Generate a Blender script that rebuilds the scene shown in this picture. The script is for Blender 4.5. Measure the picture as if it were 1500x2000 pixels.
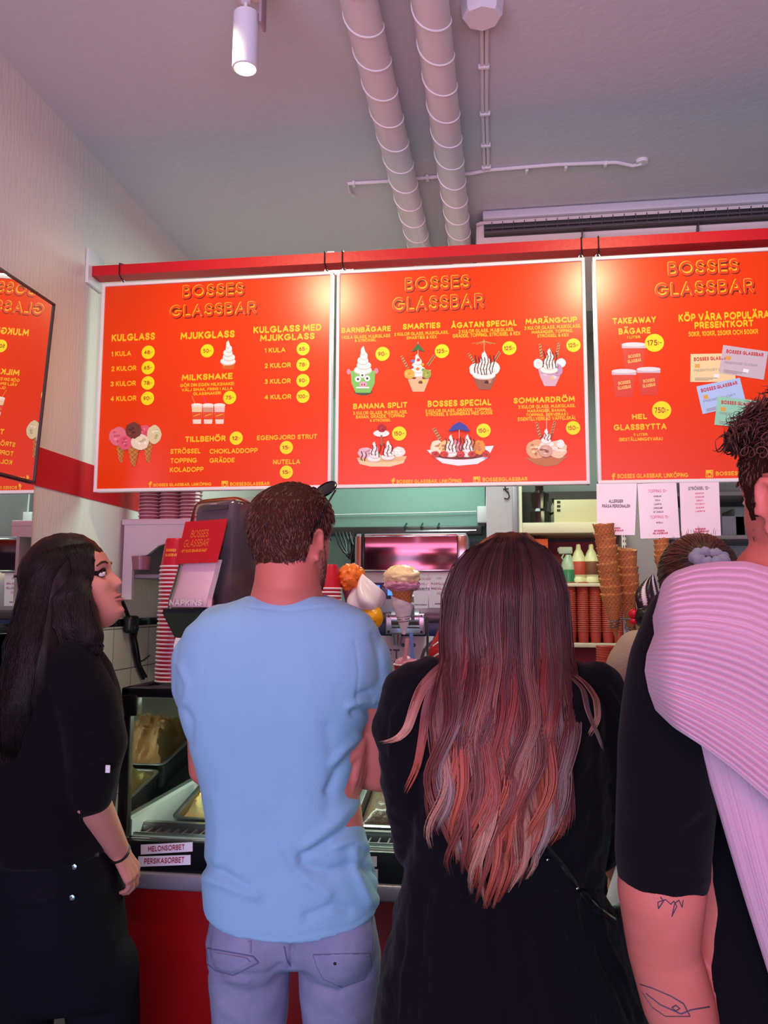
import bpy, bmesh, math, random
import numpy as np
from mathutils import Vector, Matrix, noise as mnoise
random.seed(7); RNG = np.random.default_rng(7)
S = bpy.context.scene; COL = S.collection
pi = math.pi; sin = math.sin; cos = math.cos; rad = math.radians
for _o in list(bpy.data.objects): bpy.data.objects.remove(_o)

# ---------------------------------------------------------------- camera
F = 1600.0; YAW, PITCH, ROLL = rad(-8.225), rad(6.322), rad(0.2326); EYE = Vector((0, 0, 1.6))
FW = Vector((sin(YAW)*cos(PITCH), cos(YAW)*cos(PITCH), sin(PITCH)))
_r = Vector((cos(YAW), -sin(YAW), 0)); _u = _r.cross(FW)
RT = cos(ROLL)*_r + sin(ROLL)*_u; UP = -sin(ROLL)*_r + cos(ROLL)*_u
RH = Vector((cos(YAW), -sin(YAW), 0)); FH = Vector((sin(YAW), cos(YAW), 0)); ZU = Vector((0, 0, 1))
cd = bpy.data.cameras.new('camera'); cam = bpy.data.objects.new('camera', cd); COL.objects.link(cam)
cam.matrix_world = Matrix((( RT.x, UP.x, -FW.x, EYE.x), (RT.y, UP.y, -FW.y, EYE.y), (RT.z, UP.z, -FW.z, EYE.z), (0, 0, 0, 1)))
cd.sensor_fit = 'VERTICAL'; cd.sensor_height = 36; cd.lens = F/2000*36; cd.clip_start = .05
S.camera = cam
def ray(u, v): return FW + (float(u)-750)/F*RT - (float(v)-1000)/F*UP
def onY(u, v, Y): d = ray(u, v); return EYE + d*(Y/d.y)
def onX(u, v, X): d = ray(u, v); return EYE + d*(X/d.x)
def onZ(u, v, Z): d = ray(u, v); return EYE + d*((Z-1.6)/d.z)
def at(u, v, d): return EYE + ray(u, v)*d

def lin(h):
    if not isinstance(h, str): return tuple(h)
    h = h.lstrip('#'); o = []
    for i in (0, 2, 4):
        c = int(h[i:i+2], 16)/255
        o.append(c/12.92 if c <= .04045 else ((c+.055)/1.055)**2.4)
    return tuple(o)

# ---------------------------------------------------------------- world, lights, exposure
S.view_settings.view_transform = 'Standard'; S.view_settings.look = 'None'
S.view_settings.exposure = 0.0; S.view_settings.gamma = 1.0; S.view_settings.use_curve_mapping = False
W = bpy.data.worlds.new('World'); S.world = W; W.use_nodes = True
W.node_tree.nodes['Background'].inputs[0].default_value = (.42, .55, .80, 1); W.node_tree.nodes['Background'].inputs[1].default_value = .11
def area(name, loc, target, sx, sy, color, power, spread=180):
    l = bpy.data.lights.new(name, 'AREA'); l.shape = 'RECTANGLE'; l.size = sx; l.size_y = sy; l.color = color; l.energy = power
    l.spread = rad(spread)
    o = bpy.data.objects.new(name, l); COL.objects.link(o); o.location = loc
    o.rotation_euler = (Vector(target)-Vector(loc)).to_track_quat('-Z', 'Y').to_euler(); return o
def spot(name, loc, target, color, power, ang, blend=.6, r=.03):
    l = bpy.data.lights.new(name, 'SPOT'); l.color = color; l.energy = power; l.spot_size = rad(ang); l.spot_blend = blend; l.shadow_soft_size = r
    o = bpy.data.objects.new(name, l); COL.objects.link(o); o.location = loc
    o.rotation_euler = (Vector(target)-Vector(loc)).to_track_quat('-Z', 'Y').to_euler(); return o
# daylight through the open shop front behind the camera: blue sky, and pink light under the red awning
area('daylight_sky', (-.5, -3.2, 1.7), (-.3, 2.5, 1.7), 4.2, 2.2, (.40, .74, 1.0), 135)
area('ceiling_fill', (0, -2.6, .25), (0, 3.0, 3.1), 4.5, 1.2, (.25, .58, 1.0), 80)  # blue fill added from below to brighten and cool the ceiling
area('awning_glow', (-.1, -1.0, 1.95), (-.1, 2.3, 1.55), 3.6, 1.35, (1.0, .11, .29), 25, 105)
area('awning_glow_low', (-.7, -.5, 1.6), (-.9, .6, 3.1), 2.4, .4, (1.0, .34, .40), 14, 130)
# ceiling spotlights aimed at the menu boards (the hanging one in view, two more on the track above the frame)
spot('spotlight_lamp', (-.74, 1.70, 2.97), (-.66, 2.6, 2.0), (1.0, .92, .52), 30, 120, .9, .05)
spot('spotlight_lamp', (.38, 1.70, 2.97), (.44, 2.6, 2.0), (1.0, .92, .52), 30, 120, .9, .05)
spot('spotlight_lamp', (-.573, 1.78, 2.58), (-.573, 2.0, 0), (1.0, .95, .8), 5, 70, .7)
# tubes over the staff area and in the display freezer
area('back_ceiling_light', (-.15, 3.5, 2.95), (-.5, 3.6, 0), 1.4, .5, (.74, 1.0, .88), 32)
area('shelf_light', (.55, 3.45, 2.05), (.6, 4.2, 1.75), .5, .04, (1.0, 1.0, .55), 1.6)
area('freezer_tube', (0.3, 2.58, 1.32), (0.3, 2.5, .9), 2.4, .04, (.95, 1.0, .80), 20.0)

# ---------------------------------------------------------------- materials
MATS = {}
def mat(name, color='#888888', rough=.5, metal=0.0, spec=.5, bump=None, vary=None, trans=0.0, ior=1.45, alpha=1.0, coat=0.0, sheen=0.0, emit=None, attr=False, stretch=None, sss=0.0):
    """bump=(scale,strength,detail); vary=(scale,colour2,contrast); attr -> base colour from the 'Col' attribute"""
    if name in MATS: return MATS[name]
    m = bpy.data.materials.new(name); m.use_nodes = True; nt = m.node_tree; b = nt.nodes['Principled BSDF']
    c = lin(color); b.inputs['Base Color'].default_value = (*c, 1); b.inputs['Roughness'].default_value = rough; b.inputs['Metallic'].default_value = metal
    b.inputs['Specular IOR Level'].default_value = spec; b.inputs['IOR'].default_value = ior
    b.inputs['Transmission Weight'].default_value = trans; b.inputs['Alpha'].default_value = alpha
    b.inputs['Coat Weight'].default_value = coat; b.inputs['Sheen Weight'].default_value = sheen
    if sss: b.inputs['Subsurface Weight'].default_value = sss; b.inputs['Subsurface Radius'].default_value = (.01, .004, .003); b.inputs['Subsurface Scale'].default_value = 1
    if emit: b.inputs['Emission Color'].default_value = (*lin(emit[0]), 1); b.inputs['Emission Strength'].default_value = emit[1]
    tc = nt.nodes.new('ShaderNodeTexCoord'); co = tc.outputs['Object']
    if stretch:
        mp = nt.nodes.new('ShaderNodeMapping'); mp.inputs['Scale'].default_value = stretch; nt.links.new(co, mp.inputs[0]); co = mp.outputs[0]
    src = None
    if attr:
        a = nt.nodes.new('ShaderNodeAttribute'); a.attribute_name = 'Col'; src = a.outputs['Color']; nt.links.new(src, b.inputs['Base Color'])
    if vary:
        n = nt.nodes.new('ShaderNodeTexNoise'); n.inputs['Scale'].default_value = vary[0]; n.inputs['Detail'].default_value = 4; nt.links.new(co, n.inputs['Vector'])
        r = nt.nodes.new('ShaderNodeValToRGB'); w = vary[2] if len(vary) > 2 else .2
        r.color_ramp.elements[0].position = .5-w; r.color_ramp.elements[1].position = .5+w
        r.color_ramp.elements[0].color = (*c, 1); r.color_ramp.elements[1].color = (*lin(vary[1]), 1)
        nt.links.new(n.outputs['Fac'], r.inputs[0])
        if src:
            mx = nt.nodes.new('ShaderNodeMixRGB'); mx.blend_type = 'MULTIPLY'; mx.inputs[0].default_value = 1
            nt.links.new(src, mx.inputs[1]); nt.links.new(r.outputs[0], mx.inputs[2]); nt.links.new(mx.outputs[0], b.inputs['Base Color'])
        else: nt.links.new(r.outputs[0], b.inputs['Base Color'])
    if bump:
        n = nt.nodes.new('ShaderNodeTexNoise'); n.inputs['Scale'].default_value = bump[0]; n.inputs['Detail'].default_value = bump[2] if len(bump) > 2 else 3
        nt.links.new(co, n.inputs['Vector'])
        bp = nt.nodes.new('ShaderNodeBump'); bp.inputs['Strength'].default_value = bump[1]; bp.inputs['Distance'].default_value = .01
        nt.links.new(n.outputs['Fac'], bp.inputs['Height']); nt.links.new(bp.outputs[0], b.inputs['Normal'])
    MATS[name] = m; return m

def glassmat(name, tint='#f4fbf8', fres=1.25, rough=.02, base=.0):
    if name in MATS: return MATS[name]
    m = bpy.data.materials.new(name); m.use_nodes = True; nt = m.node_tree; nt.nodes.clear(); N = nt.nodes.new; L = nt.links.new
    o = N('ShaderNodeOutputMaterial'); mx = N('ShaderNodeMixShader'); t = N('ShaderNodeBsdfTransparent'); g = N('ShaderNodeBsdfGlossy'); f = N('ShaderNodeFresnel'); ad = N('ShaderNodeMath'); ad.operation = 'ADD'; ad.use_clamp = True
    t.inputs[0].default_value = (*lin(tint), 1); g.inputs['Roughness'].default_value = rough; f.inputs['IOR'].default_value = fres; ad.inputs[1].default_value = base
    L(f.outputs[0], ad.inputs[0]); L(ad.outputs[0], mx.inputs[0]); L(t.outputs[0], mx.inputs[1]); L(g.outputs[0], mx.inputs[2]); L(mx.outputs[0], o.inputs[0]); MATS[name] = m; return m

# ---------------------------------------------------------------- mesh building
class MB:
    def __init__(s): s.v = []; s.f = []; s.c = []; s.m = []
    def add(s, vs, fs, col=None, mi=0):
        o = len(s.v); s.v.extend([tuple(p) for p in vs]); s.f.extend([tuple(i+o for i in f) for f in fs])
        c = lin(col) if col is not None else (1, 1, 1)
        s.c.extend([c]*len(fs)); s.m.extend([mi]*len(fs)); return s
    def box(s, lo, hi, col=None, mi=0, mtx=None):
        (a, b, c), (d, e, f) = lo, hi
        vs = [(a, b, c), (d, b, c), (d, e, c), (a, e, c), (a, b, f), (d, b, f), (d, e, f), (a, e, f)]
        if mtx: vs = [mtx @ Vector(p) for p in vs]
        return s.add(vs, [(0, 3, 2, 1), (4, 5, 6, 7), (0, 1, 5, 4), (1, 2, 6, 5), (2, 3, 7, 6), (3, 0, 4, 7)], col, mi)
    def rbox(s, lo, hi, bev=.005, seg=2, col=None, mi=0, mtx=None):
        bm = bmesh.new(); bmesh.ops.create_cube(bm, size=1)
        for v in bm.verts: v.co = Vector([lo[i]+(v.co[i]+.5)*(hi[i]-lo[i]) for i in range(3)])
        bev = min(bev, .49*min(abs(hi[i]-lo[i]) for i in range(3)))
        bmesh.ops.bevel(bm, geom=list(bm.edges), offset=bev, segments=seg, profile=.5, affect='EDGES')
        bm.verts.index_update()
        vs = [v.co.copy() for v in bm.verts]; fs = [[v.index for v in f.verts] for f in bm.faces]; bm.free()
        if mtx: vs = [mtx @ p for p in vs]
        return s.add(vs, fs, col, mi)
    def rings(s, rs, closed=True, cap=True, col=None, mi=0):
        n = len(rs[0]); vs = [p for r in rs for p in r]; fs = []
        for i in range(len(rs)-1):
            for j in range(n if closed else n-1):
                k = (j+1) % n; fs.append((i*n+j, i*n+k, (i+1)*n+k, (i+1)*n+j))
        if cap and closed: fs.append(tuple(range(n-1, -1, -1))); fs.append(tuple((len(rs)-1)*n+j for j in range(n)))
        return s.add(vs, fs, col, mi)
    def lathe(s, prof, n=24, org=(0, 0, 0), mtx=None, col=None, mi=0, cap=True):
        rs = []
        for r, z in prof: rs.append([Vector((org[0]+r*cos(2*pi*j/n), org[1]+r*sin(2*pi*j/n), org[2]+z)) for j in range(n)])
        if mtx: rs = [[mtx @ p for p in r] for r in rs]
        return s.rings(rs, True, cap, col, mi)
    def tube(s, pts, r, n=8, col=None, mi=0, flat=1.0, cap=True):
        pts = [Vector(p) for p in pts]; m = len(pts); rr = r if hasattr(r, '__len__') else [r]*m
        t0 = (pts[1]-pts[0]).normalized(); a = t0.orthogonal().normalized(); rs = []
        for i in range(m):
            t = (pts[min(i+1, m-1)]-pts[max(i-1, 0)])
            t = t.normalized() if t.length > 1e-9 else t0
            a = (a-t*a.dot(t)); a = a.normalized() if a.length > 1e-6 else t.orthogonal().normalized()
            b = t.cross(a)
            rs.append([pts[i]+(a*cos(2*pi*j/n)+b*sin(2*pi*j/n)*flat)*rr[i] for j in range(n)])
        return s.rings(rs, True, cap, col, mi)
    def capsule(s, p0, r0, p1, r1, n=18, k=5, col=None):
        p0 = Vector(p0); p1 = Vector(p1); d = p1-p0; L = d.length
        q = d.to_track_quat('Z', 'Y').to_matrix() if L > 1e-9 else Matrix.Identity(3)
        prof = [(r0*sin(pi/2*i/k)+1e-5, -r0*cos(pi/2*i/k)) for i in range(k+1)] + [(r1*cos(pi/2*i/k)+1e-5, L+r1*sin(pi/2*i/k)) for i in range(k+1)]
        rs = [[p0 + q @ Vector((r*cos(2*pi*j/n), r*sin(2*pi*j/n), z)) for j in range(n)] for r, z in prof]
        return s.rings(rs, True, True, col)
    def chain(s, pts, rr, n=18):
        for i in range(len(pts)-1): s.capsule(pts[i], rr[i], pts[i+1], rr[i+1], n)
        return s
    def ell(s, c, r, mtx=None, n=20, k=12, col=None, mi=0):
        rs = []
        for i in range(k+1):
            t = pi*i/k; z = -cos(t); q = max(sin(t), 1e-4)
            ring = [Vector((r[0]*q*cos(2*pi*j/n), r[1]*q*sin(2*pi*j/n), r[2]*z)) for j in range(n)]
            if mtx: ring = [mtx @ p for p in ring]
            rs.append([p+Vector(c) for p in ring])
        return s.rings(rs, True, True, col, mi)
    def torus(s, c, R, r, n=28, k=8, mtx=None, col=None, sq=1.0):
        vs = []; fs = []
        for i in range(n):
            a = 2*pi*i/n
            for j in range(k):
                b = 2*pi*j/k; p = Vector(((R+r*cos(b))*cos(a), (R+r*cos(b))*sin(a)*sq, r*sin(b)))
                vs.append((mtx @ p if mtx else p)+Vector(c)); fs.append((i*k+j, ((i+1) % n)*k+j, ((i+1) % n)*k+(j+1) % k, i*k+(j+1) % k))
        return s.add(vs, fs, col)
    def grid(s, P, col=None, mi=0, wrap=False):
        m = len(P); n = len(P[0]); vs = [p for r in P for p in r]; fs = []
        for i in range(m-1):
            for j in range(n if wrap else n-1): k = (j+1) % n; fs.append((i*n+j, i*n+k, (i+1)*n+k, (i+1)*n+j))
        return s.add(vs, fs, col, mi)
    def slab(s, P, thick, col=None):           # a grid of points given a thickness along vector function
        m = len(P); n = len(P[0]); Q = [[Vector(p)+thick for p in r] for r in P]; vs = [p for r in P for p in r]+[p for r in Q for p in r]; fs = []; o = m*n
        for i in range(m-1):
            for j in range(n-1):
                a, b, c, d = i*n+j, i*n+j+1, (i+1)*n+j+1, (i+1)*n+j; fs.append((a, b, c, d)); fs.append((a+o, d+o, c+o, b+o))
        for i in range(m-1):
            for j in (0, n-1): a, b = i*n+j, (i+1)*n+j; fs.append((a, b, b+o, a+o))
        for j in range(n-1):
            for i in (0, m-1): a, b = i*n+j, i*n+j+1; fs.append((a, b, b+o, a+o))
        return s.add(vs, fs, col)
    def prism(s, poly, thick, mtx=None, col=None):   # polygon in XZ, extruded along +Y by thick
        n = len(poly); vs = [Vector((p[0], 0, p[1])) for p in poly]+[Vector((p[0], thick, p[1])) for p in poly]
        if mtx: vs = [mtx @ p for p in vs]
        fs = [tuple(range(n)), tuple(range(2*n-1, n-1, -1))]+[(i, i+n, (i+1) % n+n, (i+1) % n) for i in range(n)]
        return s.add(vs, fs, col)
    def mesh(s, name, m, ang=35, fix=True):
        me = bpy.data.meshes.new(name); me.from_pydata(s.v, [], s.f)
        for x in (m if isinstance(m, (list, tuple)) else [m]): me.materials.append(x)
        if len(set(s.m)) > 1: me.polygons.foreach_set('material_index', s.m)
        if any(c != (1, 1, 1) for c in s.c):
            at_ = me.color_attributes.new('Col', 'FLOAT_COLOR', 'CORNER'); cs = []
            for f, c in zip(s.f, s.c): cs.extend([c[0], c[1], c[2], 1.0]*len(f))
            at_.data.foreach_set('color', cs)
        if fix:
            bm = bmesh.new(); bm.from_mesh(me); bmesh.ops.recalc_face_normals(bm, faces=bm.faces[:]); bm.to_mesh(me); bm.free()
        me.polygons.foreach_set('use_smooth', [True]*len(me.polygons)); me.set_sharp_from_angle(angle=rad(ang)); me.update()
        return me
    def obj(s, name, m, parent=None, ang=35, fix=True, label=None):
        o = bpy.data.objects.new(name, s.mesh(name, m, ang, fix)); COL.objects.link(o)
        if parent:
            o.parent = parent; o.matrix_parent_inverse = wm(parent).inverted()
        if label: o['label'] = label
        return o
def wm(o):
    m = o.matrix_basis.copy()
    return (wm(o.parent) @ o.matrix_parent_inverse @ m) if o.parent else m
def thing(name, label, cat, loc=(0, 0, 0), group=None):
    o = bpy.data.objects.new(name, None); COL.objects.link(o); o.location = loc; o.empty_display_size = .05
    o['label'] = label; o['category'] = cat
    if group: o['group'] = group
    return o
def tag(o, label, cat, group=None):
    o['label'] = label; o['category'] = cat
    if group: o['group'] = group
    return o
def struct(o): o['kind'] = 'structure'; return o
def dup(o, mtx, label=None):
    """copy a thing with its parts; mtx is its new world matrix"""
    r = o.copy(); COL.objects.link(r); r.matrix_basis = mtx
    if label: r['label'] = label
    def kids(a, b):
        for ch in a.children:
            c = ch.copy(); COL.objects.link(c); c.parent = b; c.matrix_parent_inverse = ch.matrix_parent_inverse.copy(); kids(ch, c)
    kids(o, r); return r
def remesh(mb, vox=.006, it=6, fac=.5):
    """union of overlapping closed shapes -> one continuous skin (vertices, faces)"""
    me = bpy.data.meshes.new('tmp'); me.from_pydata(mb.v, [], mb.f)
    bm = bmesh.new(); bm.from_mesh(me); bmesh.ops.recalc_face_normals(bm, faces=bm.faces[:]); bm.to_mesh(me); bm.free()
    o = bpy.data.objects.new('tmp', me); COL.objects.link(o)
    r = o.modifiers.new('r', 'REMESH'); r.mode = 'VOXEL'; r.voxel_size = vox; r.adaptivity = 0
    if it: sm = o.modifiers.new('s', 'SMOOTH'); sm.factor = fac; sm.iterations = it
    dg = bpy.context.evaluated_depsgraph_get(); e = o.evaluated_get(dg); m2 = e.to_mesh()
    V = np.zeros(len(m2.vertices)*3); m2.vertices.foreach_get('co', V); V = V.reshape(-1, 3)
    N = np.zeros(len(m2.vertices)*3); m2.vertices.foreach_get('normal', N); N = N.reshape(-1, 3)
    Fs = [tuple(p.vertices) for p in m2.polygons]
    e.to_mesh_clear(); bpy.data.objects.remove(o); bpy.data.meshes.remove(me)
    return V, N, Fs
def arr_obj(name, V, Fs, m, parent=None, cols=None, label=None):
    me = bpy.data.meshes.new(name); me.from_pydata([tuple(p) for p in V], [], Fs); me.materials.append(m)
    if cols is not None:
        a = me.color_attributes.new('Col', 'FLOAT_COLOR', 'POINT'); a.data.foreach_set('color', np.hstack([cols, np.ones((len(cols), 1))]).ravel())
    me.polygons.foreach_set('use_smooth', [True]*len(me.polygons)); me.update()
    o = bpy.data.objects.new(name, me); COL.objects.link(o)
    if parent: o.parent = parent; o.matrix_parent_inverse = wm(parent).inverted()
    if label: o['label'] = label
    return o
def fbm(p, o=3):
    return mnoise.fractal(Vector(p), 1.0, 2.0, o)
# lettering: a heavy rounded sign alphabet drawn as thick strokes --------------------
def _arc(cx, cy, rx, ry, a0, a1, n=14): return [(cx+rx*cos(rad(a0+(a1-a0)*i/n)), cy+ry*sin(rad(a0+(a1-a0)*i/n))) for i in range(n+1)]
def _S(w=.62): return [(w*.97, .80), (w*.82, .95), (w*.5, 1), (w*.18, .94), (w*.05, .76), (w*.18, .59), (w*.5, .5), (w*.84, .41), (w, .23), (w*.84, .06), (w*.5, 0), (w*.16, .05), (0, .21)]
GLY = {'A': [[(0, 0), (.42, 1), (.84, 0)], [(.17, .30), (.67, .30)]], 'B': [[(0, 0), (0, 1), (.34, 1), (.52, .93), (.58, .76), (.52, .60), (.34, .53), (0, .53)], [(.34, .53), (.56, .46), (.64, .27), (.56, .07), (.36, 0), (0, 0)]],
 'C': [_arc(.5, .5, .5, .5, 48, 312)], 'D': [[(0, 0), (0, 1), (.32, 1), (.6, .88), (.74, .5), (.6, .12), (.32, 0), (0, 0)]], 'E': [[(.56, 1), (0, 1), (0, 0), (.56, 0)], [(0, .5), (.5, .5)]], 'F': [[(.56, 1), (0, 1), (0, 0)], [(0, .5), (.5, .5)]],
 'G': [_arc(.5, .5, .5, .5, 48, 352)+[(.56, .45)]], 'H': [[(0, 0), (0, 1)], [(.66, 0), (.66, 1)], [(0, .5), (.66, .5)]], 'I': [[(0, 0), (0, 1)]], 'J': [[(.44, 1), (.44, .26), (.36, .06), (.2, 0), (0, .1)]], 'K': [[(0, 0), (0, 1)], [(.62, 1), (.05, .46)], [(.2, .58), (.66, 0)]],
 'L': [[(0, 1), (0, 0), (.5, 0)]], 'M': [[(0, 0), (.08, 1), (.48, .28), (.88, 1), (.96, 0)]], 'N': [[(0, 0), (0, 1), (.7, 0), (.7, 1)]], 'O': [_arc(.52, .5, .52, .5, 0, 360, 24)], 'P': [[(0, 0), (0, 1), (.36, 1), (.56, .92), (.62, .71), (.56, .5), (.36, .42), (0, .42)]],
 'Q': [_arc(.52, .5, .52, .5, 0, 360, 24), [(.6, .3), (1, -.05)]], 'R': [[(0, 0), (0, 1), (.36, 1), (.56, .92), (.62, .72), (.56, .52), (.36, .45), (0, .45)], [(.34, .45), (.66, 0)]], 'S': [_S()], 'T': [[(0, 1), (.68, 1)], [(.34, 1), (.34, 0)]], 'U': [[(0, 1), (0, .34), (.1, .08), (.33, 0), (.56, .08), (.66, .34), (.66, 1)]],
 'V': [[(0, 1), (.4, 0), (.8, 1)]], 'W': [[(0, 1), (.28, 0), (.56, .8), (.84, 0), (1.12, 1)]], 'X': [[(0, 0), (.68, 1)], [(0, 1), (.68, 0)]], 'Y': [[(0, 1), (.37, .5), (.74, 1)], [(.37, .5), (.37, 0)]], 'Z': [[(0, 1), (.62, 1), (0, 0), (.64, 0)]],
 '0': [_arc(.36, .5, .36, .5, 0, 360, 22)], '1': [[(0, .78), (.2, 1), (.2, 0)]], '2': [[(.02, .74), (.1, .93), (.3, 1), (.5, .93), (.57, .74), (.5, .55), (0, 0), (.6, 0)]], '3': [[(0, .9), (.26, 1), (.5, .92), (.55, .75), (.46, .58), (.24, .53)], [(.24, .53), (.5, .46), (.6, .27), (.5, .07), (.26, 0), (0, .1)]],
 '4': [[(.5, 0), (.5, 1), (0, .3), (.68, .3)]], '5': [[(.52, 1), (.1, 1), (.05, .55), (.3, .62), (.52, .54), (.6, .32), (.5, .08), (.26, 0), (0, .08)]], '6': [[(.48, 1), (.16, .7), (.02, .34), (.1, .08), (.32, 0), (.54, .1), (.6, .32), (.52, .54), (.3, .62), (.08, .48)]], '7': [[(0, 1), (.6, 1), (.2, 0)]],
 '8': [_arc(.3, .76, .25, .24, 0, 360, 18), _arc(.3, .27, .31, .27, 0, 360, 20)], '9': [[(.12, 0), (.44, .3), (.58, .66), (.5, .92), (.28, 1), (.06, .9), (0, .68), (.08, .46), (.3, .38), (.52, .52)]],
 '&': [[(.7, 0), (.14, .68), (.14, .9), (.32, 1), (.48, .88), (.44, .68), (.06, .36), (.04, .14), (.24, 0), (.48, .1), (.68, .44)]], ',': [[(.06, .06), (0, -.14)]], '.': [[(0, .02), (.01, .02)]], '!': [[(0, .35), (0, 1)], [(0, .02), (.01, .02)]], ':': [[(0, .1), (.01, .1)], [(0, .6), (.01, .6)]], '-': [[(0, .42), (.3, .42)]],
 '(': [[(.2, 1.06), (.02, .7), (.02, .3), (.2, -.06)]], ')': [[(0, 1.06), (.18, .7), (.18, .3), (0, -.06)]], 'f': [[(.46, .96), (.3, 1), (.2, .86), (.2, 0)], [(0, .62), (.42, .62)]], ' ': []}
for _k, _b in (('Ä', 'A'), ('Ö', 'O'), ('Å', 'A')):
    _w = max(p[0] for s in GLY[_b] for p in s)
    GLY[_k] = GLY[_b]+([[(_w/2-.2, 1.34), (_w/2-.19, 1.34)], [(_w/2+.2, 1.34), (_w/2+.21, 1.34)]] if _k != 'Å' else [_arc(_w/2, 1.30, .12, .12, 0, 360, 10)])
_tc = {}
def text2d(s, wt):
    k = (s, round(wt, 3))
    if k in _tc: return _tc[k]
    V = []; Fs = []; K = []; x = 0
    for ch in s:
        g = GLY.get(ch, []); kk = 0
        if not g: x += .42; continue
        w = max(p[0] for st in g for p in st)
        for st in g:
            pts = [(x+p[0], wt/2+p[1]*(1-wt)) for p in st]; ww = wt*(.7 if ch == 'Å' and st is g[-1] else 1.25 if len(st) == 2 and abs(st[0][0]-st[1][0]) < .02 and st[0][1] == st[1][1] else 1)/2
            for i in range(len(pts)-1):
                (x0, y0), (x1, y1) = pts[i], pts[i+1]; d = math.hypot(x1-x0, y1-y0) or 1; nx, ny = -(y1-y0)/d*ww, (x1-x0)/d*ww; o = len(V)
                V += [(x0-nx, y0-ny), (x1-nx, y1-ny), (x1+nx, y1+ny), (x0+nx, y0+ny)]; Fs.append((o, o+1, o+2, o+3)); K += [kk]*4; kk += 1
            for i, (px, py) in enumerate(pts):
                o = len(V); V += [(px+ww*cos(2*pi*j/8+pi/8)*1.03, py+ww*sin(2*pi*j/8+pi/8)*1.03) for j in range(8)]; Fs.append(tuple(range(o, o+8))); K += [kk]*8; kk += 1
        x += w+wt+.13
    A = np.array(V); _tc[k] = (np.hstack([A, np.array(K)[:, None]*6e-6]), Fs, A.min(0), A.max(0)); return _tc[k]
def text_fit(s, x0, x1, y0, y1, bold=.02):
    """flat letters filling the box x0..x1, y0..y1 (caps height), as (x,y) points"""
    A, fs, lo, hi = text2d(s, .12+bold*2.5)
    X = x0+(A[:, 0]-lo[0])/(hi[0]-lo[0])*(x1-x0); Y = y0+A[:, 1]*(y1-y0)
    return np.stack([X, Y, A[:, 2]], 1), fs

# ================================================================ ROOM
XL, CZ, YB, XR = -1.4145, 3.17, 4.75, 3.3
def wallpaper(name, color, scale=120, strength=.22):
    m = mat(name, color, .85, spec=.2); nt = m.node_tree; b = nt.nodes['Principled BSDF']; N = nt.nodes.new; L = nt.links.new
    tc = N('ShaderNodeTexCoord'); mp = N('ShaderNodeMapping'); mp.inputs['Rotation'].default_value = (rad(-38), 0, 0); mp.inputs['Scale'].default_value = (1, 1, .12)
    n2 = N('ShaderNodeTexNoise'); n2.inputs['Scale'].default_value = 95; n2.inputs['Detail'].default_value = 2
    n = N('ShaderNodeTexNoise'); n.inputs['Scale'].default_value = scale; n.inputs['Detail'].default_value = 2
    ad = N('ShaderNodeMath'); ad.operation = 'MULTIPLY_ADD'; ad.inputs[1].default_value = .4; bp = N('ShaderNodeBump'); bp.inputs['Strength'].default_value = strength; bp.inputs['Distance'].default_value = .008
    L(tc.outputs['Object'], mp.inputs[0]); L(mp.outputs[0], n2.inputs['Vector']); L(tc.outputs['Object'], n.inputs['Vector'])
    L(n.outputs['Fac'], ad.inputs[0]); L(n2.outputs['Fac'], ad.inputs[2]); L(ad.outputs[0], bp.inputs['Height']); L(bp.outputs[0], b.inputs['Normal']); return m
M_paper = wallpaper('wallpaper_white', '#dedad2'); M_ceil = mat('ceiling_paint', '#c6cdcf', .8, spec=.25, bump=(40, .12, 4))
M_red = mat('red_paint', '#c3141f', .42, spec=.4, bump=(60, .06)); M_teal = mat('teal_wall', '#8fbdb0', .55, spec=.3, bump=(6, .1)); M_black = mat('black_plastic', '#0c0c10', .35)
M_white = mat('white_plastic', '#dcdcdc', .4); M_steel = mat('brushed_steel', '#a9a7ab', .28, metal=1.0, bump=(300, .02), stretch=(1, 1, 20)); M_dark = mat('dark_metal', '#1b1b20', .4, metal=.3)
M_chrome = mat('chrome', '#c8c8cc', .12, metal=1.0); M_floor = mat('grey_floor', '#6a676a', .55, vary=(8, '#55535a'), bump=(50, .1)); M_grey = mat('grey_paint', '#8a8289', .7, bump=(60, .1))

def sbox(name, lo, hi, m, bev=0):
    b = MB(); b.rbox(lo, hi, bev) if bev else b.box(lo, hi); return struct(b.obj(name, m))
sbox('floor', (XL-.1, -4, -.1), (XR, YB+.1, 0), M_floor)
sbox('ceiling', (XL-.1, -.6, CZ), (XR, YB+.1, CZ+.1), M_ceil)
sbox('wall_left', (XL-.1, -.6, 0), (XL, YB+.1, CZ), M_paper)
sbox('wall_back', (XL, YB, 0), (XR, YB+.1, CZ), mat('back_wall_paint', '#a6b5b2', .7, bump=(30, .1)))
sbox('wall_right', (XR-.1, -.6, 0), (XR, YB, CZ), M_paper)
sbox('trim_1', (XL, -.6, 1.953), (XL+.003, YB, 2.074), M_red)           # painted red band
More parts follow.
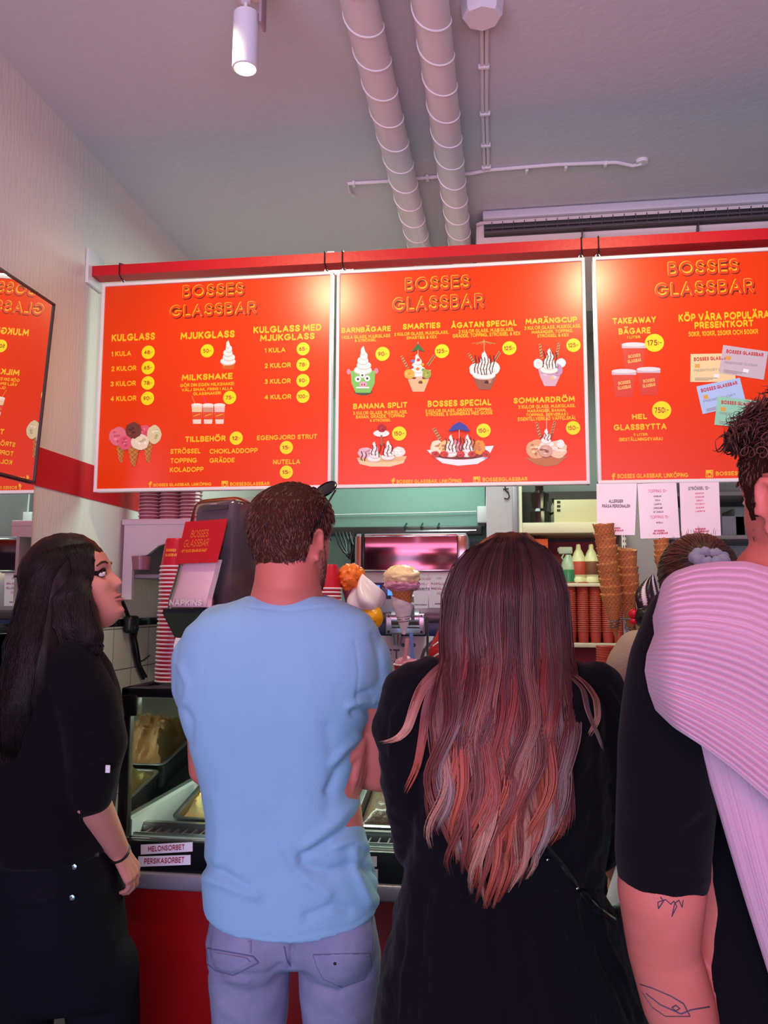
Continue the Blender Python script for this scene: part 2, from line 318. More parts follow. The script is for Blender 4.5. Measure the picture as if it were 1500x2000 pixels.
# tiled lower wall: one slab with grout-grooved tile relief
mt = mat('white_tile', '#c9c6bf', .18, spec=.5); nt = mt.node_tree; b_ = nt.nodes['Principled BSDF']
tc = nt.nodes.new('ShaderNodeTexCoord'); sx = nt.nodes.new('ShaderNodeSeparateXYZ'); cb = nt.nodes.new('ShaderNodeCombineXYZ')
bk = nt.nodes.new('ShaderNodeTexBrick'); bk.offset = 0; bk.inputs['Scale'].default_value = 1; bk.inputs['Brick Width'].default_value = .15; bk.inputs['Row Height'].default_value = .15; bk.inputs['Mortar Size'].default_value = .0022
bk.inputs['Color1'].default_value = (*lin('#c9c6bf'), 1); bk.inputs['Color2'].default_value = (*lin('#c4c1ba'), 1); bk.inputs['Mortar'].default_value = (*lin('#6e6a68'), 1)
nt.links.new(tc.outputs['Object'], sx.inputs[0]); nt.links.new(sx.outputs['Y'], cb.inputs[0]); nt.links.new(sx.outputs['Z'], cb.inputs[1]); nt.links.new(cb.outputs[0], bk.inputs['Vector']); nt.links.new(bk.outputs['Color'], b_.inputs['Base Color'])
sbox('trim_2', (XL, -.6, 0), (XL+.008, YB, 1.508), mt)
b = MB()
y = -.6
while y < YB-.2: b.rbox((XL, y+.0012, 1.509), (XL+.010, y+.1488, 1.536), .002); y += .15
struct(b.obj('trim_3', mat('black_tile', '#0d0f0e', .15)))
# teal rear wall panel, column, right-hand pier behind the counter
p = onY(655, 1038, 4.45); q = onY(948, 952, 4.45)
sbox('wall_teal', (-1.0, 4.45, p.z+.02), (q.x, 4.55, 2.75), M_teal, .01)
sbox('wall_teal_lower', (-1.35, 4.62, 0), (.0, 4.66, p.z+.02), M_teal)
c0 = onY(950, 1000, 4.1); c1 = onY(1020, 1000, 4.1)
sbox('wall_column', (c0.x, 4.1, 0), (c1.x, 4.55, CZ), wallpaper('column_paper', '#b3a7ad', 120, .2))
c0 = onY(1218, 1200, 3.95); c1 = onY(1292, 1200, 3.95)
sbox('wall_pier', (c0.x, 3.95, 0), (c1.x, 4.7, CZ), M_grey)
t = thing('blind_track', 'dark metal track along the bottom of the teal wall behind the counter', 'track', (-.4, 4.4, p.z))
b = MB(); b.rbox((-1.0, 4.36, p.z-.03), (q.x-.02, 4.45, p.z+.015), .004); b.obj('track_rail', mat('track_metal', '#4a4a4c', .35, metal=.8), t)
b = MB(); b.tube([(-1.0, 4.43, p.z+.09), (-.5, 4.43, p.z+.095), (q.x-.05, 4.43, p.z+.1)], .004); b.obj('cord', M_white, t)
t = thing('motor_box', 'small white junction box at the right end of the teal wall', 'box', (q.x, 4.4, p.z+.1))
a = onY(932, 990, 4.4); b = MB(); b.rbox((a.x, 4.36, a.z-.09), (a.x+.06, 4.45, a.z), .006); b.obj('box_cover', M_white, t); b = MB(); b.tube([(a.x+.05, 4.4, a.z), (a.x+.055, 4.42, a.z+.25)], .005); b.obj('cable', M_white, t)

# ================================================================ CEILING FITTINGS
def duct(x0, y0, x1, y1, r, label):
    t = thing('ventilation_duct', label, 'duct', (x0, y0, CZ-.055)); n = 40; L = y1-y0
    b = MB(); zc = CZ-r-.012
    b.rings([[Vector((x0+(x1-x0)*i/4+r*cos(2*pi*j/n), y0+L*i/4, zc+r*sin(2*pi*j/n))) for j in range(n)] for i in range(5)])
    b.obj('pipe', mat('duct_paint', '#dcd9d8', .38, spec=.5), t)
    s = MB(); pts = []; turns = int(L/.137)
    for i in range(turns*28+1):
        a = 2*pi*i/28; f = i/(turns*28); pts.append((x0+(x1-x0)*f+(r+.0006)*cos(a), y0+L*f, zc+(r+.0006)*sin(a)))
    s.tube(pts, .0028, 5); s.obj('spiral_seam', mat('duct_seam', '#efedec', .3), t)
    return t
rd = .0475
def cz(u, v): return onZ(u, v, CZ-rd)
a, c = cz(703, 0), cz(822, 487); k = (c-a)/(c.y-a.y)
duct(a.x-k.x*(a.y-.2), .2, a.x+k.x*(4.6-a.y), 4.6, rd, 'white spiral ventilation duct on the ceiling, the left one of the pair')
a, c = cz(841, 0), cz(900, 483); k = (c-a)/(c.y-a.y)
duct(a.x-k.x*(a.y-.2), .2, a.x+k.x*(4.6-a.y), 4.6, rd, 'white spiral ventilation duct on the ceiling, the right one of the pair')
# junction box and cables
j = onZ(942, 18, CZ-.02)
t = thing('junction_box', 'white round-cornered junction box on the ceiling beside the ducts', 'junction box', (j.x, j.y, CZ))
b = MB(); b.lathe([(.046, -.055), (.052, -.048), (.056, -.01), (.056, 0)], 8, (j.x, j.y-.01, CZ)); b.obj('box_body', M_white, t, ang=30)
b = MB(); b.lathe([(.012, -.012), (.012, 0)], 12, (j.x+.004, j.y+.062, CZ-.012)); b.obj('cable_gland', M_white, t)
M_cab = mat('painted_cable', '#dfdfdf', .5)
k = onZ(950, 332, CZ-.006)
t = thing('ceiling_cable', 'pair of white cables clipped to the ceiling from the junction box', 'cable', (k.x, k.y, CZ))
for dx in (-.007, .007):
    b = MB(); b.tube([(j.x+.004+dx, j.y+.05, CZ-.007), (k.x+dx*.9+.002, (j.y+k.y)/2, CZ-.007), (k.x+dx, k.y, CZ-.007)], .006, 8); b.obj('cable', M_cab, t)
for f in (.3, .58, .8, .97):
    b = MB(); x = j.x+(k.x-j.x)*f; y = j.y+(k.y-j.y)*f; b.rbox((x-.017, y-.006, CZ-.016), (x+.017, y+.006, CZ), .003); b.obj('clip', M_cab, t)
L_, R_ = onZ(680, 358, CZ-.006), onZ(1255, 313, CZ-.006)
t = thing('ceiling_cable', 'long white cable across the ceiling passing above both ducts', 'cable', (k.x, k.y, CZ))
b = MB(); b.tube([(L_.x+.005, L_.y+.10, CZ-.005), (L_.x-.004, L_.y+.06, CZ-.012), (L_.x, L_.y, CZ-.007), (L_.x+.15, L_.y+.004, CZ-.007), (k.x-.05, k.y+.015, CZ-.007), (k.x, k.y, CZ-.007), (k.x+.25, k.y-.005, CZ-.007), (R_.x-.09, R_.y, CZ-.007), (R_.x-.03, R_.y+.03, CZ-.008), (R_.x, R_.y+.012, CZ-.012)], .0065, 8); b.obj('cable', M_cab, t)
for f in (0.02, .28, .62, .75, .88):
    b = MB(); x = L_.x+(R_.x-L_.x)*f; y = L_.y+(R_.y-L_.y)*f+.004; b.rbox((x-.006, y-.014, CZ-.017), (x+.006, y+.014, CZ), .003); b.obj('clip', M_cab, t)
b = MB(); b.lathe([(.02, -.012), (.022, 0)], 14, (R_.x, R_.y+.01, CZ)); b.obj('cable_rose', M_cab, t)
# spotlight
sp_c = onY(480, 82, 1.78); zt = onY(478, 30, 1.78).z; zb = onY(482, 135, 1.78).z; sr = .031
t = thing('ceiling_spotlight', 'white cylinder spotlight hanging from its ceiling track', 'spotlight', (sp_c.x, sp_c.y, CZ))
b = MB(); b.lathe([(sr-.006, zb+.012), (sr-.004, zb), (sr, zb+.002), (sr, zt), (sr-.003, zt+.001)], 36, (sp_c.x, sp_c.y, 0), cap=False); b.obj('lamp_body', mat('lamp_white', '#d7d9de', .45), t)
b = MB(); b.lathe([(.001, zb+.013), (sr-.006, zb+.012)], 36, (sp_c.x, sp_c.y, 0)); b.obj('lens', mat('lamp_lens', '#fff3d0', .3, emit=('#fff0c8', 3.0)), t)
b = MB(); b.lathe([(sr-.001, zt-.0005), (sr-.004, zt+.003)], 36, (sp_c.x, sp_c.y, 0)); b.obj('end_cap', mat('lamp_cap', '#3d3d48', .5), t)
b = MB(); b.lathe([(.006, zt), (.005, zt+.03), (.012, zt+.032), (.012, zt+.06)], 16, (sp_c.x-.002, sp_c.y, 0)); b.obj('swivel', M_white, t)
b = MB(); b.rbox((sp_c.x-.03, sp_c.y-.03, zt+.05), (sp_c.x+.045, sp_c.y+.03, CZ), .008); b.obj('driver_box', M_white, t)
b = MB(); b.rbox((sp_c.x+.034, sp_c.y-.012, zt-.028), (sp_c.x+.042, sp_c.y+.03, zt+.06), .003); b.obj('bracket', mat('lamp_bracket', '#a38d95', .5), t)
# fan coil unit
a = onZ(950, 412, CZ-.004); Ya = a.y; x0 = onY(928, 450, Ya).x; x1 = 2.4
t = thing('air_conditioner', 'long white ceiling air conditioner with dark louvred outlet', 'air conditioner', (x0, Ya, CZ))
zA = onY(950, 430, Ya).z; zG0 = onY(955, 438, Ya+.03).z; zG1 = onY(955, 466, Ya+.05).z
prof = [(Ya+.06, CZ-.03), (Ya+.01, zA), (Ya+.012, zA-.012), (Ya+.028, zG0+.004), (Ya+.045, zG1-.004), (Ya+.07, zG1-.05), (Ya+.13, zG1-.085), (Ya+.7, zG1-.09), (Ya+.7, CZ-.03)]
b = MB(); sec = [(x0+.012, .93), (x0, .96), (x0, 1), (x1, 1)]
cy_, cz_ = Ya+.38, (CZ+zG1-.09)/2
def acring(x, s): return [Vector((x, cy_+(yy-cy_)*s, cz_+(zz-cz_)*s)) for yy, zz in prof]
b.rings([acring(x0, .9), acring(x0-.0+.004, .97), acring(x0+.02, 1), acring(x1, 1)]); b.obj('housing', mat('unit_plastic', '#c9c4c0', .35), t)
b = MB(); b.rbox((x0+.03, Ya-.004, zA+.004), (x1, Ya+.09, CZ-.004), .006); b.obj('mounting_strip', mat('strip_plastic', '#bfc3c8', .4), t)
g0 = Vector((0, Ya+.024, zG0)); g1 = Vector((0, Ya+.041, zG1)); xg = x0+.035
b = MB(); gp = [[Vector((x, g0.y+(g1.y-g0.y)*f-.006, g0.z+(g1.z-g0.z)*f)) for x in (xg, x1-.05)] for f in (0, 1)]
b.slab(gp, Vector((0, .004, 0))); b.obj('outlet', mat('outlet_dark', '#141316', .6), t)
fm = mat('louvre_grey', '#4d474a', .5)
for i in range(46):
    x = xg+.03+i*.043
    if x < x1-.06: b = MB(); b.box((x, g0.y-.016, g1.z+.012), (x+.003, g0.y+.01, g0.z-.001)); b.obj('vane', fm, t)
for f, hgt in ((.48, .006), (.78, .008)):
    b = MB(); zz = g0.z+(g1.z-g0.z)*f; b.rbox((xg, g0.y-.018, zz-hgt), (x1-.05, g0.y+.012, zz+hgt*.4), .002); b.obj('louvre', fm, t)
for x in (x0+.42, x0+.86, x0+1.3):
    b = MB(); b.box((x, Ya+.0085, zG1-.06), (x+.0018, Ya+.10, zA)); b.obj('panel_seam', fm, t)

# ================================================================ RAIL, HOOKS AND MENU BOARDS
YP = 2.6
ra, rb = onY(185, 529, YP-.03), onY(1500, 456, YP-.03)
t = thing('hanging_rail', 'red painted wooden rail the menu boards hang from', 'rail', (ra.x, YP, ra.z))
zr = ra.z; hr = .018
b = MB(); zr2 = zr+(rb.z-zr)/(rb.x-ra.x)*(1.9-ra.x)
b.rings([[Vector((x, YP+dy, z+dz)) for dy, dz in ((-.03, -hr), (.03, -hr), (.03, hr), (-.03, hr))] for x, z in ((XL+.012, zr), (1.9, zr2))]); b.obj('beam', M_red, t)
b = MB(); b.rbox((XL, YP-.055, zr-.05), (XL+.012, YP+.055, zr+.075), .003); b.obj('wall_bracket', M_white, t)
ZB0, ZB1 = 1.969, 2.704
M_frame = mat('white_frame', '#e4e2de', .35); M_sheet = mat('red_print', '#e43c04', .27, spec=.45, bump=(25, .006))
M_ink = mat('printed_ink', '#ffffff', .4, attr=True)
YEL, DRK = '#f8c414', '#5e1408'
class Board:
    def __init__(s, root, y, f): s.root = root; s.y = y; s.f = f; s.k = 0
    def P(s, zx, zy): u, v = s.f(zx, zy); return onY(u, v, s.y)
    def box(s, x0, x1, y0, y1):
        xm, ym = (x0+x1)/2, (y0+y1)/2
        return s.P(x0, ym).x, s.P(x1, ym).x, s.P(xm, y1).z, s.P(xm, y0).z
    def words(s, mb, txt, x0, x1, y0, y1, col, bold=.035, lift=.0006, off=(0, 0), ang=0):
        a, c, d, e = s.box(x0, x1, y0, y1); pts, fs = text_fit(txt, a, c, d, e, bold)
        if ang:
            m = np.array([(a+c)/2, (d+e)/2]); q = pts[:, :2]-m; ca, sa = cos(ang), sin(ang); pts = np.stack([q[:, 0]*ca-q[:, 1]*sa+m[0], q[:, 0]*sa+q[:, 1]*ca+m[1], pts[:, 2]], 1)
        mb.add([(p[0]+off[0], s.y-lift-p[2], p[1]+off[1]) for p in pts], fs, col)
    def title(s, x0, x1, y0, y1, txt):
        mb = MB(); s.words(mb, txt, x0, x1, y0, y1, DRK, .045, .0004, (.0032, -.0040)); s.words(mb, txt, x0, x1, y0, y1, YEL, .045, .0007, (-.0006, .0006)); s.words(mb, txt, x0, x1, y0, y1, '#e43c04', .022, .0010, (.0009, -.0013))
        mb.obj('title_lettering', M_ink, s.root, fix=False)
    def text(s, lines, col=YEL):
        for l in lines:
            mb = MB(); s.words(mb, l[0], *l[1:5], col, l[5] if len(l) > 5 else .035); mb.obj('lettering', M_ink, s.root, fix=False)
    def badge(s, x, y, r, txt):
        c = s.P(x, y); R_ = s.P(x+r, y).x-c.x; mb = MB(); n = 40
        mb.add([(c.x+R_*cos(2*pi*j/n), s.y-.0013, c.z+R_*sin(2*pi*j/n)) for j in range(n)], [tuple(range(n))], '#fbe106')
        o = mb.obj('price_badge', M_ink, s.root, fix=False); mb = MB(); w = r*(.62 if len(txt) < 5 else .74)
        s.words(mb, txt[:-2], x-w, x+w*.42, y-r*.3, y+r*.3, '#a3360a', .03, .0017); s.words(mb, ':-', x+w*.5, x+w, y-r*.3, y+r*.22, '#a3360a', .02, .0017)
        mb.obj('price', M_ink, o, fix=False)
    def footer(s, fx, fy, fh, a, b):
        mb = MB(); s.words(mb, 'f', fx-fh*.25, fx+fh*.25, fy-fh*.5, fy+fh*.5, YEL, .06); mb.obj('social_icon', M_ink, s.root, fix=False)
        s.text([('BOSSES GLASSBAR, LINKÖPING', *a)])
        bx, by, bh, t2 = b; pc = Pic(s); pc.poly([(bx-bh/2, by-bh/2), (bx+bh/2, by-bh/2), (bx+bh/2, by+bh/2), (bx-bh/2, by+bh/2)], YEL); pc.poly([(bx-bh*.4, by-bh*.05), (bx+bh*.4, by-bh*.05), (bx+bh*.4, by+bh*.4), (bx-bh*.4, by+bh*.4)], '#e0330a'); pc.ell(bx, by+bh*.1, bh*.3, bh*.3, YEL); pc.ell(bx, by+bh*.1, bh*.19, bh*.19, '#e0330a'); pc.ell(bx+bh*.3, by-bh*.28, bh*.08, bh*.08, '#e0330a'); pc.done('social_icon')
        s.text([('BOSSESGLASSBAR', *t2)])
class Pic:                                  # a small printed picture made of flat inked shapes, layered in thin steps
    def __init__(s, bd): s.b = bd; s.mb = MB(); s.k = 0; s.rng = random.Random(3)
    def poly(s, pts, col):
        s.k += 1; P = [s.b.P(*p) for p in pts]; s.mb.add([(p.x, s.b.y-.0005-.00006*s.k, p.z) for p in P], [tuple(range(len(P)))], col); return s
    def ell(s, x, y, rx, ry, col, n=22, wob=0):
        return s.poly([(x+rx*cos(2*pi*j/n)*(1+wob*s.rng.uniform(-1, 1)), y+ry*sin(2*pi*j/n)*(1+wob*s.rng.uniform(-1, 1))) for j in range(n)], col)
    def line(s, pts, w, col):
        L = []; R = []
        for i in range(len(pts)):
            a = pts[max(i-1, 0)]; c = pts[min(i+1, len(pts)-1)]; dx, dy = c[0]-a[0], c[1]-a[1]; q = math.hypot(dx, dy) or 1
            L.append((pts[i][0]-dy/q*w/2, pts[i][1]+dx/q*w/2)); R.append((pts[i][0]+dy/q*w/2, pts[i][1]-dx/q*w/2))
        s.k += 1
        for i in range(len(pts)-1):
            P = [s.b.P(*p) for p in (L[i], L[i+1], R[i+1], R[i])]; s.mb.add([(p.x, s.b.y-.0005-.00006*s.k, p.z) for p in P], [(0, 1, 2, 3)], col)
        return s
    def blob(s, x, y, rx, ry, cols, n=6):
        s.ell(x, y, rx, ry, cols[0], 18, .07)
        for i in range(n):
            a = s.rng.uniform(0, 6.28); q = s.rng.uniform(.1, .6); s.ell(x+rx*q*cos(a), y+ry*q*sin(a), rx*s.rng.uniform(.12, .34), ry*s.rng.uniform(.08, .2), s.rng.choice(cols[1:]), 10, .2)
        return s
    def drizzle(s, x0, x1, y0, y1, col='#2a120c', n=5, w=5):
        for i in range(n):
            x = x0+(x1-x0)*(i+.5)/n; s.line([(x+s.rng.uniform(-4, 4), y0+s.rng.uniform(0, 14)), (x+6, (y0*2+y1)/3), (x-5, (y0+2*y1)/3), (x+s.rng.uniform(-6, 6), y1-s.rng.uniform(0, 22))], w, col)
        return s
    def straw(s, x0, y0, x1, y1, w=15):
        s.line([(x0, y0), (x1, y1)], w, '#c98b52')
        for i in range(5): f = (i+.5)/5; s.line([(x0+(x1-x0)*f-w*.4, y0+(y1-y0)*f+5), (x0+(x1-x0)*f+w*.4, y0+(y1-y0)*f-5)], 5, '#5c2a16')
        return s
    def cone(s, x, y0, y1, w):
        s.poly([(x-w, y0), (x+w, y0), (x+w*.25, y1), (x-w*.25, y1)], '#b9752f')
        for i in range(5): f = i/5; s.line([(x-w*(1-f*.75), y0+(y1-y0)*f), (x+w*(1-.75*min(1, f+.3)), y0+(y1-y0)*min(1, f+.3))], 3, '#e2aa5c'); s.line([(x+w*(1-f*.75), y0+(y1-y0)*f), (x-w*(1-.75*min(1, f+.3)), y0+(y1-y0)*min(1, f+.3))], 3, '#7d4518')
        return s
    def cup(s, x, y0, y1, w0, w1, col, lid='#f1e4da', rim=True):
        s.poly([(x-w0, y0), (x+w0, y0), (x+w1, y1), (x-w1, y1)], col)
        if rim: s.ell(x, y0, w0*1.08, (y1-y0)*.06, lid)
        return s
    def bowl(s, x, y0, y1, w, cols):
        s.poly([(x-w, y0), (x+w, y0), (x+w*.8, y0+(y1-y0)*.5), (x+w*.45, y1), (x-w*.45, y1), (x-w*.8, y0+(y1-y0)*.5)], cols[0])
        for i in range(8): s.ell(x+w*s.rng.uniform(-.7, .7), y0+(y1-y0)*s.rng.uniform(.05, .6), w*.18, w*.14, s.rng.choice(cols[1:]), 9, .2)
        return s
    def done(s, name='printed_picture'): return s.mb.obj(name, M_ink, s.b.root, fix=False)
def board(x0, x1, label, f):
    t = thing('menu_board', label, 'menu board', ((x0+x1)/2, YP, ZB0), 'red menu boards hanging from the rail'); fr = .0115
    b = MB(); b.box((x0+fr*.6, YP-.009, ZB0+fr*.6), (x1-fr*.6, YP+.006, ZB1-fr*.6)); b.obj('printed_sheet', M_sheet, t)
    b = MB()
    b.rbox((x0, YP-.014, ZB0), (x0+fr, YP+.01, ZB1), .0025); b.rbox((x1-fr, YP-.014, ZB0), (x1, YP+.01, ZB1), .0025)
    b.rbox((x0, YP-.0145, ZB0), (x1, YP+.0105, ZB0+fr), .0025); b.rbox((x0, YP-.0145, ZB1-fr), (x1, YP+.0105, ZB1), .0025); b.obj('frame', M_frame, t)
    return Board(t, YP-.009, f)
B1 = board(-1.372, -.549, 'leftmost red menu board, listing scoop and soft ice prices', lambda x, y: (180+x/3.125, 520+y/3.125))
B2 = board(-.537, .2735, 'middle red menu board, showing seven decorated sundaes', lambda x, y: (650+x/2.941, 500+y/2.941))
B3 = board(.297, 1.11, 'rightmost red menu board, with gift cards and takeaway tubs', lambda x, y: (1140+x/3.847, 440+y/3.847))
for x in (-1.30, -.575, -.515, .262, .315):
    z0 = zr+(rb.z-zr)/(rb.x-ra.x)*(x-ra.x); which = {-1.30: 'black wire hook at the left end of the red rail', -.575: 'black wire hook holding the right corner of the leftmost menu board', -.515: 'black wire hook holding the left corner of the middle menu board', .262: 'black wire hook holding the right corner of the middle menu board', .315: 'black wire hook holding the left corner of the rightmost menu board'}[x]
    b = MB(); b.tube([(x, YP+.034, z0), (x, YP+.034, z0+hr+.003), (x, YP, z0+hr+.012), (x, YP-.033, z0+hr+.003), (x, YP-.034, z0-hr), (x+.002, YP-.02, z0-hr-.012), (x, YP-.004, ZB1+.016), (x, YP-.006, ZB1+.008), (x+.004, YP+.004, ZB1+.006)], .0022, 6)
    tag(b.obj('wire_hook', M_dark), which, 'hook', 'hooks on the red rail')
    b = MB(); b.torus((x, YP-.002, ZB1+.005), .0065, .002, 16, 6, Matrix.Rotation(pi/2, 3, 'X')); o = b.obj('hanging_eye', M_frame, {True: B1.root}.get(x < -.55, B2.root if x < .3 else B3.root))
lp = onY(660, 522, YP+.16)
t = thing('flood_lamp', 'small bright lamp behind the red rail between the left and middle boards', 'lamp', lp)
b = MB(); b.rbox((lp.x-.05, lp.y, lp.z-.03), (lp.x+.05, lp.y+.04, lp.z+.035), .006); b.obj('lamp_housing', M_white, t)
b = MB(); b.rbox((lp.x-.044, lp.y-.004, lp.z-.024), (lp.x+.044, lp.y+.002, lp.z+.024), .003); b.obj('lamp_lens', mat('cool_lens', '#d8ffff', .3, emit=('#c8ffff', 2.2)), t)
b = MB(); b.rbox((lp.x-.012, YP+.031, lp.z-.012), (lp.x+.012, lp.y+.01, lp.z+.004), .002); b.obj('bracket', M_white, t)
# ---- left board
B1.title(553, 928, 108, 188, 'BOSSES'); B1.title(475, 1005, 226, 304, 'GLASSBAR')
B1.text([('KULGLASS', 120, 384, 410, 455, .05)]); B1.text([('MJUKGLASS', 540, 870, 397, 442, .05)]); B1.text([('MILKSHAKE', 547, 858, 656, 694, .05), ('GÖR DIN EGEN MILKSHAKE!', 537, 867, 712, 732), ('VÄLJ SMAK, FINNS I ALLA', 547, 857, 741, 760), ('GLASSMAKER!', 617, 787, 767, 786)])
B1.text([('KULGLASS MED', 985, 1400, 360, 402, .05), ('MJUKGLASS', 1025, 1358, 412, 453, .05)])
B1.text([('1 KULA', 118, 238, 518, 549), ('2 KULOR', 118, 270, 609, 639), ('3 KULOR', 113, 267, 701, 732), ('4 KULOR', 113, 270, 792, 823)])
B1.text([('1 KULA', 1053, 1180, 497, 527), ('2 KULOR', 1053, 1213, 590, 620), ('3 KULOR', 1053, 1212, 687, 717), ('4 KULOR', 1053, 1215, 783, 812)])
B1.text([('TILLBEHÖR', 568, 815, 1036, 1071, .05), ('STRÖSSEL', 478, 662, 1114, 1144), ('TOPPING', 478, 640, 1171, 1201), ('KOLADOPP', 475, 680, 1226, 1256), ('CHOKLADDOPP', 717, 1010, 1112, 1142), ('GRÄDDE', 717, 870, 1170, 1199)])
B1.text([('EGENGJORD STRUT', 1007, 1373, 1029, 1058)]); B1.text([('NUTELLA', 1105, 1270, 1179, 1209)])
for x, y, s_ in ((343, 526, '48:-'), (342, 620, '65:-'), (341, 713, '78:-'), (339, 807, '90:-'), (703, 517, '50:-'), (840, 802, '75:-'), (1288, 505, '65:-'), (1287, 601, '78:-'), (1287, 698, '90:-'), (1287, 795, '100:-'), (880, 1050, '12:-'), (1186, 1107, '15:-'), (1186, 1257, '15:-')): B1.badge(x, y, 40, s_)
B1.footer(355, 1332, 40, (375, 728, 1323, 1342), (810, 1330, 40, (842, 1083, 1317, 1339)))
def softserve(pc, x, y0, y1, w, c='#f3eee6', sh='#cfc4ba', n=5):
    for i in range(n): f = (n-1-i)/(n-1); yy = y0+(y1-y0)*(.25+.75*f)-6; ww = w*(.22+.78*f); pc.ell(x+(3 if i % 2 else -3), yy+4, ww, (y1-y0)*.17, sh); pc.ell(x+(3 if i % 2 else -3), yy, ww*.98, (y1-y0)*.15, c)
    pc.poly([(x-w*.3, y0+(y1-y0)*.3), (x, y0), (x+w*.28, y0+(y1-y0)*.3)], c)
pc = Pic(B1); pc.cup(832, 580, 628, 42, 34, '#c8601c'); pc.line([(800, 605), (865, 590)], 8, '#e9c11c'); softserve(pc, 832, 450, 585, 47); pc.done()
for x, c in ((640, '#e8cf9f'), (708, '#c9987c'), (778, '#efc4b8')):
    pc = Pic(B1); pc.line([(x-32, 790), (x-8, 850)], 5, '#e03a7a' if x == 708 else '#e08a2a') if x < 770 else None
    pc.cup(x, 848, 962, 33, 24, '#f0d9c2'); pc.poly([(x-31, 862), (x+31, 862), (x+28, 890), (x-29, 890)], c); pc.poly([(x-29, 890), (x+29, 890), (x+26, 935), (x-26, 935)], '#d8481b'); pc.line([(x-20, 915), (x+20, 902)], 5, '#f3b41e'); pc.ell(x, 846, 34, 9, '#f7ead8'); pc.done()
pc = Pic(B1)
for x in (175, 342): pc.cone(x, 1060, 1198, 34)
pc.blob(160, 1040, 55, 58, ['#dd7484', '#eb97a2', '#c25468']); pc.blob(322, 1010, 40, 40, ['#d8586c', '#ea8a98', '#b93f58'])
pc.blob(382, 1028, 44, 56, ['#d5d1a0', '#ebe7c4', '#b3ad78']); pc.cone(255, 1075, 1222, 42); pc.blob(205, 1078, 44, 45, ['#d95c72', '#e9899a', '#b9455e']); pc.blob(295, 1075, 55, 48, ['#e2dcb9', '#f4f0d8', '#bfb88d']); pc.blob(255, 1003, 50, 50, ['#6e3526', '#8c4c38', '#4b2018']); pc.done()
# ---- middle board
B2.title(415, 788, 116, 196, 'BOSSES'); B2.title(343, 870, 226, 312, 'GLASSBAR')
for L_ in ([('BARNBÄGARE', 50, 333, 407, 438, .05), ('1 KULA GLASS, MJUKGLASS', 50, 330, 453, 473), ('& STRÖSSEL', 127, 250, 476, 493)], [('SMARTIES', 402, 618, 385, 419, .05), ('2 KULOR GLASS, MJUKGLASS,', 353, 665, 434, 454), ('SMARTIES & KEX', 423, 597, 458, 477)],
           [('ÅGATAN SPECIAL', 680, 1057, 374, 409, .05), ('3 KULOR GLASS, MJUKGLASS,', 722, 1040, 417, 438), ('GRÄDDE, TOPPING, STRÖSSEL & KEX', 688, 1077, 441, 463)], [('MARÄNGCUP', 1107, 1403, 354, 387, .05), ('3 KULOR GLASS, MJUKGLASS,', 1100, 1425, 397, 419), ('MARÄNGER, TOPPING,', 1142, 1380, 424, 443), ('STRÖSSEL & KEX', 1175, 1355, 447, 466)],
           [('BANANA SPLIT', 117, 428, 843, 876, .05), ('3 KULOR GLASS, MJUKGLASS,', 117, 428, 889, 909), ('BANAN, GRÄDDE, TOPPING', 133, 413, 911, 931), ('& STRÖSSEL', 213, 333, 936, 952)], [('BOSSES SPECIAL', 545, 910, 826, 863, .05), ('5 KULOR GLASS, GRÄDDE, TOPPING,', 532, 917, 876, 895), ('STRÖSSEL & GARNERAS MED GODIS', 535, 917, 896, 916)],
           [('SOMMARDRÖM', 1038, 1390, 809, 843, .05), ('3 KULOR GLASS, MJUKGLASS,', 1065, 1393, 853, 874), ('MARÄNGER, BANAN,', 1117, 1340, 879, 897), ('TOPPING, SERVERAS I', 1110, 1350, 902, 920), ('EGENTILLVERKAD VÅFFELSKÅL', 1063, 1397, 923, 944)]): B2.text(L_)
for x, y, s_ in ((286, 563, '90:-'), (627, 547, '125:-'), (1014, 530, '125:-'), (1382, 513, '125:-'), (382, 1020, '150:-'), (866, 1003, '150:-'), (1380, 988, '150:-')): B2.badge(x, y, 41, s_)
B2.footer(347, 1295, 40, (367, 740, 1283, 1304), (827, 1287, 40, (860, 1118, 1271, 1294)))
pc = Pic(B2); pc.ell(175, 780, 52, 20, '#3d3f3a'); pc.ell(92, 665, 12, 16, '#f07fa0'); pc.ell(250, 660, 12, 16, '#f07fa0'); pc.poly([(102, 660), (244, 660), (240, 730), (216, 786), (132, 786), (108, 730)], '#76c05a'); pc.ell(176, 655, 50, 10, '#4a2a22'); softserve(pc, 176, 515, 660, 52)
for x, y, r in ((170, 686, 15), (145, 708, 17), (198, 704, 17)): pc.ell(x, y, r, r, '#f5f5ef'); pc.ell(x, y, r*.4, r*.4, '#222222')
pc.ell(175, 738, 22, 16, '#f2a0b4'); pc.ell(168, 740, 4, 6, '#7c2f44'); pc.ell(183, 740, 4, 6, '#7c2f44'); pc.line([(135, 757), (210, 757)], 8, '#f5f5ef'); pc.done()
pc = Pic(B2); pc.straw(395, 575, 430, 645); pc.straw(585, 570, 545, 630); pc.bowl(492, 655, 780, 72, ['#d9b48a', '#e0662a', '#a9b040', '#7d2a22', '#e8c43a', '#6a4636']); softserve(pc, 488, 560, 680, 50)
for i, (x, y) in enumerate(((460, 605), (492, 598), (515, 625), (455, 640), (488, 650), (520, 655))): pc.ell(x, y, 10, 9, ('#5a86c8', '#c93a3a', '#e8a92a', '#b0302f', '#d8762a', '#6fa34a')[i])
pc.blob(440, 680, 30, 28, ['#e8a93a', '#f4c46a', '#c9842a']); pc.blob(540, 680, 26, 26, ['#93a347', '#b0c060', '#748232']); pc.line([(490, 495), (490, 580)], 4, '#d8b99a'); pc.poly([(450, 552), (490, 505), (532, 552), (490, 540)], '#2f6d3c'); pc.done()
pc = Pic(B2)
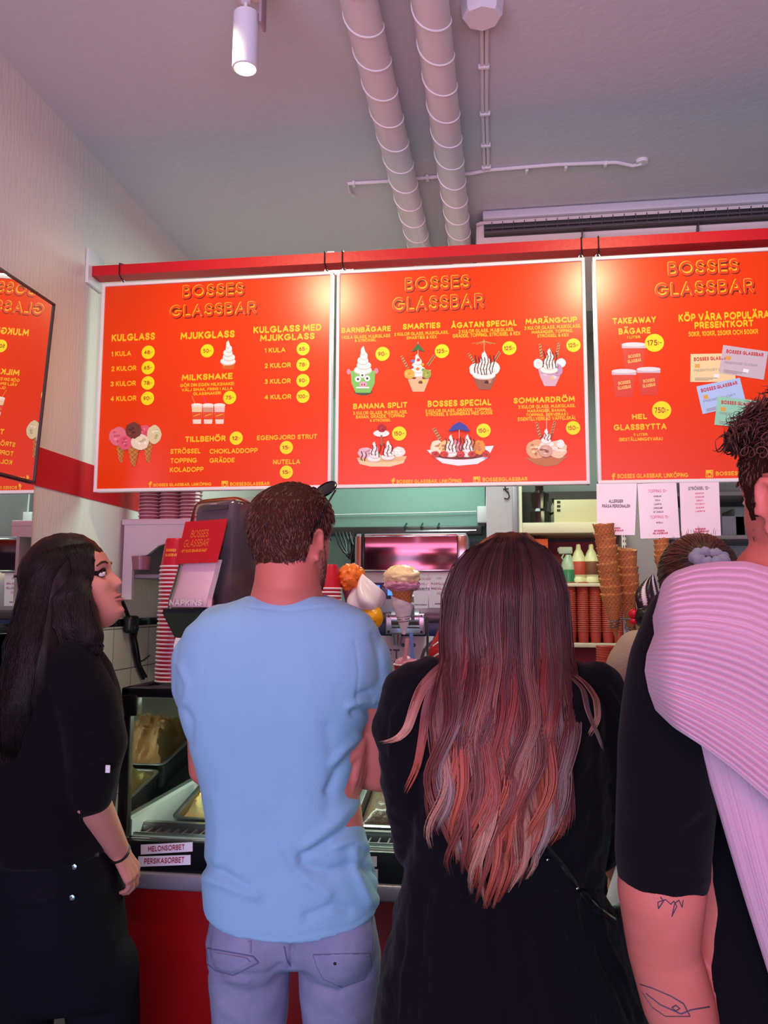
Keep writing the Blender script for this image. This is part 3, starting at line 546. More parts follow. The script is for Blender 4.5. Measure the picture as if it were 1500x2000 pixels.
for dx in (-70, -45, -18, 12, 40, 65): pc.line([(868, 490), (868+dx, 515-abs(dx)*.15)], 4, '#9aa04a' if dx % 2 else '#c86a3a')
pc.line([(868, 480), (870, 560)], 4, '#d8b06a'); pc.straw(780, 560, 815, 620); pc.straw(960, 550, 925, 610); pc.bowl(872, 670, 768, 72, ['#8a5a42', '#5c2e20', '#b98a6a', '#3d1d14']); pc.blob(820, 655, 36, 36, ['#f0eadf', '#ddd2c4', '#ffffff']); pc.blob(925, 645, 34, 36, ['#f0eadf', '#ddd2c4', '#ffffff']); softserve(pc, 872, 545, 690, 66); pc.drizzle(810, 930, 570, 690, n=7); pc.done()
pc = Pic(B2); pc.straw(1190, 505, 1200, 590); pc.straw(1300, 500, 1285, 580); pc.bowl(1247, 640, 748, 70, ['#c8a9b8', '#a98496', '#e6cbd8', '#d9b98a']); pc.blob(1180, 620, 28, 28, ['#efe9e6', '#d9d0cc', '#ffffff']); pc.blob(1310, 615, 28, 26, ['#efe9e6', '#d9d0cc', '#ffffff']); pc.blob(1290, 655, 30, 36, ['#b692b4', '#cfaecb', '#977394']); softserve(pc, 1245, 530, 660, 50); pc.drizzle(1205, 1290, 545, 650); pc.done()
pc = Pic(B2); pc.poly([(138, 1160), (425, 1150), (405, 1190), (330, 1210), (220, 1210), (155, 1195)], '#e6cfa0'); pc.ell(280, 1165, 140, 20, '#d9b77c'); pc.blob(190, 1130, 45, 30, ['#d8b6c4', '#efd8e0', '#b98a9c']); pc.blob(380, 1125, 36, 30, ['#efe5d8', '#d8c8b8', '#ffffff']); softserve(pc, 240, 1065, 1170, 38); softserve(pc, 320, 1060, 1160, 38); pc.drizzle(215, 350, 1075, 1160, n=6); pc.drizzle(155, 200, 1120, 1190, n=2); pc.ell(280, 1020, 46, 20, '#f3ece6'); pc.line([(280, 1030), (282, 1090)], 12, '#a0622f'); pc.blob(282, 990, 26, 24, ['#a01822', '#c02a30', '#6d0d16']); pc.done()
pc = Pic(B2); pc.straw(580, 990, 620, 1060, 20); pc.poly([(540, 1115), (925, 1090), (890, 1160), (830, 1195), (720, 1205), (630, 1190), (575, 1150)], '#eceff3'); pc.ell(730, 1130, 165, 40, '#7a3a2a')
for x, c in ((600, '#efdfc0'), (650, '#e9c47e'), (700, '#d98a9a'), (840, '#e8932f'), (790, '#c87a3a')): pc.blob(x, 1100, 38, 42, [c, '#f4e2c8', '#b97a4a'])
softserve(pc, 680, 1025, 1140, 40); softserve(pc, 775, 1025, 1140, 40); pc.drizzle(640, 820, 1040, 1130, n=9)
for x in (590, 640, 735, 800, 880): pc.blob(x, 1140, 24, 18, ['#c03a2a', '#e05a3a', '#8a1f1a'])
pc.line([(727, 960), (727, 1050)], 4, '#d8b99a'); pc.poly([(662, 1012), (690, 975), (727, 955), (765, 975), (792, 1012), (727, 1000)], '#2d3f9c'); pc.done()
pc = Pic(B2); pc.straw(1170, 955, 1190, 1040); pc.straw(1275, 950, 1255, 1030); pc.line([(1228, 870), (1228, 1000)], 4, '#cfae8a'); pc.poly([(1105, 1160), (1350, 1150), (1290, 1200), (1225, 1210), (1160, 1195)], '#b5713d'); pc.blob(1170, 1110, 60, 55, ['#d6a878', '#efd2a8', '#a9753f'], 10); pc.blob(1290, 1110, 55, 52, ['#e6c9a4', '#f6e6d0', '#b98a5a'], 10); pc.blob(1308, 1080, 22, 25, ['#f4efe6', '#ffffff', '#d8cfc4']); softserve(pc, 1228, 990, 1110, 48); pc.blob(1222, 1120, 40, 36, ['#c9a48e', '#ead2c2', '#8a5a4a']); pc.drizzle(1190, 1265, 1010, 1070, '#6d3a20', 4); pc.done()
# ---- right board
B3.title(632, 1168, 262, 370, 'BOSSES'); B3.title(535, 1283, 416, 526, 'GLASSBAR')
B3.text([('TAKEAWAY', 217, 543, 690, 738, .05), ('BÄGARE', 262, 502, 770, 818, .05), ('1 LITER', 325, 425, 830, 851)]); B3.text([('KÖP VÅRA POPULÄRA', 712, 1395, 654, 712, .05), ('PRESENTKORT', 832, 1275, 718, 770, .05), ('50KR, 100KR, 250KR OCH 500KR', 787, 1310, 789, 827)])
B3.text([('HEL', 363, 477, 1417, 1458, .05), ('GLASSBYTTA', 225, 622, 1492, 1538, .05), ('5 LITER', 373, 480, 1562, 1582), ('(BESTÄLLNINGSVARA)', 265, 593, 1594, 1620)])
B3.badge(531, 884, 72, '175:-'); B3.badge(585, 1390, 72, '750:-'); B3.footer(224, 1888, 52, (253, 785, 1864, 1898), (945, 1867, 56, (992, 1390, 1847, 1878)))
for x, y0, y1, w in ((303, 1110, 1290, 88), (488, 1095, 1275, 84), (378, 910, 1100, 88)):
    pc = Pic(B3); pc.cup(x, y0, y1, w, w*.72, '#cf3a26', '#dccfd0', False); pc.poly([(x-w*1.06, y0-14), (x+w*1.06, y0-14), (x+w*1.04, y0+14), (x-w*1.04, y0+14)], '#c9b9bf'); pc.ell(x, y0-14, w*1.06, 16, '#e6dcde'); pc.done()
    mb = MB(); B3.words(mb, 'BOSSES', x-w*.5, x+w*.55, y0+60, y0+85, '#f2c46a', .04, .0016, ang=.12); B3.words(mb, 'GLASSBAR', x-w*.55, x+w*.6, y0+95, y0+122, '#f2c46a', .04, .0016, ang=.12); mb.obj('tub_lettering', M_ink, B3.root, fix=False)
for i, (q, c, an, word) in enumerate((([(803, 968), (1130, 962), (1142, 1178), (800, 1178)], '#e8d59c', .01, 'PRESENTKORT GULD'), ([(1047, 900), (1385, 950), (1352, 1162), (1015, 1110)], '#c4b9c0', -.15, 'PRESENTKORT PLATINUM'), ([(845, 1212), (1172, 1147), (1222, 1345), (893, 1420)], '#a9c9ee', .2, 'PRESENTKORT'), ([(1005, 1285), (1348, 1325), (1320, 1533), (980, 1500)], '#8fd3b0', -.12, 'PRESENTKORT'))):
    pc = Pic(B3); pc.k = 3+i*8; pc.poly(q, c); Q = [np.array(p, float) for p in q]
    def bl(s, t_): return (Q[0]*(1-s)+Q[1]*s)*(1-t_)+(Q[3]*(1-s)+Q[2]*s)*t_
    pc.poly([tuple(bl(.1, .36)), tuple(bl(.21, .36)), tuple(bl(.21, .5)), tuple(bl(.1, .5))], '#d9a54a'); pc.poly([tuple(bl(.52, .72)), tuple(bl(.64, .72)), tuple(bl(.64, .84)), tuple(bl(.52, .84))], '#eef0ec')
    for k in range(3): p0 = bl(.1, .86+.04*k); p1 = bl(.1+.5-k*.1, .86+.04*k); pc.line([tuple(p0), tuple(p1)], 4, '#8d8a80')
    pc.done('gift_card_print'); mb = MB(); lf = .0005+.00006*(10+i*8)
    c_ = bl(.5, .17); w_ = 140; B3.words(mb, 'BOSSES GLASSBAR', c_[0]-w_, c_[0]+w_, c_[1]-14, c_[1]+14, '#c02a2e', .05, lf, ang=an); mb.obj('card_lettering', M_ink, B3.root, fix=False); mb = MB(); c_ = bl(.45, .57); w_ = 125; B3.words(mb, word, c_[0]-w_, c_[0]+w_, c_[1]-9, c_[1]+9, '#7f8a86', .0, lf, ang=an); mb.obj('card_lettering', M_ink, B3.root, fix=False)

# ================================================================ MIRRORS ON THE LEFT WALL
M_mirror = mat('mirror_glass', '#e8ecea', .01, metal=1.0)
y0, y1, zb, zt, tilt = 1.98, 2.275, 1.955, 2.515, .036
t = thing('wall_mirror', 'upper framed mirror on the left wall, tipped forward and reflecting a menu board', 'mirror', (XL, (y0+y1)/2, zb))
def mtx_m(): return Matrix.Translation((XL+.012, 0, zb)) @ Matrix.Rotation(math.atan2(tilt, zt-zb), 4, 'Y')
mm = mtx_m(); H = zt-zb
b = MB(); b.box((0, y0+.004, .004), (.006, y1-.004, H-.004), mtx=mm); b.obj('mirror_glass', M_mirror, t)
b = MB()
for lo, hi in (((-.006, y0, 0), (.010, y0+.006, H)), ((-.006, y1-.006, 0), (.010, y1, H)), ((-.006, y0, 0), (.010, y1, .006)), ((-.006, y0, H-.006), (.010, y1, H))): b.box(lo, hi, mtx=mm)
b.obj('mirror_frame', mat('mirror_frame', '#3a2f30', .4), t)
b = MB(); b.rbox((XL, y0+.1, zt-.09), (XL+.03, y0+.16, zt-.05), .003); b.obj('wall_mount', M_dark, t)
t = thing('wall_mirror', 'lower unframed mirror on the left wall, reflecting the dim back room', 'mirror', (XL, 2.0, 1.25))
b = MB(); b.box((XL+.003, 1.55, 1.25), (XL+.008, 2.29, 1.95)); b.obj('mirror_glass', M_mirror, t)
b = MB(); b.box((XL, 1.55, 1.245), (XL+.0075, 2.294, 1.952)); b.obj('backing', mat('mirror_edge', '#c9a9b4', .4), t)

# ================================================================ DISPLAY FREEZER
XF0, XF1, YF, YFB = -1.055, 1.62, 2.20, 3.06
t = FZ = thing('display_freezer', 'glass fronted ice cream display freezer with red base across the counter', 'display freezer', ((XF0+XF1)/2, 2.6, 0))
M_base = mat('red_laminate', '#8c050d', .35, spec=.45)
b = MB(); b.rbox((XF0+.01, YF+.012, .10), (XF1, YFB, .832), .004); b.obj('base_cabinet', M_base, t)
b = MB(); b.box((XF0+.05, YF+.06, 0), (XF1-.05, YFB-.05, .10)); b.obj('plinth', M_black, t)
b = MB(); b.rbox((XF0, YF-.012, .830), (XF1, YF+.03, .874), .008, 3); b.obj('bumper_strip', mat('bumper_alloy', '#9b95a4', .38, metal=.55), t)
b = MB(); b.rbox((XF0+.005, YF, .874), (XF1, YF+.03, .953), .003); b.obj('label_rail', mat('label_rail_black', '#0a0b12', .3), t)
M_in = mat('tub_lining', '#b9bfc0', .35, metal=.2)
b = MB()
b.box((XF0+.02, YF+.03, .84), (XF1, YFB, .87)); b.box((XF0+.01, YF+.03, .84), (XF0+.03, YFB, 1.0)); b.box((XF1-.03, YF+.03, .84), (XF1, YFB, 1.0)); b.box((XF0+.02, YFB-.04, .84), (XF1, YFB, 1.235))
b.box((XF0+.02, YF+.03, .86), (XF1, YF+.04, .957)); b.obj('tub', M_in, t)
M_glass = glassmat('case_glass', '#f2faf6', 1.2)
def pane(name, lo, hi, m=None):
    b = MB(); b.box(lo, hi); return b.obj(name, m or M_glass, t)
pane('front_glass', (XF0+.03, YF+.006, .958), (XF1-.03, YF+.010, 1.342))
pane('side_glass', (XF0+.006, YF+.03, .97), (XF0+.010, YFB-.02, 1.342), glassmat('side_glass', '#e8f2ee', 1.55, .02, .05))
pane('top_glass', (XF0+.03, YF+.045, 1.349), (XF1-.03, 2.70, 1.355), mat('top_smoked', '#5d5863', .12, spec=.6))
b = MB(); b.rbox((XF0, YF-.004, .955), (XF0+.030, YF+.026, 1.345), .005); b.obj('front_post', M_black, t)
b = MB(); b.rbox((XF1-.03, YF-.004, .955), (XF1, YF+.026, 1.345), .005); b.obj('front_post', M_black, t)
b = MB(); b.rbox((XF0-.004, YF+.030, .955), (XF0+.004, YF+.052, 1.345), .003); b.rbox((XF0-.002, YFB-.04, .955), (XF0+.02, YFB, 1.345), .003); b.obj('side_frame', mat('anodised_frame', '#54505a', .35, metal=.7), t)
b = MB(); b.rbox((XF0, YF-.006, 1.336), (XF1, YF+.045, 1.363), .006); b.rbox((XF0, YF-.006, 1.336), (XF0+.028, 2.74, 1.363), .006); b.rbox((XF0, 2.70, 1.336), (XF1, 2.74, 1.363), .006); b.obj('top_frame', M_black, t)
b = MB(); b.rbox((XF0+.004, YF-.008, 1.285), (XF0+.05, YF+.03, 1.345), .006); b.obj('corner_bracket', M_black, t)
b = MB(); b.rbox((XF0+.02, 2.735, 1.352), (XF1, 2.75, 1.367), .004); b.obj('rear_edge', M_chrome, t)
b = MB(); b.rbox((XF0+.03, 2.60, 1.325), (XF1-.03, 2.64, 1.342), .003); b.obj('tube_housing', M_white, t)
b = MB(); b.tube([(XF0+.03, 2.9, 1.27), (XF1-.03, 2.9, 1.27)], .007); b.obj('rear_rail', M_chrome, t)
b = MB(); b.box((XF0+.03, YF+.040, .950), (XF1-.03, YF+.105, .953)); b.obj('grille_tray', M_black, t)
b = MB(); b.box((XF0+.03, YF+.040, .953), (XF1-.03, YF+.045, .964)); b.box((XF0+.03, YF+.099, .953), (XF1-.03, YF+.105, .968)); b.obj('grille_edges', M_steel, t)
for i in range(99):
    x = XF0+.06+i*.0262
    if x > XF1-.04: break
    b = MB(); b.box((x, YF+.045, .9535), (x+.004, YF+.099, .962)); b.obj('grille_bar', M_steel, t)
b = MB(); b.box((XF0+.03, YF+.105, .957), (XF1-.03, YF+.125, .975)); b.obj('pan_ledge', M_steel, t)
# pans and ice cream
pw = .262; TI = math.atan2(.07, .36)
def pan_mesh(w, d, h):
    b = MB(); r = .022
    def rr(w_, d_, z, rad_):
        o = []
        for cx, cy, a0 in ((w_/2-rad_, d_/2-rad_, 0), (-w_/2+rad_, d_/2-rad_, 90), (-w_/2+rad_, -d_/2+rad_, 180), (w_/2-rad_, -d_/2+rad_, 270)):
            for k in range(6): a = rad(a0+18*k); o.append(Vector((cx+rad_*cos(a), cy+rad_*sin(a), z)))
        return o
    b.rings([rr(w-.03, d-.03, -h, .03), rr(w, d, -.004, .03), rr(w, d, 0, .03), rr(w-.018, d-.018, .002, .028), rr(w-.03, d-.03, 0, .028), rr(w-.034, d-.034, -.02, .028), rr(w-.06, d-.06, -h+.006, .02)]); return b.mesh('pan_body', M_steel)
PM = pan_mesh(.250, .345, .085)
def gelato(w, d, z0, z1, seed, flat=False):
    n = 34; P = []
    for i in range(n+1):
        row = []
        for j in range(n+1):
            x, y = (j/n-.5), (i/n-.5); e = min(1, 5*min(.5-abs(x), .5-abs(y)))
            sw = 0 if flat else abs(fbm((x*3.2+seed, y*4.2+fbm((x*2, y*2, seed), 2), seed*2.1), 3)); sw2 = fbm((x*11+seed*3, y*9, seed), 3)
            z = z0+(z1-z0)*(e**.6)*((.72-.35*x*x-.2*y*y)+(0 if flat else .55*(.45-sw))+.07*sw2)
            row.append(Vector((x*w, y*d, z)))
        P.append(row)
    b = MB(); b.grid(P); lo = [P[0][0], P[0][n], P[n][n], P[n][0]]; o = len(b.v)
    edge = [P[0][j] for j in range(n+1)]+[P[i][n] for i in range(1, n+1)]+[P[n][j] for j in range(n-1, -1, -1)]+[P[i][0] for i in range(n-1, 0, -1)]
    b.rings([edge, [Vector((p.x*.86, p.y*.88, -.07)) for p in edge]], True, False); b.v.append((0, 0, -.07)); return b
flav = [[('#f0dc8e', 'pale yellow and orange swirled sorbet', '#eeb36a', .05), ('#eda56c', 'peach sorbet', '#f3c38e', .05), ('#4a322b', 'dark chocolate ice cream', '#33201b', .035), ('#eadfc0', 'cream coloured ice cream', '#f4ecd4', .05), ('#8c5a3c', 'caramel brown ice cream', '#b57f55', .05), ('#e6b3b9', 'pale pink ice cream', '#f2cfd2', .05), ('#efe6b4', 'pale vanilla ice cream', '#f8f2d2', .05), ('#d06a6a', 'strawberry red ice cream', '#e49a93', .05), ('#c8d8a8', 'pistachio ice cream', '#dfe9c6', .05), ('#efe9dc', 'white ice cream', '#fffaf0', .05)],
        [('#d89a62', 'orange brown ice cream heaped high', '#ecbf8e', .10), ('#c9cf8e', 'yellow green ice cream', '#e2e5b2', .05), ('#d8e0a0', 'lime green ice cream', '#f0f3c8', .06), ('#b4533c', 'red brown ice cream', '#d88a6a', .06), ('#efe2c4', 'ivory ice cream', '#fbf3de', .06), ('#7b4b36', 'cocoa ice cream', '#a4765c', .06), ('#e7c9a0', 'beige ice cream', '#f3e0c4', .06), ('#efd4dc', 'rose ice cream', '#f9e7ec', .06), ('#e8e29a', 'lemon ice cream', '#f4f0c0', .06), ('#d7c6b0', 'hazelnut ice cream', '#e8dccb', .06)]]
rowname = ('front', 'back')
for r in (0, 1):
    for k in range(10):
        cx = -.955+.132-.012+k*pw; cy = YF+.125+.18+r*.357; czz = 1.012+r*.075
        M4 = Matrix.Translation((cx, cy, czz)) @ Matrix.Rotation(TI, 4, 'X')
        c, nm, c2, hgt = flav[r][k]
        o = bpy.data.objects.new('gelato_pan', PM); COL.objects.link(o); o.matrix_basis = M4
        tag(o, 'steel pan in the %s row of the freezer holding %s' % (rowname[r], nm), 'pan', 'steel pans in the display freezer')
        g = gelato(.206, .30, -.03, hgt, k*3.7+r*11, k == 2 and r == 0).obj('ice_cream', mat('gelato_%d_%d' % (r, k), c, .32 if k == 2 else .5, vary=(14, c2, .12), bump=(70, .25), spec=.5), None)
        g.matrix_basis = M4; g['kind'] = 'stuff'; tag(g, '%s in its %s row pan of the freezer' % (nm, rowname[r]), 'ice cream')
# flavour labels
def plate(name, quad, Y, th, m, lab, cat, words, group=None, wc='#a3163c'):
    c = [onY(u, v, Y) for u, v in quad]; t = thing(name, lab, cat, sum(c, Vector())/4, group)
    b = MB(); b.slab([[c[3], c[2]], [c[0], c[1]]], Vector((0, th, 0))); b.obj('card', m, t)
    ex = c[2]-c[3]; ey = c[0]-c[3]; mb = MB()
    for wd in words:
        s, x0, x1, yb, yt = wd[:5]; pts, fs = text_fit(s, x0, x1, yb, yt, wd[6] if len(wd) > 6 else .03); sk = wd[7] if len(wd) > 7 else 0
        if len(wd) > 5 and wd[5]: col = wd[5]
        else: col = wc
        mb = MB(); mb.add([c[3]+ex*(p[0]+sk*(p[1]-yb))+ey*p[1]+Vector((0, -.0006-p[2], 0)) for p in pts], fs, col); mb.obj('lettering', M_ink, t, fix=False)
    return t
M_card = mat('label_card', '#e9e2ee', .35); yl = YF-.0015
plate('flavour_label', [(275, 1650), (376, 1645), (376, 1663), (275, 1669)], yl, .0014, M_card, 'white label reading MELONSORBET on the black freezer rail', 'label', [('MELONSORBET', .14, .85, .24, .80)], 'flavour labels on the freezer rail')
plate('flavour_label', [(270, 1673), (372, 1670), (372, 1689), (269, 1693)], yl, .0014, M_card, 'white label reading PERSIKASORBET on the black freezer rail', 'label', [('PERSIKASORBET', .12, .88, .24, .80)], 'flavour labels on the freezer rail')
plate('flavour_label', [(700, 1673), (736, 1673), (736, 1693), (700, 1693)], yl, .0014, M_card, 'blank end of an upper white label beside the waist of the man in blue', 'label', [], 'flavour labels on the freezer rail')
plate('flavour_label', [(700, 1698), (738, 1698), (738, 1717), (700, 1717)], yl, .0014, M_card, 'blank end of a lower white label beside the waist of the man in blue', 'label', [], 'flavour labels on the freezer rail')

# ================================================================ PAPER CUPS
M_cup = mat('red_paper_cup', '#c90f2c', .38, spec=.45, vary=(30, '#a80c26', .35)); M_rim = mat('cup_rim', '#eedde2', .4)
def cup_proto(r0, r1, h, name='paper_cup'):       # inverted cup: closed narrow end up
    b = MB(); b.lathe([(r1-.003, .004), (r1, .003), (r0+.001, h-.006), (r0-.002, h), (r0-.004, h-.003), (.001, h-.004)], 30, cap=False); m1 = b.mesh('cup_wall', M_cup)
    b = MB(); b.torus((0, 0, .0028), r1+.0006, .0028, 32, 8); m2 = b.mesh('rolled_rim', M_rim); return m1, m2
CUPM = cup_proto(.0335, .0465, .088)
def wrap_text(parent, M4, rows, r, z, m, a0=0.0):
    for s, w, hh, dz in rows:
        pts, fs = text_fit(s, -w/2, w/2, 0, hh, .05); b = MB(); b.add([M4 @ Vector(((r+p[2])*sin(a0+p[0]/r), -(r+p[2])*cos(a0+p[0]/r), z+dz+p[1])) for p in pts], fs); b.obj('lettering', m, parent, fix=False)
M_yell = mat('yellow_ink', '#f2a41c', .45)
def stack(x, y, z, n, pitch, lean, labels, group, meshes, text=True):
    for i in range(n):
        M4 = Matrix.Translation((x+lean[0]*i*pitch+RNG.uniform(-.0007, .0007), y+lean[1]*i*pitch, z+i*pitch)) @ Matrix.Rotation(RNG.uniform(0, 6), 4, 'Z')
        o = thing('paper_cup', labels[0] if i == n-1 else (labels[2] if i == 0 else labels[1]), 'paper cup', group=group); o.matrix_basis = M4
        for me in meshes: c = bpy.data.objects.new(me.name.split('.')[0], me); COL.objects.link(c); c.parent = o
        if i == n-1 and text:
            aa = math.atan2(x, y)
            M5 = Matrix.Translation(M4.translation); wrap_text(o, M5, (('BOSSES', .032, .009, .03), ('GLASSBAR', .038, .009, .016)), .0427, .016, M_yell, -.45-aa)
ZT = 1.3632
p = onZ(322, 1334, ZT)
stack(p.x, p.y+.048, ZT, 29, .01215, (.012, 0), ('topmost red paper cup of the tall upside down stack beside the dispenser', 'red paper cup within the tall upside down stack left of the napkin dispenser', 'bottom red paper cup of the tall upside down stack beside the dispenser'), 'cups in the tall stack left of the napkin dispenser', CUPM)
stack(-.755, 2.58, ZT, 28, .01215, (0, 0), ('topmost red paper cup of the upside down stack right of the napkin dispenser', 'red paper cup within the upside down stack right of the napkin dispenser', 'bottom red paper cup of the upside down stack right of the napkin dispenser'), 'cups in the stack right of the napkin dispenser', CUPM)
CUPS = cup_proto(.024, .037, .075)
p = at(642, 1200, 2.46)
stack(p.x, p.y, ZT, 25, .0115, (0, 0), ('topmost small red cup of the stack beside the head of the man in blue', 'small red cup within the stack beside the head of the man in blue', 'bottom small red cup of the stack beside the head of the man in blue'), 'small cups in the stack beside the man in blue', CUPS, False)

# ================================================================ NAPKIN DISPENSER
p = at(408, 1180, 2.36); DM = Matrix.Translation((p.x, p.y+.06, ZT)) @ Matrix.Rotation(rad(-25), 4, 'Z') @ Matrix.Scale(1, 4)
t = thing('napkin_dispenser', 'tall napkin dispenser with clear cover and red sign on the freezer top', 'napkin dispenser', DM.translation)
def dsec(prof, xw, taper=1.0):                     # prof [(y,z)], closed section swept over width
    return [[DM @ Vector((x, y, z)) for y, z in prof] for x in (-xw, xw)]
b = MB(); b.rbox((-.085, -.06, 0), (.085, .10, .10), .012, 3, mtx=DM); b.rbox((-.06, -.02, .09), (.06, .09, .2), .01, mtx=DM); b.obj('stand', M_black, t)
b = MB()
hw = .098
b.rings([[DM @ Vector((x*s, y, z)) for y, z in ((-.115, .217), (-.118, .205), (-.07, .135), (.09, .135), (.10, .2), (.10, .217))] for x, s in ((-hw, .94), (-hw*.98, 1), (hw*.98, 1), (hw, .94))]); b.obj('mouth', mat('dispenser_black', '#15131a', .3), t)
M_clear = glassmat('clear_cover', '#fbf3f5', 1.18, .14, .02)
fr = [(-.122, .217), (-.118, .25), (-.10, .30), (-.082, .36), (-.060, .43), (-.043, .50), (-.034, .527), (-.018, .543), (.01, .549)]
def face(s, f, off=0, x=0):                        # point on the sloping front, s across, f up
    k = f*(len(fr)-1); i = min(int(k), len(fr)-2); q = k-i; y = fr[i][0]*(1-q)+fr[i+1][0]*q; z = fr[i][1]*(1-q)+fr[i+1][1]*q
    return DM @ Vector((s, y-off, z))
G = []
for i in range(25):
    f = i/24; row = []
    for j in range(29):
        s_ = -1+2*j/28; e = abs(s_)**6; wv = hw*(1.04-.10*f); pt = face(0, f); lp = DM.inverted() @ pt
        row.append(DM @ Vector((s_*wv*(1-.0*e), lp.y+.035*e, lp.z-.02*e*(f > .8)*f)))
    G.append(row)
b = MB(); b.slab(G, DM.to_3x3() @ Vector((0, .003, 0))); b.obj('cover_front', M_clear, t)
b = MB()
for sx_ in (-1, 1):
    b.slab([[DM @ Vector((sx_*hw*(1.035-.1*f), fr_y, fr_z)) for fr_y in (face_y+.032, .10)] for f, (face_y, fr_z) in ((i/8, fr[i]) for i in range(9))], DM.to_3x3() @ Vector((-sx_*.003, 0, 0)))
b.obj('cover_side', M_clear, t)
b = MB(); b.rbox((-.078, -.02, .2), (.078, .098, .535), .01, mtx=DM); b.obj('napkin_magazine', mat('magazine_grey', '#55505a', .5), t)
b = MB(); b.slab([[face(s_, f, -.012) for s_ in (-.07, -.02, .02, .07)] for f in (.02, .1, .18, .27, .37)], DM.to_3x3() @ Vector((0, .02, 0))); b.obj('napkin_stack', mat('napkin_paper', '#efe6ee', .8, bump=(40, .2)), t)
b = MB(); b.slab([[face(s_, f, -.012) for s_ in (-.045, .06)] for f in (.66, .83)], DM.to_3x3() @ Vector((0, .008, 0))); b.obj('brand_plate', mat('plate_dark', '#3c3740', .4), t)
def on_face(txt, s0, s1, f0, f1, off, m, name, bold=.04):
    pts, fs = text_fit(txt, 0, 1, 0, 1, bold); b = MB(); b.add([face(s0+(s1-s0)*q[0], f0+(f1-f0)*q[1], off+q[2]) for q in pts], fs); b.obj(name, m, t, fix=False)
on_face('TORK', -.014, .018, .735, .765, -.009, M_white, 'plate_lettering')
M_sign = mat('red_sign_card', '#b5101f', .35)
b = MB(); b.slab([[face(s_, f, .004) for s_ in (-.083, 0, .088)] for f in (.35, .41, .47, .53, .58)], DM.to_3x3() @ Vector((0, .0015, 0))); b.obj('sign_card', M_sign, t)
M_gold = mat('sign_gold', '#d9722c', .4)
on_face('BOSSES', -.045, .026, .490, .530, .005, M_gold, 'sign_lettering', .0); on_face('GLASSBAR', -.065, .036, .440, .480, .005, M_gold, 'sign_lettering', .0); on_face('- ETT SLICK SEN ÄR DU FAST', -.07, .036, .412, .427, .005, M_yell, 'sign_lettering', .02)
on_face('NAPKINS', -.065, .065, .035, .10, .0012, mat('embossed', '#e4d5dd', .3), 'cover_lettering', .03)
b = MB(); b.slab([[DM @ Vector((x, -.112-.012*sin(f*3), .135-.07*f)) for x in (-.045+.01*f, 0, .045)] for f in (0, .3, .6, 1)], DM.to_3x3() @ Vector((0, .001, 0))); b.obj('napkin', MATS['napkin_paper'], t)

# ================================================================ SIGNS TAPED UNDER THE RIGHT BOARD
M_sheetp = mat('laminated_paper', '#e4e1e4', .16, spec=.55, bump=(6, .25, 1)); PK = '#d8356a'; BK = '#1a1a22'
YS = YP-.013
def logo(): return [('BOSSES', .36, .62, .115, .15, '#c41f46', .06), ('GLASSBAR', .32, .70, .07, .105, '#c41f46', .06)]
plate('paper_sign', [(1165, 945), (1244, 942), (1240, 1045), (1166, 1045)], YS, .0008, M_sheetp, 'white laminated sign about allergies, leftmost of the three under the menu board', 'paper sign', [('ALLERGIER', .32, .70, .625, .69, BK, .03, .05), ('FRÅGA PERSONALEN', .14, .88, .53, .595, BK, .03, .05)]+logo(), 'laminated signs under the right menu board')
plate('paper_sign', [(1245, 945), (1321, 942), (1328, 1050), (1251, 1052)], YS, .0008, M_sheetp, 'white laminated topping price list, middle of the three under the menu board', 'paper sign', [('TOPPING 12:-', .26, .74, .83, .885, PK, .0, .05), ('CHOKLAD', .39, .59, .745, .775, BK, .03, .1), ('KOLA', .43, .55, .675, .705, BK, .03, .1), ('LAKRITS', .39, .58, .60, .63, BK, .03, .1), ('JORDGUBB', .37, .60, .53, .56, BK, .03, .1), ('HET CHOKLAD', .36, .62, .46, .49, BK, .03, .1), ('TOPPING 15:-', .27, .76, .355, .41, PK, .0, .05), ('NUTELLA', .42, .59, .265, .295, BK, .03, .1)]+logo(), 'laminated signs under the right menu board')
plate('paper_sign', [(1327, 942), (1404, 939), (1408, 1046), (1331, 1049)], YS, .0008, M_sheetp, 'white laminated sprinkles price list, rightmost of the three under the menu board', 'paper sign', [('STRÖSSEL 12:-', .22, .76, .845, .905, BK, .02, .05), ('NONSTOP', .39, .61, .765, .795, PK, .03, .1), ('KOKOS', .39, .61, .70, .73, PK, .03, .1), ('OBOY', .41, .59, .635, .665, PK, .03, .1), ('TUTTI FRUTTI', .38, .62, .57, .60, PK, .03, .1), ('DAIM', .40, .60, .505, .535, PK, .03, .1), ('LAKRITS', .38, .62, .44, .47, PK, .03, .1)]+logo(), 'laminated signs under the right menu board')

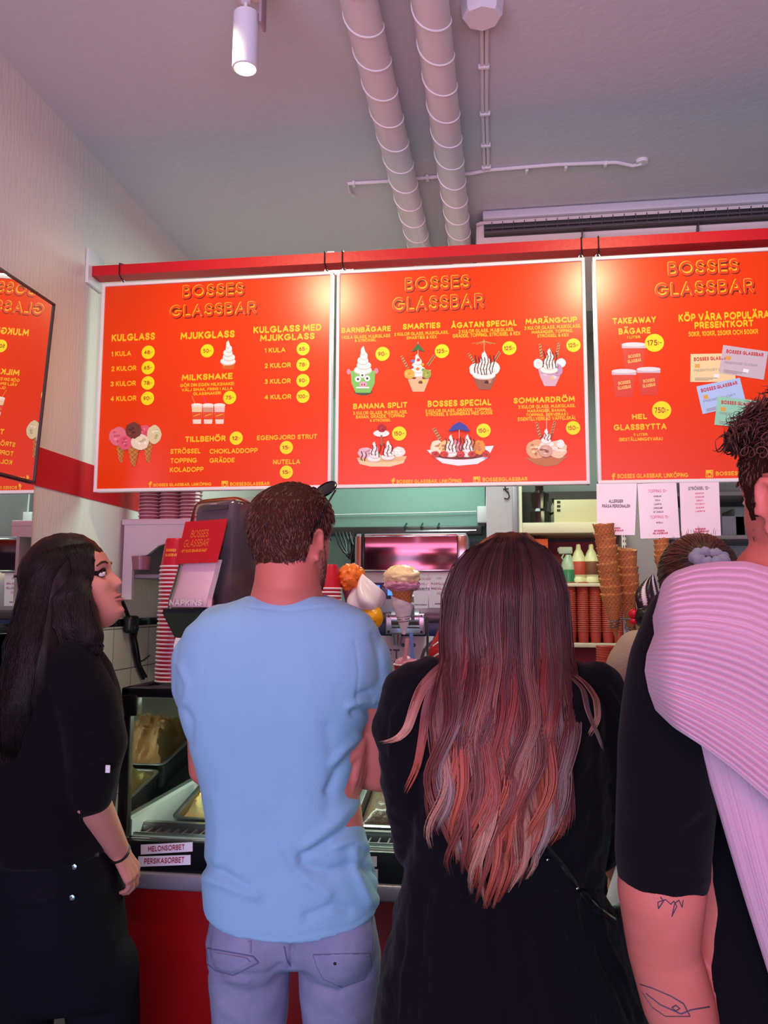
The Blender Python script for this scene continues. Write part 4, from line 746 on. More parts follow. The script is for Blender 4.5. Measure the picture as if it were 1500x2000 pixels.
# ================================================================ WAFFLE CONES AND DISPLAY CONES
M_waf = mat('waffle', '#ffffff', .62, attr=True, spec=.3, bump=(120, .15)); WA, WB = np.array(lin('#a8663a')), np.array(lin('#d79a5e'))
def waffle_mesh(h=.145, r=.031, name='waffle_cone', cup=True):
    nu, nv = 84, 46; V = []; C = []; Fs = []
    for i in range(nv+1):
        f = i/nv
        for j in range(nu):
            a = 2*pi*j/nu; k1 = abs(((a*7/pi+f*9) % 1)-.5)*2; k2 = abs(((a*7/pi-f*9) % 1)-.5)*2; rg = max(k1, k2)**5
            rr = .002+r*f+.0011*rg; top = (.004*sin(a*1+.6)+.0015*sin(5*a)) if i == nv else 0
            V.append((rr*cos(a), rr*sin(a), h*f+top)); C.append(WA*(1-rg)+WB*rg)
    for i in range(nv):
        for j in range(nu): Fs.append((i*nu+j, i*nu+(j+1) % nu, (i+1)*nu+(j+1) % nu, (i+1)*nu+j))
    o = len(V)
    for i in range(2):
        for j in range(nu):
            a = 2*pi*j/nu; rr = (r-.0022) if i == 0 else r*.5; V.append((rr*cos(a), rr*sin(a), (h-.0005 if i == 0 else h*.52)+(.004*sin(a+.6)+.0015*sin(5*a) if i == 0 else 0))); C.append(WB if i == 0 else WA*.6)
    for j in range(nu):
        k = (j+1) % nu; Fs.append((nv*nu+j, nv*nu+k, o+k, o+j)); Fs.append((o+j, o+k, o+nu+k, o+nu+j))
    Fs.append(tuple(range(nu-1, -1, -1)))
    me = bpy.data.meshes.new(name); me.from_pydata(V, [], Fs); me.materials.append(M_waf); a = me.color_attributes.new('Col', 'FLOAT_COLOR', 'POINT'); a.data.foreach_set('color', np.hstack([np.array(C), np.ones((len(C), 1))]).ravel())
    me.polygons.foreach_set('use_smooth', [True]*len(me.polygons)); return me
WM = waffle_mesh()
def cone_stack(tip, top, n, lab, group, first=0, scale=1.0):
    ax = (top-tip); Ls = ax.length; ax.normalize(); step = (Ls-.145*scale)/(n-1)
    for i in range(n):
        ll = (lab[1] if i == n-1 else lab[0] if i == 0 else lab[2])
        wob = Vector((RNG.uniform(-.07, .07), RNG.uniform(-.05, .05), 0)) if 0 < i else Vector((0, 0, 0)); q = (ax+wob).normalized().to_track_quat('Z', 'Y').to_matrix().to_4x4()
        o = bpy.data.objects.new('waffle_cone', WM); COL.objects.link(o)
        o.matrix_basis = Matrix.Translation(tip+ax*step*i-wob*.11) @ q @ Matrix.Rotation(RNG.uniform(0, 6), 4, 'Z') @ Matrix.Scale(scale, 4); tag(o, ll, 'waffle cone', group)
DC = 2.5
t1, p1 = at(1204, 1250, DC), at(1179, 1022, DC); t2, p2 = at(1238, 1262, DC+.03), at(1223, 1072, DC+.03); t3, p3 = at(1296, 1150, DC+.02), at(1291, 1052, DC+.02)
cone_stack(t1, p1, 10, ('lowest waffle cone of the tallest stack, held in the wire spiral', 'topmost waffle cone of the tallest stack, in front of the allergy sign', 'waffle cone nested within the tallest stack right of the red haired woman'), 'waffle cones in the tallest stack', scale=.98)
cone_stack(t2, p2, 7, ('lowest waffle cone of the second stack, right of the tallest', 'topmost waffle cone of the second stack, right of the tallest', 'waffle cone nested within the second stack, right of the tallest'), 'waffle cones in the second stack', scale=.98)
cone_stack(t3, p3, 4, ('lowest waffle cone of the stack behind the hair bun', 'topmost waffle cone of the stack in front of the topping list', 'waffle cone nested within the stack behind the hair bun'), 'waffle cones in the stack beside the bun', scale=.72)
M_wire = mat('wire_steel', '#8d8a92', .25, metal=1.0)
def spiral(c, ax, r0, r1, L, turns=3.5):
    q = ax.normalized().to_track_quat('Z', 'Y').to_matrix(); pts = []
    for i in range(int(turns*18)+1): a = 2*pi*i/18; f = i/(turns*18); rr = r0+(r1-r0)*f; pts.append(c+q @ Vector((rr*cos(a), rr*sin(a), L*f)))
    return pts
t = thing('cone_holder', 'wire holder with spiral rings for the waffle cones on the freezer top', 'cone holder', (t1.x+.03, t1.y+.03, ZT))
ax = (p1-t1).normalized(); sp_ = spiral(t1+ax*.035, ax, .0145, .0205, .032); b = MB(); b.tube(sp_, .0016, 6); b.obj('spiral_ring', M_wire, t)
ax2 = (p2-t2).normalized(); sp2 = spiral(t2+ax2*.035, ax2, .0145, .0205, .032); b = MB(); b.tube(sp2, .0016, 6); b.obj('spiral_ring', M_wire, t)
e = at(1262, 1206, DC+.01); b = MB(); b.tube([sp_[-1], at(1222, 1209, DC-.01), at(1240, 1208, DC-.02), at(1254, 1207, DC+.005), e+Vector((.03, .05, 0))], .0022, 8); b.tube([sp2[-1], e+Vector((.02, .05, 0))], .0022, 8); b.obj('arm', M_wire, t)
b = MB(); b.tube([e+Vector((.03, .05, .01)), (e.x+.03, e.y+.05, ZT)], .004, 8); b.lathe([(.05, 0), (.05, .004), (.004, .006)], 28, (e.x+.03, e.y+.05, ZT)); b.obj('stand', M_wire, t)

def lump(c, r, seed, amp=.18, ky=1.0, n=36, k=24, freq=3.0):
    P = []
    for i in range(k+1):
        th = pi*i/k; row = []
        for j in range(n):
            ph = 2*pi*j/n; d = Vector((sin(th)*cos(ph), sin(th)*sin(ph), cos(th)*ky)); s_ = 1+amp*(1-abs(fbm(d*freq*.5+Vector((seed, seed*2, 0)), 3))*1.9); row.append(Vector(c)+Vector((d.x*r*s_, d.y*r*s_, d.z*r*s_)))
        P.append(row)
    b = MB(); b.grid(P, wrap=True); return b
def swirl(base, tip, r, twist=2.4, lobes=4, n=60, k=44, amp=.16, colf=None):
    ax = tip-base; q = ax.normalized().to_track_quat('Z', 'Y').to_matrix(); L = ax.length; P = []; V = []; C = []
    for i in range(k+1):
        f = i/k; prof = (sin(pi*min(1, f*1.5+.16)/2) if f < .56 else 1)*(1-max(0, (f-.30)/.70)**1.5)*1.0
        row = []
        for j in range(n):
            a = 2*pi*j/n; rr = r*prof*(1+amp*cos(lobes*(a+twist*f))) + .0005; row.append(base+q @ Vector((rr*cos(a), rr*sin(a), L*f)))
            if colf: C.append(colf(cos(lobes*(a+twist*f)), f))
        P.append(row)
    b = MB(); b.grid(P, wrap=True); return b, C
# big display cone left of the soft ice machine
DD = 2.50
t = thing('display_ice_cream', 'plastic display ice cream with orange, chocolate and yellow scoops around a white swirl', 'display ice cream', at(712, 1240, DD))
M_gl = lambda n, c, **k: mat(n, c, .28, spec=.5, **k)
lump(at(686, 1128, DD), .036, 2.3, .30, freq=4.2).obj('orange_scoop', M_gl('fake_orange', '#e8772a', bump=(90, .3)), t, ang=60)
b = MB(); q0, q1 = at(681, 1150, DD), at(690, 1205, DD); b.capsule(q0, .021, q1, .010); b.obj('small_cone', M_gl('fake_cone_pink', '#7d3348'), t)
swirl(at(722, 1208, DD-.02), at(707, 1120, DD-.025), .058, 1.5, 4, amp=.17)[0].obj('white_swirl', M_gl('fake_cream', '#e9dee6'), t, ang=60)
lump(at(694, 1204, DD-.03), .036, 5, .10).obj('chocolate_scoop', M_gl('fake_chocolate', '#2f2530'), t, ang=60)
lump(at(727, 1206, DD-.045), .032, 8, .06, 1.12).obj('yellow_scoop', M_gl('fake_yellow', '#eda802'), t, ang=60)
b = MB(); q0, q1 = at(712, 1222, DD-.03), at(708, 1262, DD-.03); b.capsule(q1, .012, q0, .030); b.obj('cone', M_gl('fake_cone', '#cbb58a'), t)
b = MB(); zz = [at(713+(i % 2)*26-4, 1211+i*3.0, DD-.078-.002*(i % 2 == 0)) for i in range(7)]; b.tube(zz, .0016, 6); b.obj('chocolate_zigzag', MATS['fake_chocolate'], t)
pt = at(712, 1262, DD-.03); b = MB(); b.tube([pt, (pt.x, pt.y, ZT)], .006, 10); b.lathe([(.045, 0), (.045, .004), (.006, .008)], 28, (pt.x, pt.y, ZT)); b.obj('stand', M_wire, t)
# wrapped display cone
D2 = 2.47
t = thing('display_ice_cream', 'display waffle cone with cream and pink scoops wrapped in white paper', 'display ice cream', at(790, 1236, D2))
lump(at(785, 1126, D2), .047, 14, .25, .62, freq=3.6).obj('cream_scoop', M_gl('fake_vanilla', '#eed6a8', bump=(90, .3)), t, ang=60)
lump(at(786, 1143, D2), .046, 19, .30, .40, freq=5).obj('pink_scoop', M_gl('fake_pink', '#cf8fae', bump=(90, .3)), t, ang=60)
c0, c1 = at(789, 1236, D2), at(786, 1147, D2); ax = c1-c0
me = waffle_mesh(ax.length, .033, 'waffle'); o = bpy.data.objects.new('cone', me); COL.objects.link(o); o.matrix_basis = Matrix.Translation(c0) @ ax.normalized().to_track_quat('Z', 'Y').to_matrix().to_4x4(); o.parent = t; o.matrix_parent_inverse = wm(t).inverted()
b = MB(); qm = ax.normalized().to_track_quat('Z', 'Y').to_matrix(); R_ = []
for i in range(15):
    f = i/14; hh = ax.length*(-.03+.74*f); R_.append([c0+qm @ Vector(((.0055+.0305*f)*cos(2*pi*j/30), (.0055+.0305*f)*sin(2*pi*j/30), hh+(.016*cos(2*pi*j/30+2.6) if i == 14 else 0)+.001*sin(7*j+i))) for j in range(30)])
b.rings(R_); b.obj('paper_wrap', mat('wrap_paper', '#e2d7e0', .6, bump=(40, .3)), t)
t = thing('cone_holder', 'wire holder with a spiral ring gripping the wrapped display cone', 'cone holder', (c0.x+.05, c0.y+.02, ZT))
b = MB(); sp_ = spiral(c0+ax.normalized()*.030, ax, .0155, .0215, .022, 3); b.tube(sp_, .0014, 6); b.obj('spiral_ring', M_wire, t)
k = at(762, 1203, D2); k2 = at(835, 1206, D2+.03); b = MB(); b.tube([at(738, 1203, D2), k, sp_[-1]], .0018, 6); b.tube([sp_[-1]+Vector((.004, .004, 0)), k2], .0018, 6); b.obj('arm', M_wire, t)
b = MB(); b.tube([k2, (k2.x, k2.y, ZT)], .004, 8); b.lathe([(.04, 0), (.04, .004), (.004, .006)], 24, (k2.x, k2.y, ZT)); b.obj('stand', M_wire, t)
# chocolate swirl display cone on the right
D3 = 2.46
t = thing('display_ice_cream', 'display cone with chocolate and white striped swirl, dark scoop and red cherry', 'display ice cream', at(1262, 1235, D3))
DKC, WHC = np.array(lin('#2a1c28')), np.array(lin('#e6dce4'))
sb, C = swirl(at(1252, 1205, D3), at(1276, 1118, D3), .036, 2.2, 4, amp=.13, colf=lambda c, f: WHC if c < -.62 and f > .05 else DKC)
V = np.array(sb.v); arr_obj('striped_swirl', V, sb.f, mat('fake_striped', '#ffffff', .25, attr=True), t, np.array(C))
lump(at(1263, 1205, D3-.02), .034, 33, .08).obj('dark_scoop', M_gl('fake_dark', '#1c161c', bump=(60, .2)), t, ang=60)
b = MB(); b.ell(at(1238, 1199, D3-.01), (.016, .016, .015)); b.ell(at(1238, 1213, D3-.01), (.013, .013, .012)); b.obj('cherry', M_gl('cherry_red', '#c8102e'), t)
b = MB(); b.capsule(at(1264, 1300, D3), .012, at(1263, 1222, D3), .032); b.obj('cone', MATS['fake_cone'], t)
pt = at(1264, 1296, D3); b = MB(); b.tube([pt, (pt.x, pt.y, ZT)], .006, 10); b.lathe([(.045, 0), (.045, .004), (.006, .008)], 28, (pt.x, pt.y, ZT)); b.obj('stand', M_wire, t)
# tasting cup with spoons
p = at(795, 1335, 2.42); p = Vector((p.x, p.y, ZT)); hz = at(795, 1298, 2.42).z-ZT
t = thing('ice_cream_cup', 'red paper cup filled with pink ice cream on the freezer top', 'ice cream cup', p)
b = MB(); b.lathe([(.026, 0), (.0275, .001), (.040, hz), (.038, hz), (.03, .02)], 32, p); b.obj('cup_wall', M_cup, t); b = MB(); b.torus(p+Vector((0, 0, hz)), .0395, .0026, 32, 8); b.obj('rolled_rim', M_rim, t)
lump(p+Vector((0, 0, hz+.002)), .033, 41, .12, .62).obj('ice_cream', mat('pink_gelato', '#d98aa4', .45, bump=(60, .2)), t, ang=60)
for (u0, v0, u1, v1, c, nm, dd) in ((790, 1292, 796, 1246, '#d9909f', 'pink plastic spoon stuck upright in the ice cream cup', 2.395), (806, 1290, 803, 1236, '#6a8ad8', 'blue plastic spoon stuck upright in the ice cream cup', 2.415)):
    a, c_ = at(u0, v0, dd), at(u1, v1, dd); b = MB(); d = (c_-a); sd = RH
    rows = [[a+d*f-sd*w, a+d*f+sd*w] for f, w in ((-.15, .0075), (0, .0085), (.12, .0072), (.3, .0046), (.6, .005), (.92, .0056), (.98, .0042), (1.0, .002))]
    b.slab(rows, FH*.002); tag(b.obj('plastic_spoon', mat('spoon_'+c[1:], c, .3), ang=60), nm, 'spoon', 'spoons in the ice cream cup')

# ================================================================ SOFT ICE MACHINE
YM = 3.95
def mz(v): return onY(800, v, YM).z
def mx(u, v=1150): return onY(u, v, YM).x
t = thing('soft_ice_machine', 'stainless soft ice machine with pink lit panel behind the counter', 'soft ice machine', (mx(800), YM+.3, .9))
M_panel = mat('machine_panel', '#b2a6b2', .32, metal=.6); M_pink = mat('pink_tinted_steel', '#85525f', .09, metal=1.0, bump=(3.0, .03, 1))  # door steel tinted pink, putting reflected awning light into its colour
x0, x1 = mx(693), mx(912)
b = MB(); b.rbox((x0, YM+.02, .9), (x1, YM+.62, mz(1041)), .008); b.obj('cabinet', M_panel, t)
b = MB(); b.rbox((x0, YM, .92), (mx(705), YM+.03, mz(1046)), .004); b.rbox((mx(893), YM, mz(1112)), (x1, YM+.03, mz(1046)), .004); b.obj('side_trim', mat('trim_steel', '#a79aa2', .22, metal=1), t)
b = MB(); b.rbox((mx(705), YM-.004, mz(1120)), (mx(712), YM+.03, mz(1042)), .003); b.obj('shaded_gap_strip', M_black, t)  # black strip standing for the shaded gap beside the door
b = MB(); P = []
for i in range(13):
    f = i/12; z = mz(1113)+(mz(1049)-mz(1113))*f; P.append([Vector((x, YM-.006-.045*(z-mz(1080))+.0012*sin(f*2*pi+.8), z)) for x in (mx(713), mx(770), mx(830), mx(893))])
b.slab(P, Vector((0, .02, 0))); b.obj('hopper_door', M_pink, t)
b = MB(); b.rbox((mx(712), YM-.012, mz(1116)), (mx(893), YM+.02, mz(1112.5)), .002); b.rbox((mx(712), YM-.012, mz(1049)), (mx(893), YM+.02, mz(1044)), .002); b.obj('door_edge', M_chrome, t)
b = MB(); b.rbox((mx(712), YM, mz(1197)), (mx(905), YM+.03, mz(1117)), .003); b.obj('front_panel', M_panel, t)
b = MB(); b.rbox((mx(712), YM-.006, mz(1215)), (x1, YM+.02, mz(1198)), .003); b.obj('drip_lip', mat('brown_lip', '#4e3f48', .3, metal=.5), t)
b = MB(); b.rbox((mx(712), YM-.002, mz(1242)), (x1, YM+.02, mz(1215)), .002); b.obj('navy_band', mat('navy', '#16204a', .35), t)
b = MB(); b.rbox((mx(712), YM-.002, mz(1345)), (x1, YM+.02, mz(1242)), .002); b.obj('lower_panel', mat('machine_white', '#b9b2bd', .4), t)
dpl = MB(); dpl.rbox((mx(726), YM-.006, mz(1170)), (mx(774), YM+.01, mz(1138)), .003); sc = dpl.obj('control_display', mat('display_dark', '#2d2546', .25), t)
for xa, xb in ((728, 742), (757.5, 768)): b = MB(); b.box((mx(xa), YM-.0075, mz(1163)), (mx(xb), YM-.005, mz(1143))); b.obj('lit_screen', mat('screen_blue', '#3b7fe8', .3, emit=('#3f86f0', 1.1)), sc)
for vv in (1150, 1157): b = MB(); b.lathe([(.006, 0), (.006, .001)], 12, mtx=Matrix.Translation((mx(749), YM-.006, mz(vv))) @ Matrix.Rotation(pi/2, 4, 'X')); b.obj('button', mat('button_blue', '#4b4a78', .4), sc)
b = MB(); b.lathe([(.004, 0), (.004, .002)], 12, mtx=Matrix.Translation((mx(750), YM-.004, mz(1167))) @ Matrix.Rotation(pi/2, 4, 'X')); b.obj('indicator', mat('led', '#9cd0ff', .3, emit=('#8cc4ff', 2.0)), sc)
# dispensing head
b = MB(); b.rbox((mx(757), YM-.07, mz(1238)), (mx(832), YM, mz(1198)), .006, 3); hd = b.obj('dispensing_head', mat('head_steel', '#b5adb8', .25, metal=.9), t)
b = MB(); b.lathe([(.045, 0), (.045, .13)], 32, mtx=Matrix.Translation((mx(770), YM-.065, mz(1208))) @ Matrix.Rotation(pi/2, 4, 'Y')); b.obj('barrel', MATS['head_steel'], hd)
for u, v in ((763, 1233), (826, 1233), (763, 1203), (826, 1203)): b = MB(); b.lathe([(.005, 0), (.006, .004), (.0, .005)], 12, mtx=Matrix.Translation((mx(u), YM-.07, mz(v))) @ Matrix.Rotation(pi/2, 4, 'X')); b.obj('bolt', M_dark, hd)
b = MB(); b.tube([(mx(811), YM-.11, mz(1210)), (mx(810.5), YM-.12, mz(1190)), (mx(810), YM-.13, mz(1166))], [.008, .011, .0085], 12); b.obj('pull_lever', mat('lever_grey', '#6d6a74', .35), hd)
b = MB(); b.ell((mx(810), YM-.13, mz(1165)), (.012, .012, .008)); b.obj('lever_knob', M_white, hd)
b = MB(); b.lathe([(.016, -.05), (.024, 0)], 20, (mx(777), YM-.04, mz(1238))); b.obj('nozzle', MATS['head_steel'], hd)
for u in (788, 808): b = MB(); b.lathe([(.010, 0), (.010, .004), (.001, .004)], 16, mtx=Matrix.Translation((mx(u), YM-.002, mz(1260))) @ Matrix.Rotation(pi/2, 4, 'X')); b.obj('hole_cap', M_black, t)
def mwords(txt, u0, u1, v0, v1, col, bold=.03):
    pts, fs = text_fit(txt, mx(u0, v1), mx(u1, v1), mz(v1), mz(v0), bold); b = MB(); b.add([(q[0], YM-.0035-q[2], q[1]) for q in pts], fs, col); b.obj('lettering', M_ink, t, fix=False)
mwords('SOFT', 719, 781, 1268, 1287, '#4c4550', .03); mwords('GELATO', 719, 781, 1290, 1300, '#5c5560', 0)
b = MB(); _k = [0]
def gp(pts, w):
    P = [(mx(u, v), mz(v)) for u, v in pts]
    for i in range(len(P)-1):
        for q in range(7):
            f = q/6; x = P[i][0]*(1-f)+P[i+1][0]*f; z = P[i][1]*(1-f)+P[i+1][1]*f; r = .0023*(w[i]*(1-f)+w[i+1]*f); _k[0] += 1; b.add([(x+r*cos(2*pi*j/10), YM-.0028-_k[0]*8e-6, z+r*sin(2*pi*j/10)) for j in range(10)], [tuple(range(10))])
gp([(849, 1244), (847, 1251), (840, 1257), (834, 1262), (829, 1272)], [2, 3, 3.2, 3.2, 3]); gp([(829, 1268), (825, 1282), (824, 1298), (832, 1305), (845, 1300)], [3, 4, 5, 5, 4]); gp([(841, 1262), (850, 1266), (854, 1274), (848, 1282)], [2.2, 3, 3, 2]); b.obj('painted_scroll', mat('scroll_brown', '#4a3d40', .5), t)
plate('paper_notice', [(808, 1119), (836, 1119), (836, 1188), (800, 1188)], YM-.002, .0006, mat('notice_paper', '#c5bac6', .5), 'grey notice taped to the soft ice machine behind the display cone', 'notice', [('MJUKGLASS', .05, .97, .80, .86, '#8c3048', .0, .05), ('VANILJ', .2, .8, .66, .72, '#8c3048', 0, .05), ('LAKRITS', .15, .97, .50, .58, '#1c1a22', .03, .05), ('BOSSES GLASSBAR', .1, .9, .08, .12, '#3a3038', .03)], 'notices taped to the soft ice machine')
plate('paper_notice', [(838, 1119), (879, 1117), (877, 1188), (838, 1187)], YM-.002, .0006, MATS['notice_paper'], 'grey notice with red writing at the right of the soft ice machine', 'notice', [('VÅR', .36, .62, .82, .88, '#8c3048', .0, .05), ('MJUKGLASS', .1, .92, .66, .73, '#8c3048', .02, .05), ('INNEHÅLLER', .1, .92, .52, .59, '#8c3048', .02, .05), ('ÄGG', .38, .64, .38, .46, '#8c3048', 0, .05), ('BOSSES', .3, .7, .1, .14, '#3a3038', .05)], 'notices taped to the soft ice machine')
# rod, clips and cables above and left of the machine
t = thing('steel_rod', 'steel rod with hooks under the blind track above the soft ice machine', 'rod', at(830, 1030, 4.3))
b = MB(); a, c_ = onY(792, 1037, 4.25), onY(930, 1036, 4.25); b.tube([a, c_], .005); b.obj('rod', M_chrome, t)
for u in (790, 822, 855): b = MB(); q = onY(u, 1030, 4.25); b.tube([q+Vector((0, .1, .03)), q, q+Vector((.004, 0, -.012))], .005, 6); b.obj('hook', M_dark, t)
t = thing('cable_bundle', 'black cables hanging at the left side of the soft ice machine', 'cables', onY(680, 1090, 4.1))
for i in range(5):
    b = MB(); b.tube([onY(655+i*7, 1040, 4.15), onY(662+i*7, 1062, 4.12), onY(672+i*4+3*sin(i*2), 1078+i*4, 4.1), onY(684+2*cos(i), 1092, 4.1), onY(690, 1076-i*3, 4.1), onY(688-i, 1048, 4.12)], .006, 8); b.obj('cable', M_black, t)
b = MB(); q0, q1 = onY(686, 1100, 4.16), onY(692, 1042, 4.16); b.rbox((q0.x, 4.14, .8985), (q1.x, 4.18, q1.z), .004); b.obj('upright', M_dark, t)
t = thing('back_counter', 'white counter unit carrying the soft ice machine', 'counter', (-.6, 4.3, 0)); bx = onY(950, 1000, 4.1).x-.02; b = MB(); b.rbox((-1.3, 3.9, .0), (bx, 4.44, .86), .006); b.obj('cabinet', M_white, t); b = MB(); b.rbox((-1.32, 3.87, .86), (bx+.01, 4.44, .898), .006); b.obj('worktop', M_steel, t)
# grey pipework beside the machine, seen in the mirror
t = thing('milkshake_mixer', 'dark machine with bent grey pipes on the back counter', 'machine', (-1.12, 4.2, .9))
b = MB(); b.rbox((-1.28, 4.05, .9), (-.98, 4.43, 1.55), .01); b.obj('cabinet', M_dark, t)
for dx, hh in ((-.09, 1.86), (.03, 1.76)): b = MB(); b.tube([(-1.12+dx, 4.2, 1.54), (-1.12+dx, 4.2, hh-.04), (-1.11+dx, 4.2, hh-.01), (-1.08+dx, 4.2, hh), (-.9+dx, 4.2, hh)], .022, 14); b.obj('pipe', mat('pipe_grey', '#4b4a50', .4), t)

# ================================================================ SHELVING AT THE RIGHT
YH = 3.92
def hz_(v): return onY(1120, v, YH).z
def hx(u): return onY(u, 1150, YH).x
xs0, xs1 = hx(1022), hx(1217)
t = thing('shelf_unit', 'open shelf unit with red back between the column and the pier', 'shelf unit', ((xs0+xs1)/2, YH+.2, 0))
b = MB(); b.box((xs0, YH+.36, .0), (xs1, YH+.38, hz_(1048))); b.obj('red_back', mat('shelf_red', '#8e0f1c', .5), t)
b = MB(); b.box((xs0, YH+.36, hz_(1048)), (xs1, YH+.38, hz_(940))); b.obj('upper_back', mat('shelf_upper', '#3c3836', .6), t)
M_sh = mat('shelf_laminate', '#c9c2a8', .45)
for v, hh, m in ((1020, .05, M_sh), (1139, .016, M_sh), (1256, .02, M_sh), (1400, .02, M_sh)): b = MB(); b.rbox((xs0, YH, hz_(v)-hh), (xs1, YH+.36, hz_(v)), .003); b.obj('shelf', m, t)
b = MB(); b.rbox((xs0-.012, YH, 0), (xs0, YH+.38, hz_(940)), .002); b.obj('side_panel', M_sh, t); b = MB(); b.rbox((xs1, YH, 0), (xs1+.012, YH+.38, hz_(940)), .002); b.obj('side_panel', M_grey, t)
b = MB(); q0, q1 = hx(1216), hx(1226); b.rbox((q0, YH-.012, hz_(1225)), (q1, YH, hz_(1045)), .002)
b.obj('slotted_upright', mat('upright_grey', '#8d8590', .4, metal=.5), t)
b = MB()
for i in range(18): z = hz_(1222)+(hz_(1048)-hz_(1222))*i/17; b.box((q0+.006, YH-.0135, z-.006), (q0+.010, YH-.0118, z+.006)); b.box((q0+.016, YH-.0135, z-.006), (q0+.020, YH-.0118, z+.006))
o = b.obj('slots', M_black, t); o['kind'] = 'stuff'
q0, q1 = onY(1001, 1000, 4.09), onY(1007, 1000, 4.09); b = MB(); b.rbox((q0.x, 4.085, 1.4), (q1.x+.01, 4.1, 2.2), .002); tag(b.obj('slotted_rail', MATS['upright_grey']), 'grey slotted shelf rail on the papered column', 'rail')
q0 = onY(988, 970, 4.095); b = MB(); b.tube([q0+Vector((-.004, 0, .055)), q0+Vector((0, 0, .03)), q0+Vector((.012, 0, .022)), q0+Vector((.018, 0, 0)), q0+Vector((.008, 0, -.012)), q0+Vector((-.008, 0, -.008))], .003, 6); b.tube([q0+Vector((-.014, 0, .038)), q0+Vector((.014, 0, .04))], .003, 6); tag(b.obj('wall_hook', M_dark), 'small dark bent hook on the papered column', 'hook')
p0, p1 = onY(1083, 1020, YH+.03), onY(1170, 975, YH+.03)
t = thing('cardboard_box', 'pale carton with printed marks on the top shelf', 'box', (p0.x, YH+.1, p0.z)); b = MB(); b.rbox((p0.x, YH+.03, hz_(1020)), (p1.x, YH+.28, p1.z), .003); b.obj('carton', mat('carton', '#c6c09c', .7), t)
b = MB(); 
for i, v in enumerate((980, 988, 996)): a = onY(1092, v, YH+.029); b.box((a.x-.01, a.y, a.z-.008), (a.x+.006, a.y+.002, a.z+.004))
o = b.obj('printed_marks', mat('print_black', '#2a2a28', .6), t); o['kind'] = 'stuff'
p0 = onY(1055, 1020, YH+.06); t = thing('dark_appliance', 'dark jar shaped appliance beside the carton on the top shelf', 'appliance', (p0.x, YH+.1, p0.z)); b = MB(); b.lathe([(.05, 0), (.052, .06), (.04, .075), (.046, .15), (.02, .165), (.02, .19), (.001, .192)], 24, (p0.x, YH+.1, hz_(1020))); b.obj('jar', mat('dark_glass', '#1c1716', .15), t); b = MB(); b.tube([(p0.x+.05, YH+.1, hz_(1020)+.05), (p0.x+.08, YH+.07, hz_(1020)+.06), (p0.x+.06, YH+.04, hz_(1020)+.12)], .006); b.obj('handle', M_dark, t)
def bottle(u, vt, lab, kind):
    p = onY(u, 1139, YH+.06); z0 = hz_(1139)+.0005; H = onY(u, vt, YH+.06).z-z0; t = thing('bottle', lab, 'bottle', (p.x, YH+.06, z0), 'bottles on the middle shelf'); c = (p.x, YH+.06, z0)
    if kind == 0:
        b = MB(); b.lathe([(.032, 0), (.036, .004), (.036, H*.42), (.030, H*.58), (.016, H*.74), (.013, H*.78)], 24, c); b.obj('bottle_body', mat('spray_green', '#9fb49a', .25, spec=.5), t); b = MB(); b.lathe([(.0362, .004), (.0366, .006), (.0366, H*.36), (.0362, H*.37)], 24, c); b.obj('green_liquid', mat('liquid_green', '#2f7a50', .25), t)
        b = MB(); b.rbox((c[0]-.045, c[1]-.012, z0+H*.80), (c[0]+.02, c[1]+.012, z0+H), .006); b.rbox((c[0]-.05, c[1]-.007, z0+H*.86), (c[0]-.04, c[1]+.007, z0+H*.97), .003); b.tube([(c[0]-.02, c[1], z0+H*.82), (c[0]-.03, c[1]-.002, z0+H*.7), (c[0]-.022, c[1], z0+H*.64)], .004); b.obj('spray_head', mat('spray_head', '#a9b9a4', .35), t)
    else:
        b = MB(); b.lathe([(.028, 0), (.036, .006), (.037, H*.1), (.031, H*.16), (.036, H*.24), (.036, H*.5), (.033, H*.62), (.022, H*.78), (.012, H*.88), (.011, H*.97), (.008, H)], 28, c); b.obj('bottle_body', mat('cream_bottle', '#d2d2a2', .3), t)
        b = MB(); b.lathe([(.0364, H*.22), (.0368, H*.225), (.0368, H*.52), (.0352, H*.555)], 28, c, cap=False); b.obj('label_band', mat('label_red' if kind == 1 else 'label_brown', '#b0452f' if kind == 1 else '#6d3f24', .45), t)
bottle(1111, 1068, 'spray bottle with green liquid, leftmost on the middle shelf', 0); bottle(1131, 1063, 'cream sauce bottle with red label, second on the middle shelf', 1); bottle(1156, 1063, 'cream sauce bottle with brown label, third on the middle shelf', 2)
p0 = onY(1062, 1100, YH+.1); t = thing('orange_carton', 'orange carton on the middle shelf behind the red haired woman', 'box', (p0.x, YH+.1, hz_(1139))); b = MB(); b.rbox((p0.x-.06, YH+.06, hz_(1139)+.0005), (p0.x+.02, YH+.2, hz_(1050)), .004); b.obj('carton', mat('carton_orange', '#d8531e', .5), t)
b = MB(); b.lathe([(.020, .001), (.0225, 0), (.0272, .0535), (.0255, .0565), (.001, .0566)], 20, cap=False); CM1 = b.mesh('cup_wall', mat('shelf_cup_red', '#9c2f25', .5)); b = MB(); b.torus((0, 0, .0535), .0275, .0022, 22, 6); CM2 = b.mesh('rolled_rim', mat('shelf_cup_rim', '#b4553c', .5))
cnt = 0
